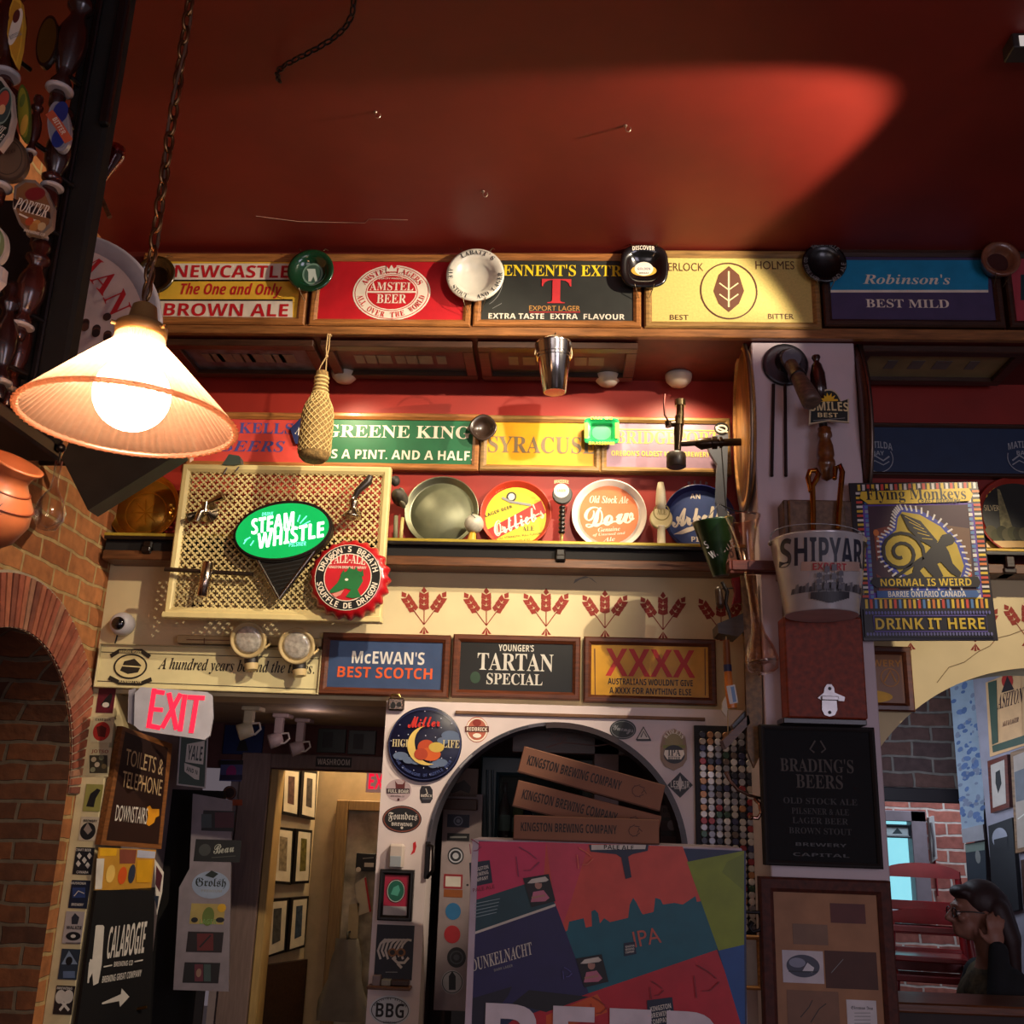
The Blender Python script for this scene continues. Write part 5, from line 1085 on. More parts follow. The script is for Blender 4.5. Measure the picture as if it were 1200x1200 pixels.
barrelhead('tall barrel end with a bright wooden head and dark tap, left side of the pillar', px0 - .002, (hz0 + hz1) / 2, -1, (hz0 - hz1) / 2, .028)
barrelhead('dark brown barrel end on the right side of the pillar', px1 + .032, W(1005, 505, 3.98).z, 1, (hz0 - hz1) / 2, .03)
# barrel tap
TX = px0 - .03; T = Thing('barrel_tap', 'dark brass barrel tap standing out to the left from the barrel head', 'tap', YP(3.98), 866, 518, 0); s = T.sx; DB_ = mat('#3a2c1e', .3, .75, .3)
def q(x, y, z=0.): a, c = T.L(x, y); return (a, c, z)
b = T.mb(); b.tube([q(868, 518), q(838, 519)], 4.6 * s, DB_, 16); b.tube([q(840, 519), q(834, 519)], 8.5 * s, DB_, 6); b.tube([q(846, 518.5), q(843, 518.5)], 7 * s, DB_, 18)
b.tube([q(834, 519), q(822, 520), q(815, 519)], [6 * s, 7.5 * s, 4 * s], DB_, 14); b.tube([q(818, 519), q(797, 520)], 3.6 * s, DB_, 14); b.done('pipe')
b = T.mb(); b.tube([q(794, 528), q(795, 505), q(796, 488)], [4 * s, 5.5 * s, 5 * s], DB_, 14); b.tube([q(796, 498), q(797, 486), q(797, 474)], [6 * s, 5 * s, 4.6 * s], metal('#8a7a58', .3), 8); b.tube([q(797, 476), q(797, 469)], 6.6 * s, metal('#9a8a68', .25), 20); b.done('valve')
b = T.mb(); b.lathe([(9.5 * s, 0), (11.5 * s, .004), (11.5 * s, 16 * s), (10 * s, 18 * s), (4 * s, 18.6 * s)], (*T.L(792.5, 548), 0), (0, 1, 0), mat('#2a2018', .45), 24); b.done('cup')
b = T.mb(); b.tube([q(793, 497), q(784, 497)], 3.4 * s, DB_, 10); b.tube([q(784, 500), q(783, 494)], 4.4 * s, DB_, 10); b.tube([q(784, 495), q(779, 486), q(778, 472), q(779, 462)], 1.3 * s, mat('#4a1812', .4), 8); b.done('lever')

# ------------------------------------------------------------------ hung on the pillar front
def onpil(name, label, cat, x, y, off=.004, group=None): return Thing(name, label, cat, PIL, x, y, off, group)
T = onpil('lever_flange', 'round black iron flange with a stubby wooden lever and two rods, pillar top', 'flange', 920, 428); s = T.sx
GM = metal('#6a6a72', .35); b = T.mb(); b.lathe([(26.5 * s, -.003), (27 * s, .006), (25 * s, .012), (22 * s, .01), (16 * s, .012), (.001, .014)], (0, 0, 0), (0, 0, 1), mat('#4a4a52', .35, .8), 44); b.done('flange')
b = T.mb(); c1 = T.L3(923, 424, .012); b.lathe([(15 * s, 0), (15 * s, .01), (12 * s, .03), (13 * s, .035), (11 * s, .05)], c1, (.1, -.1, 1), GM, 32); b.done('boss')
b = T.mb(); p0, p1, p2 = Vector(T.L3(927, 428, .05)), Vector(T.L3(934, 440, .12)), Vector(T.L3(952, 472, .2)); b.tube([p0, p1, p1 + (p2 - p1) * .5, p1 + (p2 - p1) * .97, p2], [8 * s, 8 * s, 10 * s, 11 * s, 8 * s], wood('#5a463c', .45), 20); b.done('lever')
b = T.mb(); b.tube([p1 - (p1 - p0) * .1, p1 + (p2 - p1) * .08], 10 * s, GM, 20); b.done('collar', None)
for x0_, x1_ in ((906.5, 904.5), (920, 921)): b = T.mb(); b.tube([T.L3(x0_, 450, .005), T.L3(x1_, 556, .006)], 1.9 * s, mat('#1c0c0a', .4), 8); b.ball(T.L3(x1_, 557, .006), 2.2 * s, mat('#1c0c0a', .4), 8); b.done('rod')
T = onpil('tap_handle', 'brown pump handle with a black sunrise badge, high on the white pillar', 'tap handle', 969, 563, .07); s = T.sx
def lz(b, prof, x0_, y0_, x1_, y1_, m, z=0.0, seg=28):
    p0, p1 = Vector(T.L3(x0_, y0_, z)), Vector(T.L3(x1_, y1_, z)); L_ = (p1 - p0).length; b.lathe([(r * s, t * L_) for r, t in prof], p0, p1 - p0, m, seg)
b = T.mb(); lz(b, [(.1, 0), (4.8, .02), (5.4, .06), (3.6, .13), (3.2, .16), (6, .22), (9, .42), (9.6, .65), (9, 1)], 956, 416, 961, 470, HB_[1]); b.done('grip')
b = T.mb(); lz(b, [(8, 0), (7.6, .06), (8.6, .1), (8.8, .16), (6.5, .2), (9.4, .34), (10.4, .52), (9, .58), (10.8, .64), (11, .7), (9.6, .74), (7.8, .8), (6.4, .95), (.1, 1)], 966, 502, 969, 564, wood('#6a3c18', .3, .4, (20, 20, 4), .6)); b.done('shaft')
b = T.mb(); b.tube([T.L3(963, 470, 0), T.L3(965, 505, 0)], 5 * s, BLACKW, 10); b.tube([T.L3(967, 540, 0), T.L3(967, 540, -.07)], .006, BLACKW, 8); b.done('spindle')
shp = [(947, 477), (957, 473)] + [(969 + 13 * math.cos(R_(a)), 472 - 13 * math.sin(R_(a))) for a in range(160, 10, -15)] + [(984, 473), (993, 470), (993, 498), (970, 496), (946, 500)]
b = T.mb(); b.prism(shp, .015, .026, mat('#c8b898', .4)); bd = b.done('badge'); b = T.mb(.0264); b.poly([(970 + (x - 970) * .92, 482 + (y - 482) * .92) for x, y in shp], mat('#101a14'))
YS = mat('#e8b81c'); b.poly([(959, 474)] + [(969 + (11 if k % 2 else 6.5) * math.cos(R_(170 - k * 14)), 474 - (11 if k % 2 else 6.5) * math.sin(R_(170 - k * 14))) for k in range(12)] + [(980, 473)], YS)
b.text('SMILES', 970, 480, 45, 11, C_CRM, 'b', warp=1); b.text('BEST', 968, 489.5, 24, 5.5, C_CRM, 'b'); b.line([(951, 496), (988, 493)], .7, C_GRY); b.done('badge_print', bd)
# wooden bottle-opener box with brass hooks and the bucket
T = onpil('opener_box', 'upright wooden box with a steel bottle opener low on its front, on the pillar', 'box', 966, 846, .11)
RB_ = wood('#7c2c12', .6, .4, (16, 16, 3), 0); b = T.mb(); b.pbox(921, 722, 1014, 842, -.108, -.004, RB_, .006); b.done('lower_box')
b = T.mb(); b.pbox(918, 842, 1016, 849, -.108, .0, BLACKW, .003); b.done('base')
b = T.mb(); b.pbox(921, 585, 1003, 722, -.108, -.012, wood('#5c4434', .55, .4, (16, 16, 3)), .005); b.done('back_board')
b = T.mb(); b.pbox(925, 586, 991, 640, -.012, .004, wood('#6e5642', .55, .4, (16, 16, 3)), .006); b.done('front_board')
b = T.mb(); s = T.sx; x_, y_ = T.L(972, 820); ST = metal('#8e8a88', .3)
b.prism([(966, 806), (969, 802), (974, 802), (977, 806), (978, 812), (990, 817), (989, 822), (980, 821), (981, 832), (978, 838), (972, 840), (966, 838), (963, 832), (963, 821), (958, 818), (965, 812)], -.003, .004, ST); b.cbox(x_ - 10 * s, y_ - 1 * s, .004, x_ + 10 * s, y_ + 4 * s, .014, ST, .002); b.z = .0045; b.disc(972, 807, 2, 2, C_BLK); b.disc(972, 835, 2, 2, C_BLK); b.done('bottle_opener')
BR_ = metal('#a8702c', .22)
for lb, xs in (('left', ((950, 575), (947, 560), (949, 552), (956, 551), (959, 556), (956.5, 562), (952, 570), (953, 600), (953, 622))), ('right', ((978, 560), (979, 548), (984, 545), (987, 553), (985, 575), (983, 600), (982, 618)))):
    T = onpil('brass_hook', 'curled brass hook holding the white bucket, %s of the pair' % lb, 'hook', xs[-1][0], xs[-1][1], .135, 'brass hooks above the white bucket'); b = T.mb(); P = [T.L3(x, y, 0) for x, y in xs]; s = T.sx
    b.tube(P, [2.6 * s] + [3.4 * s] * (len(P) - 2) + [3.2 * s], BR_, 12); b.ball(P[0], 3.2 * s, BR_, 10); b.ball(P[-1], 3.8 * s, BR_, 10); e_ = P[-2]; b.tube([(e_[0], e_[1], -.002), (e_[0], e_[1], -.0175)], 3 * s, BR_, 8); b.done('hook')
T = Thing('printed_bucket', 'white printed metal bucket with a sailing ship, hanging on the pillar box', 'bucket', PIL, 963, 722, .25); s = T.sx
WB = mat('#c4c0c2', .25, .35, .08, coat=.3); H = T.L(962, 636)[1]; ra_, rb_ = 42 * s, 56 * s
b = T.mb(); b.lathe([(ra_ - .002, .001), (ra_, 0), (ra_ + .002, .004), (rb_, H - .004), (rb_ + .003, H), (rb_, H + .003), (rb_ - .003, H - .002), (ra_ - .003, .006), (.001, .006)], (0, 0, 0), (0, 1, 0), WB, 64); b.done('body')
b = T.mb(); b.tube([(rb_ * math.cos(R_(a)) * 1.02, H + .006 * 0 + 22 * s * math.sin(R_(a)) ** .6 if 0 < a < 180 else H, .02 * math.sin(R_(a))) for a in range(0, 181, 10)], .0022, metal('#8a8684', .3), 7); 
for sg in (-1, 1): b.ball((sg * (rb_ + .003), H - .008, 0), .008, metal('#8a8684', .3), 10)
b.done('handle')
def wrap(fn, nm):
    """print curved round the bucket: drawn flat in pixels, then bent onto its wall"""
    b = T.mb(0); fn(b); V = []
    for x, y, z in b.v:
        t = max(0, min(1, y / H)); r = ra_ + (rb_ - ra_) * t + .0025 + z; a = max(-1.5, min(1.5, math.asin(max(-.999, min(.999, x / r))))); V.append((r * math.sin(a), y, r * math.cos(a)))
    b.v = V; return b.done(nm)
def fn(b):
    N = mat('#1c2236'); b.text('SHIPYARD', 963, 655, 108, 32, N, 'b', warp=-4)
    for k in range(23): x = 930 + k * 2.9; b.poly([(x, 671 - abs(k - 11) * .25), (x + 3, 671 - abs(k - 11) * .25), (x + 3, 682 - abs(k - 11) * .35), (x, 682 - abs(k - 11) * .35)], mat('#b89a8c'))
    b.text('EXPORT', 960, 675.5, 38, 8, mat('#a82430'), 'b')
wrap(fn, 'lettering')
def fn(b):
    for i in range(26):
        x = 922 + i * 3.3; hgt = 6 + 5 * math.sin(i * 1.9) ** 2; b.poly([(x, 702), (x + 3.2, 702), (x + 3, 702 - hgt), (x + .5, 701 - hgt * .8)], mat(('#4a4a50', '#6a6a70', '#3a3a42')[i % 3]))
    K = mat('#2a2a32')
    for k in range(14): x = 940 + k * 3.1; d = abs(k - 6.5); b.poly([(x, 703), (x + 3.2, 703), (x + 3.2, 716 - d * .9), (x, 716 - d * .9)], K)
    for x, h in ((948, 22), (956, 30), (964, 32), (972, 24)):
        b.line([(x, 704), (x, 704 - h)], .9, K)
        for k in range(3): b.poly([(x - 3, 702 - h * .3 * (k + .2)), (x + 3, 702 - h * .3 * (k + .2)), (x + 2.4, 702 - h * .3 * (k + .9)), (x - 2.4, 702 - h * .3 * (k + .9))], mat('#5a5a64'))
wrap(fn, 'ship_print')
# dark board of beers
T = onpil('chalk_board', 'large black board with dim gold brewery lettering, low on the pillar', 'board', 962, 1016, .03)
b = T.mb(); b.frame(893, 851, 1029, 1016, 6, -.03, .012, mat('#17100f', .8)); b.done('frame')
b = T.mb(); b.pbox(898, 856, 1024, 1011, -.028, 0, mat('#0b0c10', .9), 0); b.done('panel')
b = T.mb(.001); GL = mat('#3c3229', .6); b.text("BRADING'S", 957, 897, 88, 17, GL, 'r'); b.text('BEERS', 960, 916, 56, 17, GL, 'r')
for t, y, wd in (('OLD STOCK ALE', 939, 88), ('PILSENER & ALE', 951, 68), ('LAGER BEER', 962, 66), ('BROWN STOUT', 974, 74)): b.text(t, 961, y, wd, 7.5, mat('#292423', .6), 'r')
b.text('BREWERY', 962, 990, 60, 4, mat('#26221f')); b.text('CAPITAL', 962, 1002, 66, 4, mat('#26221f'))
for sg in (-1, 1): b.line([(958 + sg * 3, 868), (958 + sg * 9, 878), (958 + sg * 4, 882)], 2, GL)
b.done('lettering')
# framed keepsakes
T = onpil('keepsake_frame', 'brown-framed display of old tickets and cards at the foot of the pillar', 'frame', 972, 1260, .03)
b = T.mb(); b.frame(893, 1030, 1050, 1262, 17, -.03, .016, wood('#4a1e12', .7, .4, (16, 16, 3), 0)); b.done('frame')
b = T.mb(); b.pbox(906, 1043, 1037, 1250, -.028, 0, mat('#a07454', .7), 0); b.done('backing')
for nm, lb, (x0_, y0_, x1_, y1_), c in (('ticket', 'maroon ticket', (973, 1059, 1014, 1082), '#5a2a24'), ('card', 'tan slip', (929, 1083, 970, 1107), '#7c5e4a'), ('picture_card', 'white card with an oval view', (917, 1114, 965, 1152), '#c8c0c4'), ('card', 'large brown card', (967, 1115, 1028, 1159), '#4a2618'), ('card', 'tan card with pen strokes', (923, 1161, 984, 1225), '#7e5a44'), ('card', 'white visiting card', (993, 1172, 1028, 1225), '#cfcacc')):
    b = T.mb(.001); b.arect(x0_, y0_, x1_, y1_, mat(c, .6))
    if 'oval' in lb: b.disc(941, 1132, 20, 14, mat('#3a3e50')); b.disc(934, 1128, 10, 6, mat('#8a8ea0')); b.poly([(940, 1138), (946, 1128), (954, 1134), (952, 1140)], mat('#d8d4d8')); b.line([(924, 1138), (958, 1139)], 1.5, mat('#1a1e2a'))
    if 'pen' in lb: b.line([(938, 1192), (948, 1180), (952, 1172)], 1, C_BLK); b.line([(950, 1198), (960, 1182), (968, 1176)], 1, C_BLK)
    if 'visiting' in lb: b.text('Sleeman Inn', 1010, 1181, 26, 4, C_BLK, 'fr'); [b.line([(1001, y), (1020, y)], .8, C_GRY) for y in (1187, 1191, 1195, 1199)]
    if lb.startswith('large'): b.line([(974, 1140), (988, 1124)], .6, C_GRY)
    b.done(nm, None, lb)
# yard glass in its bracket
GY = PF - .13; T = Thing('yard_glass', 'tall yard-of-ale glass with flared mouth and bulb foot, in a wooden bracket', 'glass', YP(GY), 895, 790, 0); s = T.sx
YG = glass('yard_glass_clear', '#f2e6de', .06)
def ax(t): return Vector(T.L3(895 + (869 - 895) * t, 790 + (606 - 790) * t, 0))
A0, A1_ = ax(0), ax(1); L_ = (A1_ - A0).length
b = T.mb(); b.lathe([(.001, 0), (9, .0), (17, .02), (20, .06), (17.5, .13), (10, .22), (6, .3), (5, .45), (6, .6), (9, .74), (15, .88), (23, .985), (24, 1)][:0] or [(r * s, t * L_) for r, t in ((.05, .02), (10, .0), (18, .03), (20, .09), (16, .17), (9, .25), (6, .34), (5.4, .5), (7, .64), (11, .8), (17, .92), (23, .99), (23.6, 1.0), (22.4, .995), (16, .92), (10, .8), (5, .62), (4, .5), (4.6, .34), (8, .24), (15, .16), (18, .09), (.05, .05))], A0, A1_ - A0, YG, 44); b.done('glass')
b = T.mb(); b.lathe([((16.5) * s, -.002), (18.6 * s, 0), (18.6 * s, .004), (16.5 * s, .006)], A0 + (A1_ - A0) * .075, A1_ - A0, metal('#b0a090', .2), 30); b.done('beaded_ring')
T2 = T; T = Thing('glass_bracket', 'reddish wooden arm that holds the yard glass', 'bracket', YP(GY), 884, 665, 0); s = T.sx
b = T.mb(); x0_, y0_, x1_, y1_ = T.box(856, 659, 921, 671); zc_ = 0; xm_ = T.L(879, 665)[0]; MH = wood('#5a2418', .4)
b.cbox(x0_, y0_, .02, x1_, y1_, .034, MH, .003); b.cbox(x0_, y0_, -.034, x1_, y1_, -.02, MH, .003); b.cbox(x0_ - .012, y0_, -.034, x0_, y1_, .034, MH, .003); b.cbox(x1_ - .012, y0_ - .004, -(PF - GY) + .001, x1_ + .01, y1_, .034, MH, .003); b.done('arm')
# left flank of the pillar: wooden plank, tilted green bucket and small things hung there
T = Thing('wall_plank', 'long upright rough wooden plank along the left edge of the pillar', 'plank', YP(PF + .02), 880, 892, 0); b = T.mb(); b.prism([(868, 674), (886, 674), (893, 750), (893, 880), (884, 900), (876, 880), (873, 760)], -.03, .0, wood('#7a5a30', .6, .5, (16, 16, 3))); b.done('plank')
T = Thing('printed_bucket', 'tilted dark green beer bucket hanging left of the yard glass', 'bucket', YP(PF - .02), 845, 676, 0); s = T.sx
axb = (Vector(T.L3(837, 606, .0)) - Vector(T.L3(845, 676, 0))).normalized(); axb = Vector((-.14, .98, .12)).normalized(); GB_ = mat('#1c3a1c', .35, .3, .15, coat=.3)
b = T.mb(); b.lathe([(.001, .002), (9 * s, 0), (9.6 * s, .006), (24 * s, 66 * s), (25 * s, 68 * s), (23.6 * s, 68 * s), (9 * s, .01), (.001, .008)], (0, 0, 0), axb, [mat('#6a6a66', .3, .8)] * 2 + [GB_] * 6, 48); b.done('body')
b = T.mb(17 * s); b.text('STEAM', 834, 638, 24, 9, C_GRY, 'b', rot=30); b.text('WHISTLE', 843, 648, 32, 9, C_GRY, 'b', rot=30)
b.z = 12 * s; b.poly([(840, 640), (856, 634), (862, 660), (848, 664)], mat('#7a5a48')); b.text('CB', 851, 650, 12, 16, mat('#3a2018'), 'b', rot=16); b.v = [(x, y, z + y * .02) for x, y, z in b.v]; b.done('lettering')
b = T.mb(); b.tube([(-20 * s, 66 * s, .01), (0, 90 * s, .0), (20 * s, 70 * s, -.01)], .002, metal('#777777', .3), 6); b.tube([(0, 90 * s, 0), (18 * s, 84 * s, -.02), (T.loc((px0, 0, 0))[0] + .002, 84 * s, -.06)], .003, BLACKW, 6); b.done('handle')
T = Thing('bottle_cluster', 'dark corkscrew hanging below the tilted green bucket', 'corkscrew', YP(PF + .06), 855, 727, 0); s = T.sx; T.o.name = 'corkscrew'
b = T.mb(); b.lathe([(3 * s, 0), (5 * s, 6 * s), (4.4 * s, 22 * s), (3 * s, 26 * s)], (-10 * s, 14 * s, 0), (-.1, 1, 0), wood('#3a2414', .4), 16); b.done('grip')
b = T.mb(); b.tube([(-8 * s, 46 * s, 0), (-2 * s, 34 * s, .004), (-4 * s, 20 * s, 0), (0, 8 * s, 0), (1 * s, 0, 0)], [2 * s, 2.6 * s, 2.2 * s, 2 * s, 1 * s], BLACKW, 8); b.tube([(-8 * s, 38 * s, 0), (20 * s, 40 * s, -.0), (T.loc((px0, 0, 0))[0] + .003, 40 * s, -.02)], .003, BLACKW, 6); b.done('screw')
T = Thing('bar_towel', 'folded dark red cloth tucked behind the yard glass', 'cloth', YP(PF + .05), 862, 705, 0); b = T.mb(); b.prism([(857, 678), (872, 676), (871, 690), (868, 706), (858, 709), (861, 694)], -.02, .012, mat('#7a141c', .9, bump=.4)); b.prism([(860, 682), (867, 681), (864, 704), (861, 705)], .012, .02, mat('#6a1018', .9, bump=.4)); b.done('cloth')
T = Thing('wall_bracket', 'small dark wooden ledge on the pillar side, above the orange tap handle', 'bracket', YP(PF + .08), 854, 746, 0); b = T.mb(); b.prism([(838, 734), (868, 722), (872, 740), (862, 749), (839, 745)], -.07, .06, wood('#3a2c1c', .5)); b.done('ledge')
T = Thing('tap_handle', 'orange and brown tap handle with a white label hanging under the ledge', 'tap handle', YP(PF + .05), 855, 838, 0); s = T.sx
b = T.mb(); b.tube([T.L3(851, 750), T.L3(852, 772), T.L3(852.5, 781)], [4 * s, 4.5 * s, 4.5 * s], mat('#7a4418', .4), 16); b.done('neck')
b = T.mb(); b.tube([T.L3(852.5, 779), T.L3(853, 787)], 4.9 * s, mat('#1c2a5a', .4), 16); b.done('band')
b = T.mb(); b.tube([T.L3(853, 787), T.L3(854, 803), T.L3(857, 815), T.L3(858, 830)], [4.4 * s, 5 * s, 7 * s, 6 * s], mat('#c8742c', .35), 18); b.done('body')
b = T.mb(7 * s); b.poly([(850, 805), (860, 803), (864, 824), (854, 826)], mat('#c8c4bc')); b.poly([(855, 806), (859, 805), (862, 823), (858, 824)], mat('#6a8ab0')); b.done('label')
b = T.mb(); b.prism([(846, 824), (850, 816), (853, 828), (851, 840), (846, 834)], -.006, .006, mat('#c8b89a', .5)); b.tube([T.L3(853, 832), T.L3(853, 870)], .002, STR, 5); b.tube([T.L3(851, 752), T.L3(851, 746)], .003, STR, 5); b.done('tassel')
T = Thing('wall_bracket', 'slanted dark wooden bracket at the lower left of the pillar', 'bracket', YP(PF + .04), 862, 876, 0); b = T.mb(); b.prism([(846, 868), (876, 838), (878, 848), (850, 878)], -.06, .02, OAKD); b.prism([(858, 850), (876, 830), (876, 842), (862, 858)], -.06, -.0, BLACKW); b.done('arm')
# chrome and iron hooks at the pillar's left edge
T = Thing('coat_hook', 'curved chrome coat hook in front of the bottle-cap panel', 'hook', YP(PF + .01), 886, 952, 0); s = T.sx; CR_ = metal('#b08a78', .2)
b = T.mb(); b.tube([T.L3(x, y, z) for x, y, z in ((893, 936, -.005), (878, 932, .01), (864, 925, .03), (855, 914, .04), (851, 905, .045))], [2 * s, 2 * s, 2 * s, 2 * s, 3 * s], CR_, 10); b.tube([T.L3(x, y, z) for x, y, z in ((884, 936, .0), (890, 942, .01), (892, 952, .015), (888, 959, .015), (880, 958, .015))], 2.4 * s, CR_, 10); b.ball(T.L3(880, 958, .015), 3.4 * s, CR_, 10); b.done('hook')
T = Thing('coat_hook', 'black wrought iron hook curling out over the painted beer panel', 'hook', YP(PF - .03), 890, 1075, 0); s = T.sx; IR = mat('#141010', .4, .5)
b = T.mb(); b.tube([T.L3(x, y) for x, y in ((853, 1054), (852, 1060), (855, 1066), (866, 1068), (880, 1069), (894, 1069))], [2.6 * s] + [2 * s] * 5, IR, 10); b.ball(T.L3(853, 1054), 3.2 * s, IR, 10)
b.tube([T.L3(x, y) for x, y in ((890, 1070), (894, 1080), (890, 1090), (882, 1092), (878, 1086), (882, 1080))], [2.2 * s] * 5 + [3 * s], IR, 10); b.tube([T.L3(894, 1069), (T.L(900, 1069)[0], T.L(900, 1069)[1], -.03)], 2.4 * s, IR, 8); b.done('hook')
T = Thing('framed_print', 'small pale wooden frame with white print, beside the pillar foot', 'frame', YP(PF + .2), 880, 1160, 0); b = T.mb(); b.frame(862, 1096, 892, 1160, 5, -.015, .006, wood('#b8824a', .4)); b.done('frame'); b = T.mb(); b.pbox(865, 1100, 889, 1156, -.012, 0, mat('#d8d4cc'), 0); b.done('print')

# ------------------------------------------------------------------ winged monkey sign
T = Thing('tin_sign', 'bright patterned tin beer sign with a black winged monkey, right of the pillar', 'sign', YP(PF - .045), 1085, 751, 0, None, ((1000, 658), (1155, 657)))
b = T.mb(); x0_, y0_, x1_, y1_ = T.box(1003, 565, 1158, 751); b.cbox(x0_, y0_, -.006, x1_, y1_, 0, mat('#140a12', .35), .002); b.done('plate')
MC = [mat(h, .4) for h in ('#d8b82c', '#c8402c', '#4a7ab0', '#d8d4cc', '#7a3a8a', '#d0742c', '#8a9aa8')]
b = T.mb(.0006); b.step = .00001
def fx(u, v): return (1000 + 148 * u + v * (12 + 8 * u), 566 + 184 * v - 3 * u + 3 * v * u)   # u, v across and down the sheet
def fq(u0, v0, u1, v1, m): b.poly([fx(u0, v0), fx(u1, v0), fx(u1, v1), fx(u0, v1)], m)
random.seed(4)
fq(.06, .14, .93, .74, mat('#5a3a9a')); fq(.1, .15, .9, .7, mat('#3a1a2c'))
for k in range(26):
    u = .03 + k * .0365; fq(u, .012, u + .022, .05, MC[(0, 3, 1)[k % 3]]); fq(u, .742, u + .02, .8, MC[(0, 1, 2, 0, 5)[k % 5]])
for k in range(24):
    v = .06 + k * .0285; fq(.012, v, .06, v + .015, MC[(3, 0, 1)[k % 3]]); fq(.93, v, .985, v + .015, MC[(5, 3, 0, 1)[k % 4]]); fq(.075, v, .1, v + .02, MC[(2, 6, 2)[k % 3]]); fq(.885, v, .915, v + .02, MC[(2, 6, 3)[k % 3]])
for pts_, m in (([(.13, .3), (.3, .27), (.2, .44), (.14, .5)], '#7a3424'), ([(.62, .27), (.88, .3), (.86, .66), (.8, .5)], '#6a4a34'), ([(.13, .58), (.3, .68), (.14, .69)], '#7a3424')):
    b.poly([fx(*q_) for q_ in pts_], mat(m))
for k in range(9): t = k / 8; x, y = fx(.64 + .2 * t, .29 + .3 * t); b.disc(x, y, 3.4, 3.4, MC[1]); b.disc(x, y, 1.6, 1.6, MC[0])
for k in range(5): x, y = fx(.15 + .02 * k, .32 + .04 * k); b.disc(x, y, 3.4, 4, MC[5])
# blue halo with white dashes, yellow field
fx0 = fx
fx = lambda u, v: fx0(u, v if v < .2 or v > .73 else v - .08)
halo = [(.36, .26), (.5, .28), (.66, .36), (.78, .48), (.82, .62), (.78, .7), (.46, .71), (.3, .66), (.2, .56), (.2, .44), (.3, .38), (.32, .3)]
def sc_(p, k): return [(.5 + (u - .5) * k, .5 + (v - .5) * k) for u, v in p]
b.poly([fx(*q_) for q_ in sc_(halo, 1.1)], mat('#3a44a0')); 
H2 = sc_(halo, 1.02); 
for i in range(len(H2)):
    (u0, v0), (u1, v1) = H2[i], H2[(i + 1) % len(H2)]
    for t in (.1, .35, .6, .85):
        u, v = u0 + (u1 - u0) * t, v0 + (v1 - v0) * t; du, dv = u - .5, v - .5; ln = math.hypot(du, dv); du, dv = du / ln, dv / ln
        b.line([fx(u, v), fx(u + du * .045, v + dv * .04)], 2.2, MC[3])
b.poly([fx(*q_) for q_ in sc_(halo, .96)], mat('#b8a02c'))
fq(.1, .735, .93, .742, MC[0])
b.done('pattern')
b = T.mb(.006); b.step = .00005; K = mat('#0a0608', .4)
def B(*p): b.poly([fx(*q_) for q_ in p], K)
B((.5, .55), (.6, .47), (.66, .46), (.7, .53), (.72, .6), (.78, .66), (.76, .69), (.7, .66), (.63, .59), (.6, .6), (.64, .68), (.58, .7), (.5, .62), (.46, .64), (.5, .69), (.4, .7), (.41, .64), (.44, .58))
B((.62, .47), (.66, .42), (.72, .41), (.76, .45), (.74, .475), (.69, .49), (.65, .5)); B((.35, .28), (.5, .33), (.62, .46), (.58, .5), (.48, .45), (.4, .38))
for k in range(5): b.line([fx(.38 + .03 * k, .3 + .035 * k), fx(.5 + .02 * k, .36 + .022 * k)], .7, MC[0])
b.line([fx(.33 + (.035 + .012 * i * .45) * math.cos(i * .42 + 1.4), .53 + (.028 + .0095 * i * .45) * math.sin(i * .42 + 1.4)) for i in range(32)] + [fx(.46, .58), fx(.5, .56)], 4, K); b.done('monkey_emblem')
fx = fx0
b = T.mb(.0075); b.step = .00005; b.poly([fx(*q_) for q_ in ((.05, .06), (.9, .05), (.93, .09), (.9, .13), (.5, .14), (.1, .14), (.04, .1))], MC[0]); x, y = fx(.48, .09); b.text('Flying Monkeys', x, y, 122, 19, K, 'r'); x, y = fx(.66, .128); b.text('CRAFT BREWERY', x, y, 52, 5, K, 'b')
b.poly([fx(*q_) for q_ in ((.1, .605), (.9, .605), (.92, .64), (.9, .67), (.12, .67), (.08, .64))], K); x, y = fx(.5, .638); b.text('NORMAL IS WEIRD', x, y, 108, 9, MC[0], 'b')
b.poly([fx(*q_) for q_ in ((.12, .69), (.88, .69), (.9, .72), (.88, .735), (.12, .735))], mat('#2c5a9a')); x, y = fx(.5, .712); b.text('BARRIE ONTARIO CANADA', x, y, 92, 7, MC[3], 'b')
fq(.01, .805, .985, .985, K)
for k in range(40): u = .03 + k * .0238; x, y = fx(u, .83); b.disc(x, y, 1.3, 2, mat('#5a5a9a')); x, y = fx(u, .965); b.disc(x, y, 1.3, 2, mat('#6a6a9a'))
b.line([fx(.08, .85), fx(.93, .85), fx(.93, .95), fx(.08, .95), fx(.08, .85)], 1.4, mat('#5a4a9a')); x, y = fx(.5, .9); b.text('DRINK IT HERE', x, y, 128, 13, MC[0], 'b'); b.done('lettering')
b = T.mb(); 
for y in (590, 640): q_ = T.L(1002 + (y - 590) * .06, y); b.tube([(q_[0], q_[1], -.004), (q_[0], q_[1], -.0445)], .008, BLACKW, 8)
b.done('standoff')
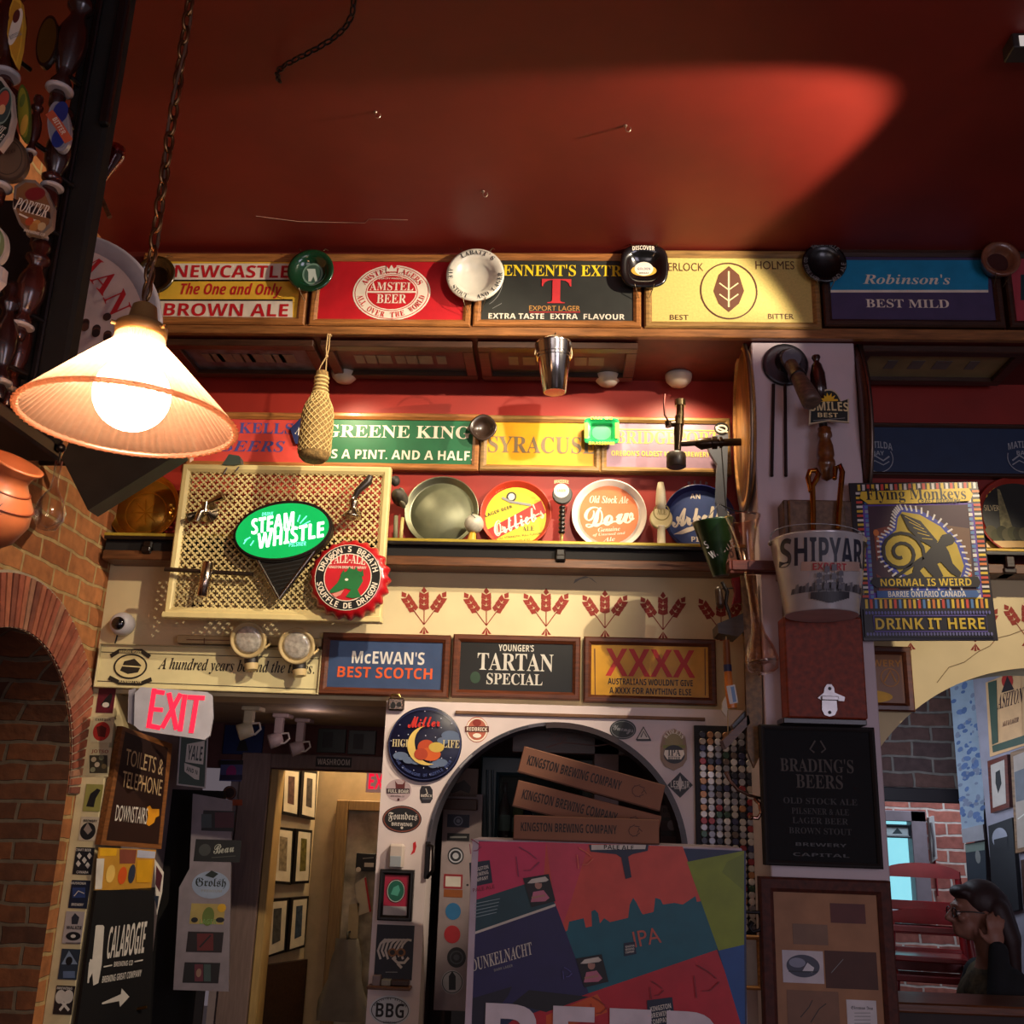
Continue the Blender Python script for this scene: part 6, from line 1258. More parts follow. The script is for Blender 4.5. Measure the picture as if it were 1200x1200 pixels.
# ------------------------------------------------------------------ EXIT sign and the passage at the left
T = Thing('exit_sign', 'lit exit sign with red letters on a pale box, at the passage mouth', 'sign', Pl(16, W(200, 835, WL - .16)), 205, 866, .0); s = T.sx
GYB = mat('#a8a4ac', .4); b = T.mb(); pts = [(165, 805), (243, 811), (249, 815), (250, 840), (246, 862), (240, 867), (164, 856), (157, 850), (158, 812)]; b.prism(pts, -.05, 0, GYB); b.done('housing')
b = T.mb(); b.prism([(150, 808), (158, 806), (157, 850), (149, 846)], -.06, -.02, mat('#8a848c', .4)); p0 = T.loc((XL + .3, WL, W(160, 812, WL).z)); b.cbox(T.L(150, 806)[0], T.L(150, 812)[1], -.17, T.L(160, 806)[0], T.L(150, 822)[1], -.05, GYB, .003); b.done('mount')
b = T.mb(.0008); EM = mat('#ff1038', .5, emit=1.0, var=.25, scale=60); EP = mat('#ff4a58', .5, emit=1.2)
def seg(x0, y0, x1, y1, w_): b.line([(x0, y0), (x1, y1)], w_, EM)
seg(181, 807, 174, 853, 5.6); seg(178, 810, 193, 812, 5.4); seg(177, 831, 191, 832, 5); seg(172, 850, 188, 853, 5.4); seg(198, 812, 207, 855, 5.6); seg(212, 813, 190, 853, 5.6); seg(217, 814, 211, 857, 5.6); seg(220, 817, 240, 818, 5.4); seg(231, 817, 224, 859, 5.6); b.done('lettering')
# strip of beer stickers on the end of the brick wall
STP = YP(WL - .011)
def sticker(label, pl, cx, cy, wd, h, m, art=None, shape='rect', group=None, off=.0012, tilt=None, rot=0, th=.0012, name='sticker'):
    T = Thing(name, label, 'sticker', pl, cx, cy, off, group, tilt, empty=False); b = T.mb(0)
    w2, h2 = wd / 2, h / 2
    pts = ov(cx, cy, w2, h2, rot, 32) if shape == 'oval' else [(cx, cy - h2), (cx + w2, cy), (cx, cy + h2), (cx - w2, cy)] if shape == 'diamond' else [(cx, cy - h2), (cx + w2, cy + h2), (cx - w2, cy + h2)] if shape == 'tri' else shape if isinstance(shape, list) else None
    if pts: b.prism(pts, -th, 0, m)
    else: x0, y0, x1, y1 = T.box(cx - w2, cy - h2, cx + w2, cy + h2); b.cbox(x0, y0, -th, x1, y1, 0, m, 0)
    b.z = .0003
    if art: art(b)
    return T.single(b)
SG = 'stickers on the narrow wall strip'
K_ = mat('#141214', .5); Wt = mat('#c8c0b4', .5)
def A1f(b): b.poly([(118, 826), (124, 818), (130, 812), (132, 816), (128, 830)], K_); b.disc(124, 826, 4, 3, Wt)
def A2f(b): b.disc(119, 857, 10, 11, mat('#b02820')); b.poly([(113, 852), (119, 850), (125, 853), (123, 864), (115, 863)], mat('#5a1810')); b.text('CAMERON', 121, 843.5, 18, 3, K_, 'r')
def A3f(b): b.text('JOTSO', 117, 881, 20, 5, mat('#8a3a28'), 'b'); b.rect(105, 885, 126, 906, mat('#3a3424')); [b.disc(x, y, 3, 3, mat(h)) for x, y, h in ((110, 890, '#b0a080'), (119, 888, '#7a7a5a'), (114, 896, '#c8b89a'), (122, 898, '#6a5a3a'), (109, 902, '#8a8a6a'))]
def A4f(b): b.poly([(101, 945), (106, 930), (114, 924), (118, 926), (112, 936), (110, 946)], K_)
def A5f(b): b.disc(103, 974, 9, 10, K_); b.poly([(98, 972), (103, 964), (108, 973), (103, 978)], mat('#8a7a70')); b.text('BREWERY', 106, 962, 16, 3, K_, 'b')
def A6f(b): [b.poly([(x, y - 4), (x + 3, y), (x, y + 4), (x - 3, y)], Wt) for x, y in ((93, 1003), (105, 1003), (99, 1008), (92, 1012), (103, 1014))]; b.text('CRAFT BEER', 98, 996, 18, 3, Wt, 'b'); b.text('CANADA', 97, 1022, 14, 3, Wt, 'b')
def A7f(b): b.rect(85, 1040, 100, 1052, mat('#283a6a')); b.text('MUSKOKA', 92, 1035, 18, 3, Wt, 'b'); b.text('BREWERY', 91, 1060, 14, 3, Wt, 'b'); b.line([(87, 1050), (92, 1044), (99, 1047)], 1, Wt)
def A8f(b): b.poly([(84, 1075), (88, 1070), (93, 1075), (91, 1083), (84, 1083)], mat('#2a2a34')); b.text('WALKER', 87, 1087, 18, 4, K_, 'b'); b.disc(86, 1097, 8.5, 5, K_); b.disc(86, 1097, 3, 2, Wt); b.line([(77, 1105), (95, 1105)], .8, K_)
def A9f(b): b.poly([(72, 1130), (81, 1114), (91, 1130)], mat('#7a8aa0')); b.disc(81, 1126, 4, 5, K_); b.rect(74, 1138, 88, 1146, mat('#5a6a88'))
def A10f(b): b.disc(71, 1168, 6, 8, Wt); b.disc(80, 1168, 6, 8, Wt); b.line([(70, 1184), (80, 1172)], 3, Wt); b.line([(81, 1184), (71, 1172)], 3, Wt); b.text('BREWING', 76, 1158, 18, 3, Wt, 'b')
for lb, c, wd, h, m, f in (('dark red square sticker at the top of the wall strip', (124, 821), 20, 29, '#5a1220', A1f), ('cream sticker with a red seal, second on the wall strip', (120, 855), 25, 30, '#c8bc94', A2f), ('cream sticker with small brown figures, third on the wall strip', (116, 893), 26, 34, '#c4b68e', A3f), ('yellow-green sticker with a dark howling shape', (109, 935), 20, 32, '#8a8444', A4f), ('cream sticker with a black spade emblem', (104, 971), 21, 28, '#b8a890', A5f), ('black sticker with five pale diamonds', (98, 1009), 22, 32, '#16161a', A6f), ('dark blue sticker with a lake scene', (93, 1048), 22, 33, '#121a30', A7f), ('pale sticker with a black eye-shaped emblem', (86, 1087), 22, 38, '#a89c98', A8f), ('blue-grey sticker with a hooded figure in a triangle', (81, 1130), 22, 36, '#26303e', A9f), ('dark brown sticker with two crossed pale shapes', (75, 1172), 22, 34, '#241a18', A10f)):
    sticker(lb, STP, c[0], c[1], wd, h, mat(m, .5), f, group=SG)
# toilets board and posters on the passage's left wall
PLW = Pl(90, (XL, 0, 0)); 
ANG = Pl(72, W(136, 900, WL + .0))
def board(name, label, cat, pl, corners, th, m, off=.0, tilt=None, fm=None, fw=0):
    cx = sum(c[0] for c in corners) / 4; cy = max(c[1] for c in corners); T = Thing(name, label, cat, pl, cx, cy, off, None, tilt); b = T.mb(); b.prism(corners, -th, 0, fm or m); b.done('backing' if fm else 'panel')
    if fm:
        mx, my = sum(c[0] for c in corners) / 4, sum(c[1] for c in corners) / 4; b = T.mb(.0006); b.poly([(mx + (x - mx) * (1 - fw), my + (y - my) * (1 - fw * .6)) for x, y in corners], m); b.done('panel')
    return T
def skewtext(b, t, p0, p1, hgt, m, k='b'):
    """words set between two photo pixels on a receding board, hgt pixels tall"""
    (x0, y0), (x1, y1) = p0, p1; n = len(t)
    V, F = textmesh(t, k); a0, a1 = min(q[0] for q in V), max(q[0] for q in V); c0_, c1_ = min(q[1] for q in V), max(q[1] for q in V); z = b.up(); P = []
    for u, v in V:
        f = (u - a0) / (a1 - a0); g = (v - c0_) / (c1_ - c0_); P.append((*b.T.L(x0 + (x1 - x0) * f + .12 * hgt * g, y0 + (y1 - y0) * f - hgt * g), z))
    b.add(P, F, m)
T = board('toilets_sign', 'dark brown wooden toilets and telephone board with an orange pointing hand', 'sign', ANG, [(144, 851), (202, 872), (189, 995), (118, 990)], .03, mat('#2a140c', .5), fm=wood('#7a4a24', .5), fw=.14)
b = T.mb(.0015); TG = mat('#c8a878', .5)
skewtext(b, 'TOILETS &', (146, 896), (190, 909), 19, TG, 's'); skewtext(b, 'TELEPHONE', (142, 922), (188, 933), 19, TG, 's'); skewtext(b, 'DOWNSTAIRS', (134, 962), (171, 966), 19, Wt, 's'); b.done('lettering')
b = T.mb(.002); b.poly([(172, 946), (175, 944), (178, 948), (186, 948), (186, 956), (182, 958), (180, 964), (174, 968), (171, 966), (173, 956)], mat('#d8901c')); b.done('hand')
T = board('calabogie_board', 'black board with white brewing lettering, a bottle shape and an arrow', 'sign', ANG, [(113, 1044), (182, 1040), (176, 1200), (90, 1205)], .015, mat('#0c0a0c', .6)); T.o.name = 'brewing_board'
b = T.mb(.0008); skewtext(b, 'CALABOGIE', (124, 1124), (168, 1117), 38, Wt, 'b'); skewtext(b, 'BREWING CO', (133, 1133), (155, 1131), 6, Wt, 'b'); skewtext(b, 'BREWING GREAT COMPANY', (119, 1152), (165, 1144), 8, Wt, 'b')
b.line([(121, 1133), (131, 1131)], 1, Wt); b.line([(157, 1127), (167, 1125)], 1, Wt); b.poly([(119, 1175), (141, 1165), (142, 1158), (151, 1168), (140, 1180), (139, 1173), (119, 1177)], Wt); b.done('lettering')
b = T.mb(.0008); b.poly([(112, 1085), (118, 1081), (122, 1086), (119, 1130), (115, 1152), (109, 1155), (108, 1140), (102, 1152), (104, 1128), (108, 1124)], Wt); b.line([(103, 1152), (106, 1124)], 1.6, Wt); b.poly([(113, 1084), (116, 1078), (121, 1084)], K_); b.done('bottle_shape')
T = board('poster', 'orange and yellow beer poster between the toilets board and the black board', 'poster', ANG, [(116, 993), (183, 996), (177, 1043), (111, 1043)], .004, mat('#b8842c', .5))
b = T.mb(.0006); b.poly([(117, 994), (137, 994), (136, 1003), (117, 1003)], mat('#d8a01c')); b.poly([(140, 995), (160, 996), (158, 1012), (140, 1012)], mat('#7a4030')); b.poly([(161, 996), (182, 998), (181, 1006), (160, 1005)], mat('#a8a8b8')); b.poly([(113, 1006), (122, 1006), (119, 1042), (111, 1042)], Wt); b.disc(129, 1024, 5, 10, mat('#d8b05a')); b.disc(143, 1026, 5, 10, mat('#c8501c')); b.disc(154, 1024, 4, 11, mat('#2a3040')); b.poly([(160, 1008), (178, 1008), (176, 1034), (159, 1034)], mat('#c89018')); b.done('print')
T = board('cut_out_badge', 'cut-out white and maroon animal crest beside the orange poster', 'sticker', ANG, [(181, 1006), (192, 1022), (190, 1046), (184, 1072)], .004, Wt); b = T.mb(.0005); b.poly([(183, 1014), (190, 1026), (187, 1046), (182, 1036)], mat('#4a2028')); b.poly([(180, 1050), (186, 1050), (184, 1066)], mat('#1a2434')); b.done('print')
# pale panel with stickers deeper in the passage, and the green bottle-shape board
PN = Pl(8, W(235, 1000, 5.02))
T = Thing('sticker_display', 'pale upright panel covered in stickers, left of the washroom door', 'panel', PN, 238, 1162, 0); b = T.mb(); b.prism([(226, 930), (272, 938), (268, 1162), (203, 1160), (210, 1040), (222, 1018)], -.02, 0, mat('#82787f', .6)); b.done('panel'); b = T.mb(); b.cbox(T.L(236, 1150)[0] - .02, T.loc((0, 0, 0))[1] + .001, -.02, T.L(236, 1150)[0] + .02, T.L(236, 1150)[1], -.004, BLACKW, .002); b.done('post')
SG2 = 'stickers on the passage panel'
def S1(b): b.disc(240, 996, 7, 7, mat('#3a3c3a')); b.text('Beau', 262, 994, 24, 11, mat('#a8a89a'), 'sc', rot=8); b.text("Beau", 262.3, 994.2, 24, 11, mat('#a8a89a'), 'sc', rot=8); b.line([(248, 1005), (276, 1003)], .8, mat('#4a4a44'))
def S2(b): b.text('Grolsh', 247, 1035, 36, 13, mat('#0c1a14'), 'fr'); b.poly([(240, 1026), (248, 1020), (256, 1024), (250, 1029)], mat('#14201a')); b.text('PREMIUM', 248, 1044, 24, 3, C_GRY, 'b')
def S3(b): b.disc(244, 1074, 7, 11, mat('#5a6a2a')); b.text('LAGER', 244, 1080, 20, 6, mat('#6a8a4a'), 'b'); b.disc(228, 1078, 4, 3, K_); b.disc(258, 1078, 5, 3, K_); b.disc(260, 1064, 5, 5, mat('#c89a1c'))
def S4(b): b.rect(231, 1094, 250, 1114, mat('#5a1c1c')); b.line([(234, 1110), (247, 1096)], 2, K_)
def S5(b): b.rect(228, 1130, 238, 1150, mat('#5a2430')); b.rect(239, 1130, 247, 1150, mat('#3a4a48')); b.disc(233, 1140, 3, 5, mat('#8a6a5a'))
def S6(b): b.rect(236, 954, 248, 970, mat('#3a4448')); b.rect(252, 952, 274, 970, mat('#4a1424'))
sticker('black sticker with grey script lettering on the passage panel', PN, 255, 997, 54, 26, mat('#0e0e0d', .5), S1, group=SG2)
sticker('pale blue cloud-shaped sticker with blackletter writing', PN, 247, 1037, 44, 32, mat('#8a98b0', .5), S2, shape=ov(247, 1037, 22, 16), group=SG2)
sticker('olive and yellow picture sticker, middle of the passage panel', PN, 243, 1071, 40, 24, mat('#a08c50', .5), S3, group=SG2)
sticker('dark red photo sticker, second lowest on the passage panel', PN, 240, 1104, 42, 24, mat('#1c1214', .5), S4, group=SG2)
sticker('dark sticker with two grey figures, lowest on the passage panel', PN, 236, 1140, 42, 24, mat('#161214', .5), S5, group=SG2)
sticker('dark wide sticker with a grey mug, top of the passage panel', PN, 256, 962, 38, 24, mat('#120e12', .5), S6, group=SG2)
T = board('ale_board', 'green framed board with two white bottle-label shapes, behind the exit sign', 'sign', Pl(30, W(225, 890, 4.85)), [(211, 862), (244, 866), (241, 924), (207, 920)], .02, mat('#123018', .5), fm=mat('#b0a8a4', .5), fw=.1)
b = T.mb(.0012); b.poly([(219, 872), (240, 868), (238, 896), (217, 893)], Wt); skewtext(b, 'YALE', (219, 890), (236, 892), 17, mat('#14201c'), 'b'); b.poly([(216, 894), (234, 900), (233, 914), (228, 913), (216, 904)], Wt); skewtext(b, 'AND N', (218, 903), (231, 908), 5, mat('#14201c'), 'b'); b.done('lettering'); b = T.mb(); q_ = T.L(226, 864); b.cbox(q_[0] - .006, q_[1], -.015, q_[0] + .006, T.loc((0, 0, zopen))[1] - .0005, -.005, BLACKW, .001); b.done('hanger')
sticker('purple and pink picture sticker above the washroom door post', YP(PW - .035), 271, 903, 26, 25, mat('#4a4a78', .5), lambda b: (b.rect(258, 891, 285, 896, K_), b.disc(271, 905, 6, 8, mat('#8a2468')), b.rect(258, 908, 284, 914, mat('#2a2440'))))
sticker('round dark sticker with an orange bar, on the washroom door post', YP(PW - .035), 269, 929, 16, 16, mat('#2a1414', .5), lambda b: (b.ring(269, 929, 7, 7, 1, mat('#7a4a3a')), b.rect(258, 937, 284, 944, mat('#a84a28'))), shape='oval')
# pictures over the washroom door, washroom plate
PBF = YP(PW - .02)
for nm, lb, x0_, y0_, x1_, y1_, c in (('picture', 'dark blue picture of a small figure over the washroom door', 262, 850, 308, 884, '#182a5a'), ('picture', 'dull green picture over the washroom door, left of the pair', 372, 854, 405, 882, '#22302a'), ('picture', 'dull green picture over the washroom door, right of the pair', 408, 856, 440, 884, '#24322c')):
    T = Thing(nm, lb, 'picture', PBF, (x0_ + x1_) / 2, y1_, .0); b = T.mb(); b.pbox(x0_, y0_, x1_, y1_, -.017, 0, mat(c, .4), .002); b.done('print')
    if 'blue' in lb: b = T.mb(.0005); b.disc(284, 864, 4, 4, K_); b.poly([(277, 880), (281, 868), (288, 868), (291, 880)], K_); b.done('figure')
    else: b = T.mb(.0005); b.arect(x0_ + 6, y0_ + 4, x0_ + 18, y1_ - 6, mat('#101412')); b.done('figure')
T = Thing('washroom_plate', 'small black washroom plate on the door lintel', 'sign', YP(PW - .03), 391, 899, .004); b = T.mb(); b.pbox(370, 887, 412, 899, -.004, .0, mat('#141112', .5), .001); b.done('plate'); b = T.mb(.0005); b.text('WASHROOM', 391, 893, 38, 7, mat('#b8b0a8'), 'b'); b.done('lettering')
# track lamps under the passage ceiling
for x, y, lb, sc0, yy in ((292, 846, 'white track spotlight under the passage ceiling, nearest the exit sign', 1.0, 4.62), (327, 858, 'pinkish white track spotlight under the passage ceiling, middle of three', .9, 4.95), (352, 868, 'dim track spotlight under the passage ceiling, farthest in', .85, 5.2)):
    T = Thing('track_spotlight', lb, 'lamp', YP(yy), x, y, 0, 'track spotlights in the passage'); s = T.sx * sc0; m = mat('#c8bc9c' if sc0 == 1 else '#b8a4a0', .4); top = T.loc((0, 0, zopen))[1]
    b = T.mb(); b.cbox(-6 * s, -2 * s, -.02, 5 * s, top - .012, .02, m, .004); b.cbox(-7 * s, top - .02, -.05, 14 * s, top - .0015, .05, m, .003); b.done('stem')
    b = T.mb(); b.lathe([(6 * s, -.035), (8.5 * s, -.03), (9 * s, .0), (9.5 * s, .03), (7 * s, .032)], (-4 * s, -10 * s, .0), (-.85, -.35, .3), m, 24); b.done('head')
    b = T.mb(); b.tube([(4 * s, -2 * s, .01), (13 * s, -1 * s, .01), (15 * s, -8 * s, .01), (9 * s, -14 * s, .01), (3 * s, -14 * s, .01)], 1.3 * s, Wt, 8); b.done('cable')
# framed pictures in the hall
HG = 'framed pictures on the hall wall'
def hallpic(label, c, art):
    T = Thing('hall_picture', label, 'picture', HL, (c[0][0] + c[1][0]) / 2, c[2][1], .03, HG); b = T.mb(); b.prism(c, -.028, 0, mat('#16100c', .4)); b.done('frame')
    mx, my = sum(p[0] for p in c) / 4, sum(p[1] for p in c) / 4; b = T.mb(.0008); b.poly([(mx + 1 + (x - mx) * .76, my + (y - my) * .9) for x, y in c], mat('#dccfb0', .6)); b.done('mount')
    b = T.mb(.0016); b.poly([(mx + 1 + (x - mx) * .36, my - 2 + (y - my) * .6) for x, y in c], mat(art, .5, var=.5, scale=40)); b.done('print')
hallpic('framed red-brown photograph, upper row left in the washroom hall', [(331, 900), (352, 902), (349, 957), (328, 953)], '#5a3c30')
hallpic('framed photograph, upper row right in the washroom hall', [(354, 902), (372, 904), (369, 961), (350, 957)], '#4a4238')
hallpic('framed picture of a seated figure, middle row left in the washroom hall', [(320, 968), (345, 971), (341, 1037), (316, 1035)], '#8a7a5c')
hallpic('framed yellow-green picture, middle row right in the washroom hall', [(347, 971), (366, 973), (362, 1035), (342, 1036)], '#6a6028')
hallpic('framed picture with a grey field, lower row left in the washroom hall', [(313, 1054), (339, 1052), (334, 1116), (307, 1124)], '#4a4a44')
hallpic('framed bluish picture, lower row right in the washroom hall', [(341, 1052), (362, 1050), (357, 1110), (335, 1116)], '#3c4a58')
T = Thing('exit_sign', 'small glowing exit sign far inside the washroom hall', 'sign', YP(HE - .4), 438, 928, 0); b = T.mb(); b.pbox(429, 903, 470, 929, -.04, 0, mat('#d8a090', .5, emit=.25), .004); b.done('housing'); b = T.mb(.0006); b.text('EXIT', 448, 916, 32, 18, EM, 'b'); b.done('lettering')
b = T.mb(); q_ = T.L(450, 900); b.cbox(q_[0] - .02, q_[1] - .05, -.03, q_[0] + .02, T.loc((0, 0, 2.5))[1], -.01, GYB, .002); b.done('stem')
# coats, papers and a basin shelf on the stone wall
T = Thing('notice', 'dark notice card with white strips pinned to the stone wall', 'notice', YP(HE - .05), 432, 1022, 0); b = T.mb(); b.pbox(417, 1000, 440, 1021, -.03, 0, mat('#141412', .5), .002); b.done('card'); b = T.mb(.0005); b.arect(427, 1011, 438, 1016, Wt); b.line([(425, 1006), (438, 1005)], 1, C_GRY); b.disc(420, 1019, 3, 3, Wt); b.done('print')
T = Thing('notice', 'tilted white paper with a red edge hanging on the stone wall', 'notice', YP(HE - .08), 424, 1072, 0); b = T.mb(); b.prism([(416, 1036), (428, 1027), (434, 1068), (420, 1073)], -.004, 0, mat('#c8c0a8', .6)); b.prism([(427, 1029), (429, 1028), (435, 1068), (433, 1069)], 0, .002, C_RED); b.done('paper'); b = T.mb(); b.tube([(0, T.L(420, 1034)[1], -.002), (0, T.L(420, 1034)[1], -.08)], .003, C_BLK, 5); b.done('pin')
T = Thing('notice', 'narrow cream paper strip hanging below the tilted paper', 'notice', YP(HE - .08), 414, 1101, 0); b = T.mb(); b.prism([(409, 1060), (421, 1058), (419, 1100), (407, 1101)], -.004, 0, mat('#c0b08a', .6)); b.done('paper'); b = T.mb(); b.tube([(0, T.L(414, 1064)[1], -.002), (0, T.L(414, 1064)[1], -.08)], .003, C_BLK, 5); b.done('pin')
T = Thing('coat', 'pale grey coat hanging on a hook by the stone wall', 'coat', YP(HE - .14), 404, 1190, 0); b = T.mb(); n_c = 12; V = []
for j in range(9):
    t = j / 8
    for i in range(n_c): a = 2 * math.pi * i / n_c; wd = .05 + .1 * t + .015 * math.sin(i * 2.4 + j); x_, y_ = T.L(407 - 5 * t, 1100 + 96 * t); V.append((x_ + wd * math.cos(a), y_, .04 * math.sin(a) * (1 + .5 * math.sin(i * 3))))
b.add(V, [(j * n_c + i, j * n_c + (i + 1) % n_c, (j + 1) * n_c + (i + 1) % n_c, (j + 1) * n_c + i) for j in range(8) for i in range(n_c)], mat('#8a8478', .9), True); b.done('body')
b = T.mb(); x_, y_ = T.L(407, 1100); b.tube([(x_, y_ - .01, 0), (x_, y_ + .03, 0), (x_, y_ + .03, -.12)], .006, C_BLK, 5); b.done('hook')
T = Thing('stair_rail', 'worn brass edge strip low in the dark stair opening', 'rail', YP(4.5), 130, 1197, 0); b = T.mb(); b.tube([T.L3(98, 1197), T.L3(172, 1180)], .006, metal('#6a4a24', .4), 8); b.tube([T.L3(98, 1197), (T.L(98, 1197)[0] - .25, T.L(98, 1197)[1], 0)], .006, metal('#6a4a24', .4), 8); b.done('strip')
# ------------------------------------------------------------------ white hatch wall: tin sign, stickers, frames
HP = YP(AW)
T = Thing('round_sign', 'round midnight blue tin sign with a yellow crescent moon and red script', 'sign', HP, 498, 916, .012); s = T.sx
b = T.mb(); x_, y_ = T.L(498, 872); rx = 43.5 * T.sx; b.lathe([(rx * .97, -.011), (rx, -.006), (rx, .0), (rx * .98, .002), (.001, .002)], (x_, y_, 0), (0, 0, 1), mat('#0e1230', .35), 60); b.done('disc')
b = T.mb(.0024); cx, cy = 498, 872; b.step = .0002
for i in range(40): a = i * 2.4; r = 40 * math.sqrt((i + .5) / 40); b.disc(cx + r * math.cos(a), cy + r * math.sin(a), .7, .7, mat('#b8bcd0'), 8)
for x, y, r in ((470, 886, 6), (480, 891, 5), (488, 893, 4), (528, 862, 7), (520, 868, 5), (516, 894, 6), (508, 897, 4), (534, 866, 4)): b.disc(x, y, r * 1.5, r * .8, mat('#5a6a86'))
b.ring(cx, cy, 42.5, 42.5, .8, mat('#2a3460'))
for i in range(20):       # crescent
    a0, a1 = R_(100 + i * 9.5), R_(100 + (i + 1) * 9.5); ti, tj = math.sin(math.pi * i / 20), math.sin(math.pi * (i + 1) / 20)
    b.poly([(cx + 3 + 23 * math.cos(a0), cy + 2 - 23 * math.sin(a0)), (cx + 3 + 23 * math.cos(a1), cy + 2 - 23 * math.sin(a1)), (cx + 3 + (23 - 9 * tj) * math.cos(a1), cy + 2 - (23 - 9 * tj) * math.sin(a1)), (cx + 3 + (23 - 9 * ti) * math.cos(a0), cy + 2 - (23 - 9 * ti) * math.sin(a0))], mat('#d8b860'))
for x, y, rx_, ry_, h in ((500, 876, 10, 9, '#b8441c'), (505, 884, 12, 8, '#c8581c'), (494, 884, 8, 7, '#a83a1c'), (512, 876, 9, 6, '#c8a84a')): b.disc(x, y, rx_, ry_, mat(h))
b.done('moon_picture')
b = T.mb(.02); b.z = .0115; b.text('Miller', 497, 846, 38, 13, mat('#c8281c'), 'sc', rot=4); b.text('Miller', 497.6, 846.2, 38, 13, mat('#c8281c'), 'sc', rot=4); b.text('HIGH', 471, 871, 22, 9, mat('#c8b88a'), 'r'); b.text('LIFE', 529, 872, 20, 9, mat('#c8b88a'), 'r'); b.arctext('THE CHAMPAGNE OF BOTTLE BEER', 498, 872, 37, 37, 3.4, 210, 330, mat('#3a4a80'), 'b', inside=True); b.done('lettering')
S_ = 'stickers on the white hatch wall'
def f(b): b.ring(559, 855, 12.5, 14, 1.6, C_WHT); b.disc(559, 847, 5, 4, mat('#8a2c20')); b.rect(545, 851, 573, 858, mat('#5a2418')); b.text('REDBRICK', 559, 854.5, 24, 4.5, C_WHT, 'b'); b.disc(559, 862, 5, 2.6, C_WHT)
sticker('terracotta oval sticker with a dark banner, right of the round moon sign', HP, 559, 855, 26, 30, mat('#b4604a', .5), f, 'oval', S_)
def f(b): b.poly([(463, 915), (466, 919), (472, 919), (475, 915), (474, 927), (464, 927)], mat('#5a1c1c')); b.rect(453, 924, 480, 930, mat('#3a2a30')); b.text('FULL BOAR', 467, 927.2, 24, 4, Wt, 'b'); b.text('BREWING CO', 466, 933, 16, 2, mat('#6a5a5a'), 'b'); b.disc(467, 937, 1.4, 1.6, mat('#4a2020'))
sticker('pale sticker with a maroon boar head and dark bar', HP, 467, 926, 30, 26, mat('#b09a9c', .5), f, 'oval', S_)
def f(b): b.line([(499, 924), (501, 930), (497, 932)], 1.2, Wt); b.text('BLACK', 500, 932.5, 13, 3, Wt, 'b'); b.rect(495, 935, 505, 937, mat('#4a4a50'))
sticker('small black barrel-shaped sticker under the moon sign', HP, 499, 931, 14, 20, mat('#1c1820', .5), f, [(494, 921), (504, 921), (507, 926), (507, 936), (504, 941), (494, 941), (492, 936), (492, 926)], S_)
def f(b): b.ring(471, 960, 22, 15, 1.4, mat('#7a4030')); b.disc(471, 960, 19, 12.4, mat('#0c0a0a')); b.text('Founders', 472, 958, 34, 11, Wt, 'fr', warp=1); b.text('BREWING', 471, 966, 24, 4, Wt, 'b'); b.disc(471, 970, 1.5, 1.5, Wt)
sticker('black oval sticker with blackletter name and brown rim', HP, 471, 960, 46, 32, mat('#1a1014', .5), f, 'oval', S_)
sticker('little red chilli-shaped sticker', HP, 485, 995, 8, 14, C_RED, None, [(484, 988), (487, 986), (488, 992), (486, 999), (481, 1002), (484, 996)], S_)
def f(b): b.ring(457, 1184, 22, 15.4, .9, K_); b.text('BBG', 457, 1184, 33, 17, K_, 'b'); b.arctext('BERKSHIRE BREWING', 457, 1184, 20, 13.6, 2.2, 160, 20, K_, 'b'); b.text('COMPANY', 457, 1198, 16, 2.4, K_, 'b')
sticker('big white oval sticker with three bold black letters, at the bottom edge', HP, 457, 1184, 48, 35, mat('#c8ccd0', .5), f, 'oval', S_)
def f(b): b.ring(730, 855, 14, 10, .6, C_GRY); b.text('Yuengs', 730, 855, 24, 9, C_GRY, 'sc', rot=-6); b.text('Yuengs', 730.3, 855.2, 24, 9, C_GRY, 'sc', rot=-6)
sticker('dark green oval sticker with grey script, top of the hatch wall', HP, 730, 855, 31, 23, mat('#1e2420', .5), f, 'oval', S_)
def f(b): b.poly([(754, 853), (761, 866), (747, 866)], Wt); b.line([(751, 864), (754, 857), (758, 864)], 1.2, K_); b.rect(746, 867, 763, 868.4, K_)
sticker('small black-edged triangle sticker', HP, 754, 859, 18, 16, K_, f, 'tri', S_)
def f(b):
    b.disc(790, 868, 11, 10, mat('#8a7a4a')); b.arctext('RIDLEYS', 790, 869, 11.5, 12, 5, 160, 20, C_WHT, 'r'); b.rect(777, 873, 803, 877, mat('#7a7a28')); b.disc(790, 884, 12.5, 11, K_); b.poly([(779, 879), (801, 879), (802, 884), (798, 890), (782, 890), (778, 884)], C_WHT); b.text('IPA', 790, 882, 15, 8, K_, 'r'); b.text('BITTER', 790, 888.5, 14, 3.4, K_, 'b')
T = Thing('pump_clip', 'crest-shaped ale badge with a white IPA shield on the hatch wall', 'badge', HP, 790, 908, .012); b = T.mb(); b.prism([(778, 862), (783, 857), (790, 854), (797, 857), (803, 863), (805, 876), (805, 890), (800, 898), (790, 903), (780, 898), (775, 890), (775, 874)], -.011, 0, mat('#8a6a4a', .4)); b.done('badge'); b = T.mb(.0005); f(b); b.done('lettering')
def f(b): b.poly([(797, 908), (809, 920), (797, 932), (785, 920)], mat('#0c0c0e')); b.text('LESPAIR', 797, 919, 22, 8, Wt, 'b'); b.poly([(797, 909), (800, 918), (797, 928), (794, 918)], Wt); b.line([(790, 924), (804, 924)], .8, Wt)
sticker('black diamond sticker with white lettering, below the ale badge', HP, 797, 920, 30, 30, mat('#17171a', .5), f, 'diamond', S_)
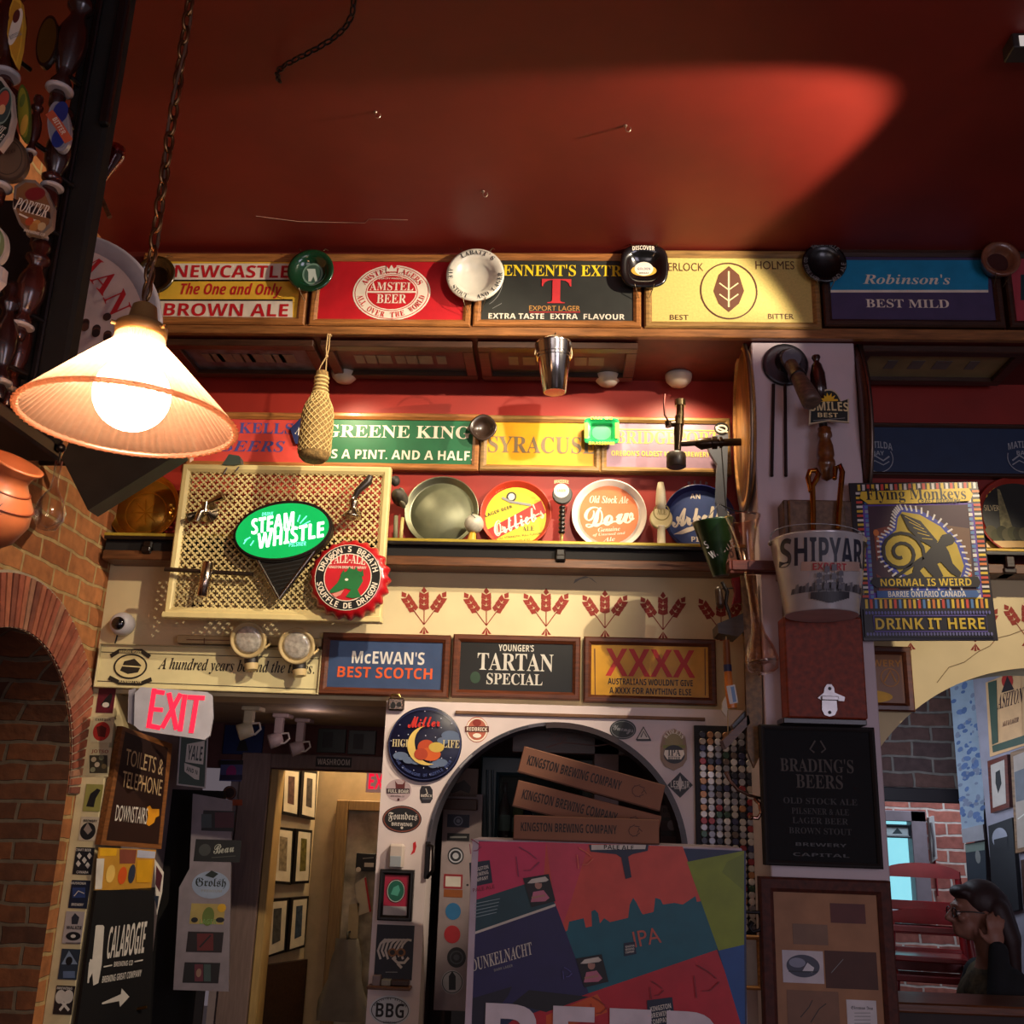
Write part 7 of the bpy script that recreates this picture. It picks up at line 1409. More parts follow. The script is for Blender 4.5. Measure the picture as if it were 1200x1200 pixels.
# clip, sensor, frames on the left pier
T = Thing('bulldog_clip', 'shiny steel clip on the top corner of the hatch wall', 'clip', HP, 462, 834, .012); b = T.mb(); b.pbox(455, 818, 474, 833, -.011, .012, metal('#9a8e88', .25), .006); b.done('body'); b = T.mb(.0122); b.disc(461, 827, 3, 4, K_); b.disc(468, 826, 3, 3, K_); b.done('hole'); b = T.mb(); b.tube([T.L3(458, 818, .0), T.L3(459, 814, .004), T.L3(468, 814, .004), T.L3(469, 818, 0)], .004, metal('#b8a060', .3), 8); b.done('loop')
T = Thing('motion_sensor', 'small white motion sensor box above the pink framed label', 'sensor', HP, 463, 1018, .03); b = T.mb(); b.pbox(455, 989, 473, 1018, -.03, .004, mat('#c8b8ac', .4), .008); b.done('housing'); b = T.mb(); b.pbox(457, 1003, 470, 1016, .003, .0075, mat('#9aa0a4', .3), .003); b.done('lens')
T = Thing('framed_label', 'black-framed pink beer label with a green dragon oval', 'picture', HP, 463, 1079, .02); b = T.mb(); b.frame(444, 1019, 484, 1079, 6, -.019, .012, mat('#0e0c0c', .4)); b.done('frame')
b = T.mb(); b.pbox(448, 1023, 480, 1075, -.018, 0, mat('#a81c3c', .5), 0); b.done('print'); b = T.mb(.0005); b.disc(464, 1044, 11, 14, mat('#c8c0b8')); b.disc(464, 1044, 9.5, 12.4, mat('#12604a')); b.ring(464, 1044, 11, 14, .7, K_); b.poly([(458, 1048), (461, 1040), (467, 1037), (469, 1043), (466, 1050)], mat('#4aa088')); b.arect(449, 1062, 478, 1074, mat('#b8b4b4')); b.done('oval_crest')
T = Thing('poster', 'dark navy poster of a white mane and orange goggles on the left pier', 'poster', HP, 460, 1148, .006); b = T.mb(); b.pbox(440, 1084, 484, 1148, -.005, 0, mat('#121624', .5), 0); b.done('sheet')
b = T.mb(.0005); 
for k in range(7): x = 446 + k * 4.4; b.line([(x, 1124 - 3 * (k % 2)), (x - 3, 1114), (x, 1106 - 2 * math.sin(k)), (x + 5, 1101), (x + 10, 1102)], 2.6, Wt)
for x in (460, 470): b.disc(x, 1116, 5.5, 5, mat('#8a5a30')); b.disc(x, 1116, 3, 3, K_)
b.line([(460, 1122), (466, 1128), (474, 1128), (479, 1122)], 3, Wt); b.line([(466, 1129), (471, 1134)], 3, Wt); b.line([(452, 1139), (466, 1139)], .8, C_GRY); b.done('print')
T = Thing('small_shelf', 'narrow wooden ledge with little boxes under the navy poster', 'shelf', HP, 459, 1158, .03); b = T.mb(); b.pbox(431, 1155, 482, 1159, -.03, .03, OAKD, .003); b.done('ledge')
for nm, x0_, x1_, h, c in (('small_box', 437, 446, 12, '#7a6a68'), ('small_box', 447, 458, 7, '#8a8478'), ('small_box', 459, 479, 6, '#3a2420')):
    T = Thing(nm, {437: 'small upright grey box on the ledge under the navy poster', 447: 'low pale box, middle one on the ledge', 459: 'low dark brown box on the ledge under the navy poster'}[x0_], 'box', HP, (x0_ + x1_) / 2, 1155, .03); b = T.mb(); b.pbox(x0_, 1154.7 - h, x1_, 1154.7, -.026, .012, mat(c, .5), .002); b.done('carton')
T = Thing('iron_latch', 'black iron handle on the inner edge of the hatch', 'handle', HP, 502, 1030, .0); b = T.mb(); b.tube([T.L3(502, 990, .01), T.L3(508, 992, .03), T.L3(507, 1020, .03), T.L3(501, 1028, .01)], .007, mat('#181414', .4, .4), 10); b.pbox(498, 986, 504, 1030, .0, .012, mat('#181414', .4, .4), .003); b.done('handle')
# beer names printed along the grey arch band
T = Thing('band_label', '', '', HP, 540, 920, .0, empty=False)
for i, (a, c) in enumerate(((104, '#22242c'), (114, '#2a2c34'), (133, '#8a8a90'), (150, '#3a2c30'), (167, '#2c2a32'))):
    b = MB(); arcband(b, a, a + (9 if i < 2 else 8), .991, 1.006, AW - .0075, AW - .005, mat(c, .5), 6); o = b.done('name_label'); o.parent = bpy.data.objects['trim_2']

# ------------------------------------------------------------------ inside the hatch
T = Thing('green_cabinet', 'dark teal glazed cabinet inside the hatch with bottles behind its glass', 'cabinet', YP(4.75), 590, 1120, 0); TL_ = mat('#0c2a30', .4)
b = T.mb(); b.frame(560, 888, 700, 1130, 22, -.2, .02, TL_); b.done('frame'); b = T.mb(); b.pbox(566, 894, 694, 1124, -.22, -.2, mat('#5a4438', .6), 0); b.done('back'); b = T.mb(); b.tube([T.L3(571, 902, .022), T.L3(571, 1110, .022)], .006, TL_, 8); b.tube([T.L3(577, 902, .022), T.L3(577, 1110, .022)], .006, TL_, 8); b.done('bead')
b = T.mb(); x0_, y0_, x1_, y1_ = T.box(582, 908, 680, 1110); b.cbox(x0_, T.L(600, 985)[1] - .008, -.2, x1_, T.L(600, 985)[1], -.04, mat('#6a7a80', .3), .001); b.done('shelf'); zsh_ = T.L(600, 985)[1]
b = T.mb(); b.cbox(x0_, y0_, -.006, x1_, y1_, -.003, glass('cabinet_glass', '#c8d4d4', .03), 0); b.done('pane')
for x, c, h, lb in ((590, '#5a2018', 64, 'dark red bottle standing in the teal cabinet'), (606, '#8a7a4a', 58, 'pale olive bottle standing in the teal cabinet'), (617, '#1c2a4a', 48, 'blue bottle standing in the teal cabinet')):
    T2 = Thing('bottle', lb, 'bottle', YP(4.75 + .11), x, 985, 0, 'bottles in the teal cabinet'); s = T2.sx; z0_ = T2.loc((0, 0, (T.M @ Vector((0, zsh_, 0))).z))[1] + .0015
    b = T2.mb(); b.lathe([(6.4 * s, 0), (6.8 * s, .004), (6.8 * s, h * .58 * s), (2.6 * s, h * .76 * s), (2.4 * s, h * .97 * s), (2.9 * s, h * s), (.001, h * s)], (0, z0_, 0), (0, 1, 0), mat(c, .15, coat=1), 22); b.done('body'); b = T2.mb(); b.lathe([(6.95 * s, h * .15 * s), (7.0 * s, h * .16 * s), (7.0 * s, h * .42 * s), (6.95 * s, h * .43 * s)], (0, z0_, 0), (0, 1, 0), mat('#a89c88'), 22); b.done('label')
T = Thing('sticker_board', 'pale board of stickers seen through the left side of the hatch', 'panel', YP(4.6), 535, 1165, 0); b = T.mb(); b.pbox(514, 930, 561, 1185, -.03, 0, mat('#8f7f80', .6), .002); b.done('panel')
b = T.mb(); b.pbox(506, 936, 560, 949, -.02, .05, mat('#4a2c20', .5), .003); b.done('ledge'); b = T.mb(); b.cbox(T.L(537, 1180)[0] - .03, T.loc((0, 0, 0))[1] + .001, -.03, T.L(537, 1180)[0] + .03, T.L(537, 1180)[1], -.004, BLACKW, .002); b.done('post')
SP = YP(4.6); S3_ = 'stickers seen through the hatch'
def rg(cx, cy, r, c): return lambda b: (b.ring(cx, cy, r, r, 1.6, mat(c)), b.disc(cx, cy, r * .45, r * .45, mat(c)))
for lb, c, wd, h, m, sh, f in (('navy sticker with a white ring, top inside the hatch', (537, 962), 26, 15, '#101a3c', 'rect', rg(537, 962, 5.5, '#8a92a8')), ('black bar sticker under the navy one inside the hatch', (537, 981), 26, 9, '#100e14', 'rect', lambda b: b.line([(527, 981), (547, 981)], 2, C_GRY)), ('black round seal sticker inside the hatch', (534, 1003), 19, 20, '#181a22', 'oval', rg(534, 1003, 8, '#a8a8b0')), ('white sticker with a red frame inside the hatch', (531, 1033), 22, 17, '#8a1c24', 'rect', lambda b: b.arect(522, 1027, 540, 1039, Wt)), ('orange bar sticker inside the hatch', (531, 1047), 22, 9, '#8a4a1c', 'rect', None), ('round blue sticker inside the hatch', (531, 1068), 18, 20, '#2a6a9a', 'oval', None), ('round red sticker inside the hatch', (530, 1095), 19, 21, '#a8242c', 'oval', None), ('round black sticker inside the hatch, below the red one', (535, 1122), 22, 24, '#141418', 'oval', rg(535, 1122, 8, '#3a3a40')), ('white round sticker with a black figure inside the hatch', (530, 1151), 26, 28, '#a8a4a4', 'oval', lambda b: (b.poly([(526, 1160), (526, 1144), (530, 1138), (534, 1144), (534, 1160)], K_), b.ring(530, 1151, 12, 13, .8, K_)))):
    sticker(lb, SP, c[0], c[1], wd, h, mat(m, .5), f, sh, S3_)
T = Thing('framed_carving', 'dim framed picture with a bull shape, upper left inside the hatch', 'picture', YP(4.6), 538, 934, .0); b = T.mb(); b.pbox(512, 900, 560, 934, -.02, 0, mat('#6a5448', .6), .002); b.done('sheet'); b = T.mb(.0005); b.poly([(524, 926), (528, 916), (536, 918), (544, 914), (552, 922), (550, 930), (540, 926), (530, 930)], mat('#2a1c18')); b.done('print')
T = Thing('carved_board', 'dark carved wooden board with a red flourish under the top of the arch', 'board', YP(4.45), 680, 884, 0); b = T.mb(); b.pbox(600, 856, 760, 884, -.03, 0, wood('#3a2018', .5), .004); b.done('board')
b = T.mb(.0008); b.text('Tap', 654, 866, 22, 13, mat('#5a2c1c'), 'sc'); b.line([(640, 876), (660, 870), (700, 874), (740, 868)], 1.6, mat('#5a2c1c')); b.done('carving'); b = T.mb(); 
for x in (612, 748): q_ = T.L(x, 870); b.cbox(q_[0] - .01, q_[1] + .03, -.02, q_[0] + .01, T.loc((0, 0, zopen + .05))[1] - .001, -.01, DARKW, .001)
b.done('hanger')
T = Thing('bar_cloth', 'grey printed towel hung at the right inside the hatch', 'cloth', YP(4.4), 786, 990, 0); b = T.mb(); b.pbox(774, 944, 806, 992, -.006, 0, mat('#5a5054', .8), .001); b.done('cloth'); b = T.mb(.0005); b.arect(774, 958, 806, 962, mat('#2a2628')); b.arect(774, 974, 806, 980, mat('#2a2628')); b.disc(787, 967, 5, 6, mat('#8a8084')); b.text('BREW', 786, 950, 18, 5, mat('#2a2628'), 'b'); b.done('print'); b = T.mb(); q_ = T.L(775, 944); b.cbox(q_[0] - .05, q_[1] - .01, -.02, q_[0] + .14, q_[1] + .004, -.006, DARKW, .002); b.cbox(q_[0] - .02, q_[1], -.02, q_[0], T.loc((0, 0, zopen + .05))[1] - .001, -.008, DARKW, .001); b.done('rod')

# ------------------------------------------------------------------ big printed beer panel with three cartons on top
BP_Y = 3.42; BPP = YP(BP_Y); DP = .3
T = Thing('beer_display', 'large boxy display panel printed with colourful tilted beer labels and big white letters', 'display', BPP, 710, 1400, 0)
def bx(u, v): return (549 + 326 * u - 8 * v * 0 + u * 0, 984 + 12 * u + 216 * v)
x0_, y0_, x1_, y1_ = T.box(545, 985, 876, 1400); ytop = T.L(640, 986)[1]
b = T.mb(); b.cbox(x0_, y0_, -DP, x1_, ytop, -.001, mat('#a49aa8', .6), .004); b.done('body')
b = T.mb(.0); b.step = .00006; yt = 986
P_ = lambda *q_: list(q_)
b.poly([(553, 1000 - 15 + .0), (874, 997), (876, 1400), (553, 1400)], mat('#16264a', .5))
PK, OR, TE, LM, RD, BL_, NV = mat('#c8305a', .5, var=.06), mat('#c8483a', .5, var=.1), mat('#0c5a6a', .5), mat('#7a8a1c', .5), mat('#b01c2c', .5), mat('#1a4a8a', .5), mat('#231f52', .5)
b.poly([(553, 986), (700, 989), (800, 992), (838, 1098), (651, 1106), (640, 1030), (553, 1056)], OR); b.poly([(553, 986), (640, 987), (637, 1031), (553, 1056)], PK); b.poly([(640, 987), (690, 989), (668, 1060), (655, 1096)], mat('#c43c54', .5))
b.poly([(661, 1093), (838, 1052), (848, 1098), (838, 1116), (690, 1170), (661, 1100)], TE)
sk = [(661, 1093), (665, 1090), (667, 1080), (684, 1076), (687, 1090), (691, 1094), (694, 1093), (693, 1068), (697, 1066), (701, 1070), (703, 1082), (708, 1076), (714, 1080), (717, 1086), (735, 1084), (738, 1060), (742, 1052), (746, 1058), (752, 1070), (758, 1076), (766, 1068), (768, 1052), (774, 1054), (777, 1060), (790, 1058), (800, 1060), (815, 1050), (822, 1080), (700, 1130)]
b.poly(sk, TE)
b.poly([(553, 1056), (634, 1030), (651, 1060), (553, 1094)], mat('#16404a', .5)); b.poly([(553, 1094), (651, 1060), (690, 1164), (553, 1200)], NV); b.poly([(553, 1096), (553, 1093), (651, 1059), (651, 1062)], Wt)
b.poly([(690, 1164), (840, 1113), (872, 1200), (872, 1240), (553, 1240), (600, 1196)], RD); b.poly([(640, 1190), (700, 1165), (712, 1186), (640, 1212)], mat('#c4501c', .5))
b.poly([(805, 1010), (872, 997), (872, 1108), (842, 1114)], LM); b.poly([(852, 1010), (872, 1000), (872, 1044), (846, 1022)], mat('#6a7a1c', .5)); b.poly([(842, 1114), (872, 1107), (873, 1200), (868, 1200)], BL_); b.poly([(806, 996), (830, 996), (830, 1002), (806, 1008)], mat('#122a4a', .5))
b.poly([(620, 1160), (690, 1168), (640, 1186), (600, 1176)], mat('#14141e', .5)); b.poly([(553, 1170), (600, 1156), (596, 1166), (570, 1200), (553, 1200)], mat('#17172c', .5)); b.done('print')
b = T.mb(.003); b.step = .0001; 
b.text('DUNKELNACHT', 588, 1121, 80, 17, Wt, 'ri', rot=17); b.text('DARK LAGER', 590, 1134, 24, 3.4, C_GRY, 'b', rot=16); b.text('IPA', 758, 1098, 34, 21, mat('#b8584a'), 's', rot=12); 
b.poly([(690, 990), (760, 990), (759, 997), (741, 1001), (736, 1004), (740, 1028), (733, 1030), (728, 1005), (722, 1001), (692, 998)], mat('#14203a')); b.poly([(693, 990), (757, 990), (756, 995), (693, 996)], Wt); b.text('PALE ALE', 725, 993, 38, 6, K_, 'b')
for (x, y, w_, r) in ((563, 1024, 26, 15), (738, 1112, 14, 10), (774, 1188, 32, 12)):
    b.poly([(x - w_ * .5, y - w_ * .5), (x + w_ * .42, y - w_ * .62), (x + w_ * .55, y + w_ * .4), (x - w_ * .45, y + w_ * .6)], mat('#101c34'))
    for k, t in enumerate(('KINGSTON', 'BREWING', 'COMPANY')): b.text(t, x, y + (k - 1) * w_ * .24, w_ * .8, w_ * .2, Wt, 'b', rot=r)
b.text('PALE ALE', 567, 1041, 28, 5, mat('#7a1c34'), 's', rot=12)
for k in range(5): b.line([(556, 1062 + k * 4 - 3), (586 - k, 1056 + k * 4 - 3)], .8, mat('#8aa0a4'))
b.done('lettering')
for x, y in ((631, 1043), (693, 1137)):    # cards with a standing figure
    b = T.mb(.006); b.step = .0001; b.poly([(x - 18, y - 14), (x + 12, y - 19), (x + 20, y + 13), (x - 8, y + 20)], mat('#100c14')); b.poly([(x - 9, y + 14), (x - 6, y + 2), (x + 6, y), (x + 13, y + 9), (x + 8, y + 13)], mat('#b86a80')); b.disc(x, y - 6, 4.5, 5.5, mat('#a87a6a')); b.poly([(x - 4, y - 9), (x, y - 13), (x + 4, y - 10), (x + 3, y - 8)], K_); b.poly([(x - 13, y - 8), (x - 8, y - 13), (x + 8, y - 16), (x + 12, y - 12), (x + 9, y - 10), (x - 8, y - 8)], Wt); b.line([(x - 8, y + 9), (x + 8, y + 6)], 2.4, mat('#a87a6a')); b.done('figure_card')
b = T.mb(.0075); b.step = .00004
for cx, cy, r, c in ((616, 1010, 20, '#8a2c50'), (556, 992, 10, '#8a2c50'), (768, 1160, 12, '#7a1420'), (825, 1150, 22, '#7a1420'), (700, 1180, 14, '#8a2418'), (684, 1006, 14, '#d86a50'), (664, 1140, 8, '#4a4a8a')):
    for k in range(9): a = k * 2.1; b.line([(cx + r * .8 * math.cos(a), cy + r * math.sin(a)), (cx + r * .5 * math.cos(a + .9), cy + r * .6 * math.sin(a + .9)), (cx + r * .7 * math.cos(a + 1.7), cy + r * .5 * math.sin(a + 1.7))], 1, mat(c))
b.done('line_drawing')
b = T.mb(.009); b.text('BEER', 708, 1232, 292, 112, mat('#cfc4cc', .5), 'b'); b.done('big_letters')
b = T.mb(); b.pbox(545, 985, 553, 1400, -.001, .0045, mat('#b8a8b4', .5), .001); b.done('edge_strip'); b = T.mb(.005); b.disc(548, 1037, 1.6, 1.6, K_); b.done('screw')
ZTOP = (T.M @ Vector((0, ytop, 0))).z
# cartons
CG = 'cardboard cartons stacked on the beer panel'
def carton(label, x0_, y0_, x1_, y1_, cy_off, ang, zbase, yy):
    p0, p1 = W(x0_, y0_, yy), W(x1_, y1_, yy); wd = p1.x - p0.x; hgt = abs(p0.z - W(x0_, y0_ + cy_off, yy).z)
    return wd, hgt
def mk(label, cx, wd_px, h_px, yy, zb_, tilt, yaw, art_rot=0):
    T = Thing('carton', label, 'box', Pl(yaw, W(cx, 960, yy)), cx, 960, 0, CG); s = T.sx; y0_ = T.loc((0, 0, zb_))[1]; M = T.M.copy(); w2 = wd_px * s / 2; h = h_px * T.sy
    CB = mat('#8a5c44', .75, var=.1, scale=6); b = T.mb(); D_ = .13
    b.cbox(-w2, y0_, -D_, w2, y0_ + h, 0, CB, .002); b.done('body')
    b = T.mb(); b.cbox(-w2 + .006, y0_ + h - .002, -D_ + .006, w2 - .006, y0_ + h + .0008, -.006, mat('#3a241c', .8), 0); b.cbox(-w2 - .001, y0_ - .0005, -.001, w2 + .001, y0_ + .004, .001, mat('#5a3828', .8), 0); b.done('edge')
    b = T.mb(.0006); K = mat('#1c1412', .6); y_px = 960 - (y0_ + h * .5) / T.sy
    V, F = textmesh('KINGSTON BREWING COMPANY', 'b'); a0, a1 = min(q_[0] for q_ in V), max(q_[0] for q_ in V); c0_, c1_ = min(q_[1] for q_ in V), max(q_[1] for q_ in V); tw, th = 2 * w2 * .66, h * .36
    b.add([(-w2 * .9 + (u - a0) / (a1 - a0) * tw, y0_ + h * .36 + (v - c0_) / (c1_ - c0_) * th, .0009) for u, v in V], F, K)
    for k in range(9): aa = k * .75; r = h * .3; b.v += []; P = [(w2 * .66 + r * 1.1 * math.cos(aa) * (1 - k * .07), y0_ + h * .5 + r * math.sin(aa) * (1 - k * .06)), (w2 * .66 + r * .8 * math.cos(aa + .8), y0_ + h * .5 + r * .7 * math.sin(aa + .8))]; d = Vector(P[1]) - Vector(P[0]); nn = Vector((-d.y, d.x)).normalized() * .0012; b.add([(P[0][0] + nn.x, P[0][1] + nn.y, .0009), (P[0][0] - nn.x, P[0][1] - nn.y, .0009), (P[1][0] - nn.x, P[1][1] - nn.y, .0009), (P[1][0] + nn.x, P[1][1] + nn.y, .0009)], [(0, 1, 2, 3)], mat('#4a241c', .6))
    b.done('lettering')
    if tilt: piv = Matrix.Translation((-w2, y0_, 0)); T.o.matrix_world = M @ piv @ Matrix.Rotation(R_(tilt), 4, 'Z') @ piv.inverted()
    return T, h
zc1 = ZTOP + .0015
hpx = 34
_, h1 = mk('bottom carton of three stacked on the beer panel, lying level', 687, 170, 29, BP_Y + .01, zc1, 0, 0)
_, h2 = mk('middle carton of three on the beer panel, tilted down to the right', 686, 173, 32, BP_Y + .15, zc1 + .104, -12, 0)
mk('top carton of three on the beer panel, most steeply tilted', 691, 173, 32, BP_Y + .155, zc1 + .217, -13.5, 0)
# ------------------------------------------------------------------ bottle-cap panel
T = Thing('bottle_cap_collection', 'tall black panel covered in rows of coloured bottle caps, left of the pillar', 'panel', HP, 856, 1110, .02)
b = T.mb(); b.pbox(816, 851, 904, 1110, -.019, 0, mat('#0f0e16', .7), .002); b.done('board')
random.seed(11); caps = []
for r in range(30):
    for c in range(9):
        x = 823 + c * 9.1 + r * .15; y = 861 + r * 7.75 + c * .35
        if x < 899 and y < 1100: caps.append((x, y))
caps.sort(key=lambda q_: 0 if (q_[0] < 893 and (q_[1] < 996 or q_[0] > 872)) else 1)
pal = ['#b8b0a8', '#8a8a92', '#c8c4c0', '#c0b8b0', '#a8a4a8', '#5a5a66', '#8a2c30', '#2a2a34', '#a89a8a', '#d8d4d0', '#3a3a58', '#6a5a50', '#9a9aa4', '#a8744a', '#35503e']
rest = T.mb(); proto = {}
for i, (x, y) in enumerate(caps):
    c = random.choice(pal); tgt = T.mb() if i < 100 else rest; u, v = T.L(x, y); r = 4.2 * T.sx; m = mat(c, .35, .3)
    if i < 100:
        if c not in proto:
            b = T.mb(); b.lathe([(r * 1.05, .0), (r, .004), (r * .85, .006), (.0005, .006)], (0, 0, 0), (0, 0, 1), m, 14, smooth=False); o = b.done('bottle_cap'); proto[c] = o
        else: o = proto[c].copy(); COL.objects.link(o); o.parent = T.o
        o.location = (u, v, .0003)
    else: rest.lathe([(r * 1.05, .0003), (r, .0043), (r * .85, .0063), (.0005, .0063)], (u, v, 0), (0, 0, 1), m, 10, smooth=False)
rest.done('bottle_caps', None, None, True)
# ------------------------------------------------------------------ room seen through the right arch
b = MB(); q0 = W(1050, 1172, WL + .06); b.cbox(max(xpil + .02, acx - acr) + .002, WL + .02, 0, acx + acr - .002, WL + .22, q0.z - .03, mat('#2c1a14', .6, var=.3), 0); struct('wall_arch_sill', b)
T = Thing('bar_counter', 'worn brown wooden counter ledge across the foot of the right arch', 'counter', YP(WL + .02), 1120, 1185, 0); z_ = T.loc((0, 0, q0.z - .03))[1]
b = T.mb(); b.cbox(T.loc((acx - acr + .003, 0, 0))[0], z_ + .0005, -.24, T.loc((acx + acr - .003, 0, 0))[0], z_ + .035, .04, wood('#6a3c20', .35), .006); b.done('top')
PWL = Pl(-68, W(1150, 900, 5.55)); e0, e1 = PWL.hit(1150, 900), PWL.hit(1330, 900)
b = MB(); V = []
for o_ in (0, -.06):
    for p in (e0, e1):
        for z in (0, 3.3): V.append((p.x + PWL.n.x * o_, p.y + PWL.n.y * o_, z))
b.add(V, [(0, 1, 3, 2), (4, 6, 7, 5), (0, 4, 5, 1), (2, 3, 7, 6)], mat('#8a8490', .7, var=.12)); struct('wall_right', b)
LC = Pl(-30, W(1114, 880, 5.9)); l0, l1 = LC.hit(1114, 880), LC.hit(1151, 880)
T = Thing('wall_covering', 'blue-white floral patterned wall panel catching the window light', 'panel', LC, 1132, 968, 0); b = T.mb(); b.prism([(1112, 790), (1151, 770), (1153, 966), (1127, 972)], -.01, 0, mat('#a8b8cc', .7, var=.1)); b.done('sheet')
b = T.mb(.0006); b.step = .00002; random.seed(5)
for i in range(90):
    t = random.random(); x = 1116 + 12 * t + random.random() * (34 - 10 * t); y = 800 + 164 * t; r = 1.2 + random.random() * 2.2; b.poly(ov(x, y, r, r * 1.5, random.random() * 90, 7), mat(random.choice(('#5a74a8', '#6a84b8', '#8a94b0')), .7))
b.done('flower_print')
T = Thing('shelf_ledge', 'white ledge under the patterned panel', 'shelf', LC, 1140, 985, 0); b = T.mb(); b.prism([(1128, 972), (1153, 966), (1155, 984), (1130, 988)], -.02, .04, mat('#a8a4ac', .6)); b.done('ledge')
DKP = mat('#1a1a20', .6)
T = Thing('wall_board', 'dark narrow board with a green label strip under the ledge', 'board', LC, 1142, 1070, .0); b = T.mb(); b.prism([(1131, 989), (1154, 985), (1158, 1074), (1136, 1070)], -.02, 0, mat('#27303e', .6)); b.done('board'); b = T.mb(.0006); b.poly([(1131, 990), (1154, 986), (1154, 996), (1132, 999)], mat('#7a8a80')); b.disc(1146, 1004, 3, 8, C_GRY); b.done('label')
def onr(name, label, cat, pts, m, th=.025, fm=None, fw=.16, art=None, off=.002):
    T = Thing(name, label, cat, PWL, sum(p[0] for p in pts) / len(pts), max(p[1] for p in pts), th + off); b = T.mb(); b.prism(pts, -th, 0, fm or m); b.done('frame' if fm else 'sheet')
    if fm: mx, my = sum(p[0] for p in pts) / len(pts), sum(p[1] for p in pts) / len(pts); b = T.mb(.0008); b.poly([(mx + (x - mx) * (1 - fw), my + (y - my) * (1 - fw * .6)) for x, y in pts], m); b.done('picture')
    if art: b = T.mb(.0016); art(b); b.done('print')
    return T
def f(b):
    b.poly([(1171, 800), (1196, 790), (1199, 866), (1173, 872)], mat('#d0a070')); b.poly([(1158, 800), (1168, 797), (1170, 870), (1163, 873)], mat('#3a4a3c')); b.poly([(1163, 874), (1230, 852), (1232, 862), (1164, 882)], mat('#3a4a3c'))
    skewtext(b, 'ASHTON', (1169, 832), (1198, 823), 18, mat('#3a1c18'), 'r'); b.disc(1181, 798, 7, 9, mat('#a82a20')); b.poly([(1174, 812), (1181, 792), (1189, 808)], mat('#2a1c1c')); skewtext(b, 'ALE & LAGER', (1175, 852), (1194, 846), 6, mat('#5a2c20'), 'r')
    b.poly([(1202, 786), (1226, 778), (1228, 850), (1204, 856)], mat('#5a6a4a'))
onr('poster', 'tan and green ornamental beer poster at the right edge, inside the arch room', 'poster', [(1155, 800), (1232, 770), (1236, 862), (1160, 887)], mat('#c89a6c', .6), .006, art=f)
onr('picture', 'narrow red-brown framed picture of a bird below the beer poster', 'picture', [(1157, 892), (1180, 884), (1183, 946), (1161, 953)], mat('#a89c94', .6), fm=wood('#5a2418', .4), fw=.3, art=lambda b: b.poly([(1167, 905), (1172, 902), (1174, 918), (1170, 930), (1167, 918)], K_))
onr('picture', 'pale framed picture of a grey landscape at the right edge', 'picture', [(1184, 882), (1230, 864), (1234, 990), (1190, 1000)], mat('#9a8a80', .6), fm=wood('#7a5a40', .4), fw=.14, art=lambda b: (b.poly([(1189, 905), (1226, 890), (1228, 930), (1191, 940)], mat('#5a5a62')), b.line([(1193, 960), (1206, 950), (1224, 956)], 1, Wt)))
onr('wall_board', 'dark board with a pale arched top, on the right room wall', 'board', [(1158, 968), (1186, 958), (1194, 1066), (1164, 1074)], DKP, art=lambda b: (b.poly(ov(1172, 982, 9, 12), mat('#8a8a96')), b.poly([(1165, 984), (1181, 980), (1181, 994), (1166, 996)], DKP)))
onr('picture', 'dark framed picture low at the right edge, behind the seated person', 'picture', [(1196, 1008), (1234, 1000), (1240, 1096), (1202, 1100)], mat('#4a4650', .6), fm=wood('#3a2018', .4), fw=.2)
# window details of the vestibule
T = Thing('door_handle', 'pale long door handle plate on the brick beside the far window', 'handle', YP(VY - .03), 1092, 1008, 0); b = T.mb(); b.prism([(1088, 958), (1094, 956), (1096, 980), (1098, 1006), (1092, 1010), (1090, 985)], -.029, .01, mat('#b8b4b4', .4)); b.done('plate'); b = T.mb(); b.tube([T.L3(1091, 964, .02), T.L3(1094, 984, .04), T.L3(1095, 1004, .02)], .008, mat('#6a6468', .4), 8); b.done('grip')
T = Thing('picture', 'small dark framed picture hanging in the far bright window', 'picture', YP(VY - .02), 1055, 980, 0); b = T.mb(); b.frame(1036, 966, 1068, 982, 3, -.018, .006, mat('#2a3038', .5)); b.done('frame'); b = T.mb(); b.pbox(1037, 967, 1067, 981, -.016, -.008, mat('#b8c4c8', .5), 0); b.done('print'); b = T.mb(-.0075); b.poly([(1046, 977), (1052, 970), (1058, 977)], mat('#3a4a50')); b.done('figure')
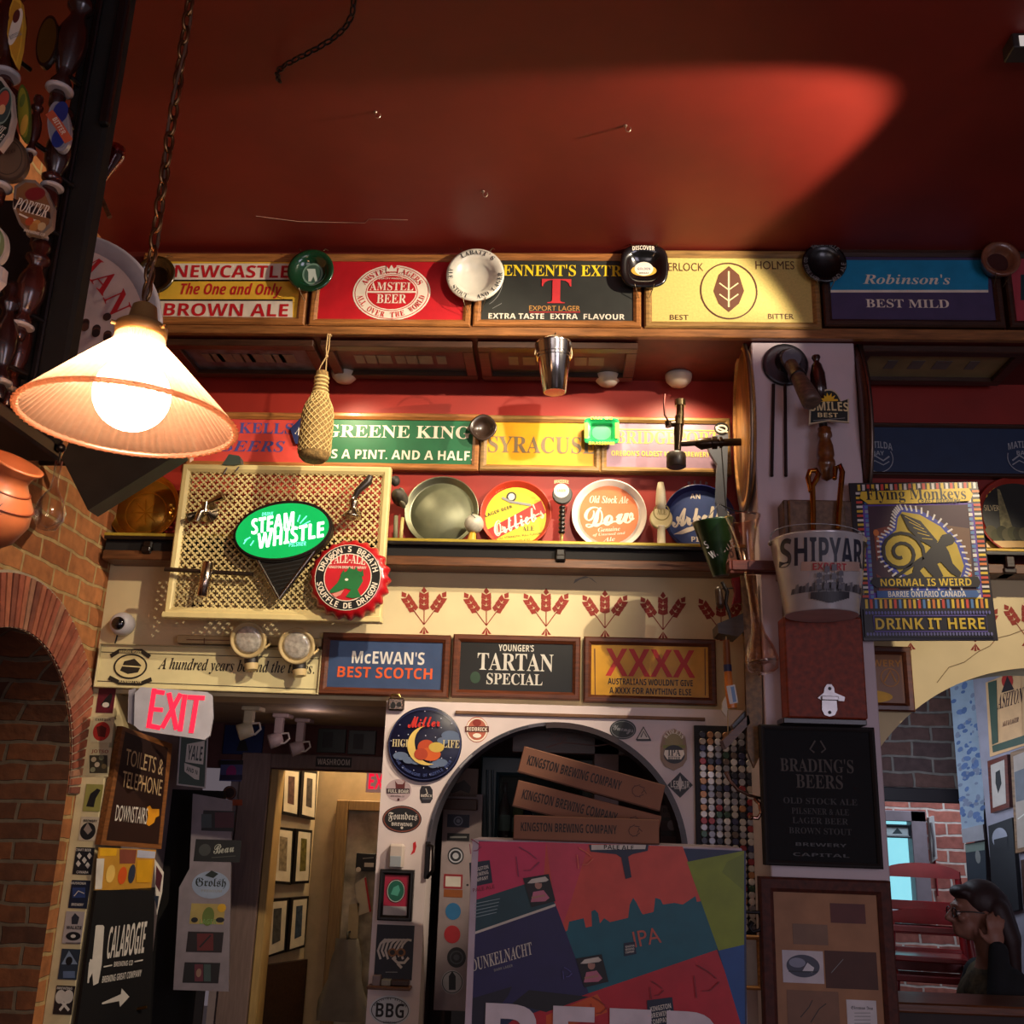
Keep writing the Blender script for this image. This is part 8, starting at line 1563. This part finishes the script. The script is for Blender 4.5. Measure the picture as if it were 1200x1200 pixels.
# red high chairs, stacked
RC = mat('#84161a', .35, var=.18, coat=.3); CHY = 5.4; CG_ = 'stacked red high chairs'
def highchair():
    o = bpy.data.objects.new('high_chair', None); COL.objects.link(o); o['category'] = 'chair'; o['group'] = CG_; w2 = .165
    for sx in (-1, 1):
        for nm, y0_, y1_, h in (('leg', -.2, -.13, .56), ('leg', .2, .12, .8)):
            b = MB(); b.tube([(sx * (w2 + .05), y0_, .0), (sx * w2, y1_, h)], [.017, .016], RC, 10); b.done(nm, o)
        b = MB(); b.tube([(sx * w2, -.15, .55), (sx * w2, .12, .58)], .014, RC, 8); b.done('armrest', o)
    b = MB(); b.cbox(-w2, -.14, .4, w2, .14, .425, RC, .005); b.done('seat', o)
    b = MB(); V = []; n = 10
    for y in (.105, .13):
        for i in range(n + 1): x = -w2 - .01 + (2 * w2 + .02) * i / n; V += [(x, y, .765), (x, y, .8 + .035 * math.sin(math.pi * i / n) ** .6)]
    k = 2 * (n + 1); F = []
    for i in range(n): a_ = 2 * i; F += [(a_, a_ + 2, a_ + 3, a_ + 1), (k + a_ + 1, k + a_ + 3, k + a_ + 2, k + a_), (a_ + 1, a_ + 3, k + a_ + 3, k + a_ + 1), (a_, k + a_, k + a_ + 2, a_ + 2)]
    F += [(0, 1, k + 1, k), (2 * n, k + 2 * n, k + 2 * n + 1, 2 * n + 1)]; b.add(V, F, RC); b.done('backrest', o)
    for z in (.5, .61):
        b = MB(); b.cbox(-w2, .11, z, w2, .128, z + .045, RC, .004); b.done('slat', o)
    b = MB(); b.cbox(-w2 - .02, -.19, .2, w2 + .02, -.17, .24, RC, .004); b.cbox(-w2 - .02, -.165, .53, w2 + .02, -.145, .56, RC, .004); b.done('front_rail', o)
    return o
hc = highchair(); base = W(1081, 1012, CHY); topz = base.z; c_x = base.x
lbs = ('red wooden high chair at the top of the stack behind the arch counter', 'second red high chair from the top of the stack', 'third red high chair from the top of the stack', 'red wooden high chair at the bottom of the stack')
for i in range(4):
    o = hc
    if i:
        o = hc.copy(); COL.objects.link(o)
        for ch in hc.children: c = ch.copy(); COL.objects.link(c); c.parent = o
    o.location = (c_x - .004 * i, CHY - .012 * i, (topz - .835) * (3 - i) / 3); o.rotation_euler = (0, 0, R_(-14 + 2 * i)); o['label'] = lbs[i]
# ------------------------------------------------------------------ seated person
def blob(parts, m, vox=.008, smooth=4):
    """tapered limbs and rounded masses fused into one continuous skin"""
    b = MB(); 
    for p in parts:
        if p[0] == 'e': b.ball(p[1], 1.0, m, 20, p[2])
        else:
            pts, rs = p[1], p[2]
            for (a_, ra_), (c_, rc_) in zip(zip(pts, rs), list(zip(pts, rs))[1:]):
                a_, c_ = Vector(a_), Vector(c_); d = c_ - a_; b.ball(a_, ra_, m, 14); b.ball(c_, rc_, m, 14)
                u = d.cross(Vector((.3, .2, .9))).normalized(); v = d.normalized().cross(u); V = []
                for q_, r_ in ((a_, ra_), (c_, rc_)): V += [q_ + (u * math.cos(t) + v * math.sin(t)) * r_ for t in [2 * math.pi * k / 14 for k in range(14)]]
                b.add(V, [(k, (k + 1) % 14, 14 + (k + 1) % 14, 14 + k) for k in range(14)] + [range(13, -1, -1), range(14, 28)], m)
    me = bpy.data.meshes.new('t'); me.from_pydata(b.v, [], [list(f) for f in b.f]); o = bpy.data.objects.new('t', me); COL.objects.link(o)
    r = o.modifiers.new('r', 'REMESH'); r.mode = 'VOXEL'; r.voxel_size = vox; s_ = o.modifiers.new('s', 'SMOOTH'); s_.factor = .5; s_.iterations = smooth
    dg = bpy.context.evaluated_depsgraph_get(); me2 = bpy.data.meshes.new_from_object(o.evaluated_get(dg)); bpy.data.objects.remove(o); me2.materials.clear(); me2.materials.append(m)
    for f_ in me2.polygons: f_.use_smooth = True; f_.material_index = 0
    return me2
PYY = 4.8; H = W(1143, 1070, PYY)
def pv(dx, dy, dz): return Vector((dx, dy, dz))       # about the head centre; -x is where the face looks
SK = mat('#9a6a58', .5, var=.08, scale=20)
hd = [('e', pv(.005, 0, .02), (.092, .072, .1)), ('e', pv(-.035, 0, -.045), (.058, .052, .066)), ('e', pv(-.068, 0, -.075), (.03, .032, .026)), ('c', [pv(-.09, 0, .015), pv(-.118, 0, -.022)], [.012, .015]), ('e', pv(-.102, 0, -.03), (.016, .017, .01)),
      ('e', pv(-.09, 0, -.056), (.012, .024, .007)), ('e', pv(-.088, 0, -.068), (.011, .02, .007)), ('e', pv(-.085, 0, .03), (.015, .05, .012)), ('e', pv(-.072, -.042, -.018), (.022, .02, .02)), ('e', pv(-.072, .042, -.018), (.022, .02, .02)), ('e', pv(.018, -.073, -.01), (.018, .012, .032)), ('e', pv(.018, .073, -.01), (.018, .012, .032)),
      ('c', [pv(.03, 0, -.06), pv(.05, 0, -.2)], [.05, .056])]
S0, S1 = pv(.06, -.17, -.26), pv(.06, .17, -.26)
torso = [('c', [pv(.055, 0, -.2), pv(.06, 0, -.33), pv(.08, 0, -.5), pv(.1, 0, -.7)], [.07, .13, .13, .15]), ('c', [S0, S1], [.062, .062]), ('c', [pv(.06, -.1, -.36), pv(.06, .1, -.36)], [.12, .12]), ('c', [pv(.1, -.09, -.66), pv(.1, .09, -.66)], [.13, .13])]
EL, HN = pv(-.035, -.25, -.4), pv(.03, -.115, -.085)
arm = [('c', [S0, EL], [.056, .045]), ('c', [EL, HN + pv(-.0, -.02, -.05)], [.044, .028])]
EL2, HN2 = pv(-.02, .24, -.5), pv(-.24, .16, -.56)
arm2 = [('c', [S1, EL2], [.056, .045]), ('c', [EL2, HN2], [.043, .028])]
hand = [('e', HN + pv(0, -.004, .0), (.036, .018, .042))]
for i, (dx, ln) in enumerate(((-.026, .06), (-.009, .072), (.009, .068), (.025, .054))):
    a_ = HN + pv(dx, -.004, .03); m_ = a_ + pv(dx * .3 + .006, .004, ln * .55); hand.append(('c', [a_, m_, m_ + pv(.012, .022, ln * .4)], [.0088, .0082, .0068]))
hand.append(('c', [HN + pv(-.028, 0, -.018), HN + pv(-.052, .004, .004), HN + pv(-.058, .012, .028)], [.011, .0098, .0078]))
hand2 = [('e', HN2 + pv(-.04, 0, 0), (.045, .036, .018))]
for dy, ln in ((-.028, .06), (-.01, .07), (.009, .066), (.026, .052)): a_ = HN2 + pv(-.078, dy, .0); hand2.append(('c', [a_, a_ + pv(-ln * .6, 0, -.006), a_ + pv(-ln, 0, -.02)], [.0088, .0082, .0068]))
hand2.append(('c', [HN2 + pv(-.03, -.03, 0), HN2 + pv(-.06, -.055, -.002), HN2 + pv(-.085, -.056, -.01)], [.011, .0098, .0078]))
hip = pv(.1, 0, -.74); legs = []
for sy in (-1, 1): legs.append(('c', [hip + pv(0, sy * .09, 0), hip + pv(-.4, sy * .11, .02), hip + pv(-.36, sy * .11, -.36)], [.085, .06, .042])); legs.append(('c', [hip + pv(-.36, sy * .11, -.37), hip + pv(-.5, sy * .12, -.38)], [.036, .028]))
me = blob(hd + torso + arm + arm2 + hand + hand2 + legs, SK, .0075, 3); me.name = 'person'
po = bpy.data.objects.new('person', me); COL.objects.link(po); po.location = H
po['label'] = 'seated person in profile with long dark hair and glasses, hand at the ear'; po['category'] = 'person'
def grow(parts, d): return [(p[0], p[1], tuple(q_ + d for q_ in p[2])) if p[0] == 'e' else (p[0], p[1], [q_ + d for q_ in p[2]]) for p in parts]
def child(nm, me): me.name = nm; o = bpy.data.objects.new(nm, me); COL.objects.link(o); o.parent = po; return o
JK = mat('#14161a', .8, var=.3); 
child('sleeve', blob(grow(arm, .012), JK, .01, 3)); child('sleeve', blob(grow(arm2, .012), JK, .01, 3))
child('patterned_vest', blob(grow([('c', torso[0][1][1:], torso[0][2][1:]), torso[2], torso[3], ('c', [pv(.06, -.13, -.27), pv(.06, .13, -.27)], [.062, .062])], .012), mat('#5a4a34', .9, var=.6, scale=34), .012, 3))
child('trousers', blob(grow(legs, .01), mat('#1c1e28', .9), .012, 3))
HR = mat('#2c1414', .55, var=.5, scale=30, stretch=(40, 40, 4))
child('hair', blob([('e', pv(.03, 0, .05), (.1, .088, .092)), ('c', [pv(.065, 0, .03), pv(.1, 0, -.1), pv(.12, 0, -.25)], [.085, .08, .045]), ('c', [pv(.045, .07, .02), pv(.07, .085, -.12), pv(.08, .08, -.24)], [.045, .042, .025]), ('c', [pv(.07, -.06, .02), pv(.105, -.075, -.1), pv(.115, -.07, -.25)], [.05, .042, .025]), ('e', pv(-.055, 0, .085), (.045, .062, .03))], HR, .009, 2))
b = MB(); KK = mat('#0c0a0a', .3)
for sy in (-1, 1):
    b.tube([(-.101, sy * .034 + .024 * math.cos(t), .002 + .019 * math.sin(t)) for t in [2 * math.pi * k / 16 for k in range(16)]], .0028, KK, 6, True); b.tube([(-.1, sy * .058, .006), (-.05, sy * .078, .01), (.02, sy * .082, .006)], .0025, KK, 6)
b.tube([(-.101, -.01, .006), (-.106, 0, .009), (-.101, .01, .006)], .0026, KK, 6); b.done('glasses', po)
b = MB()
for sy in (-1, 1): b.ball((-.083, sy * .032, .0), .011, mat('#d8d0c8', .2), 12); b.ball((-.0925, sy * .032, .0), .0048, mat('#1c1410', .2), 10)
b.done('eyes', po)
# the stool that carries the person
T = bpy.data.objects.new('bar_stool', None); COL.objects.link(T); st = H + hip; T.location = (st.x, st.y, 0); T['label'] = 'dark wooden stool under the seated person'; T['category'] = 'stool'; zt_ = st.z - .1
b = MB(); b.lathe([(.001, zt_ - .03), (.17, zt_ - .028), (.18, zt_ - .01), (.165, zt_ - .002), (.001, zt_ - .002)], (.02, 0, 0), (0, 0, 1), DARKW, 28); b.done('seat', T)
for a in (45, 135, 225, 315): b = MB(); b.tube([(.02 + .11 * math.cos(R_(a)), .11 * math.sin(R_(a)), zt_ - .029), (.02 + .17 * math.cos(R_(a)), .17 * math.sin(R_(a)), 0)], .016, DARKW, 8); b.done('leg', T)
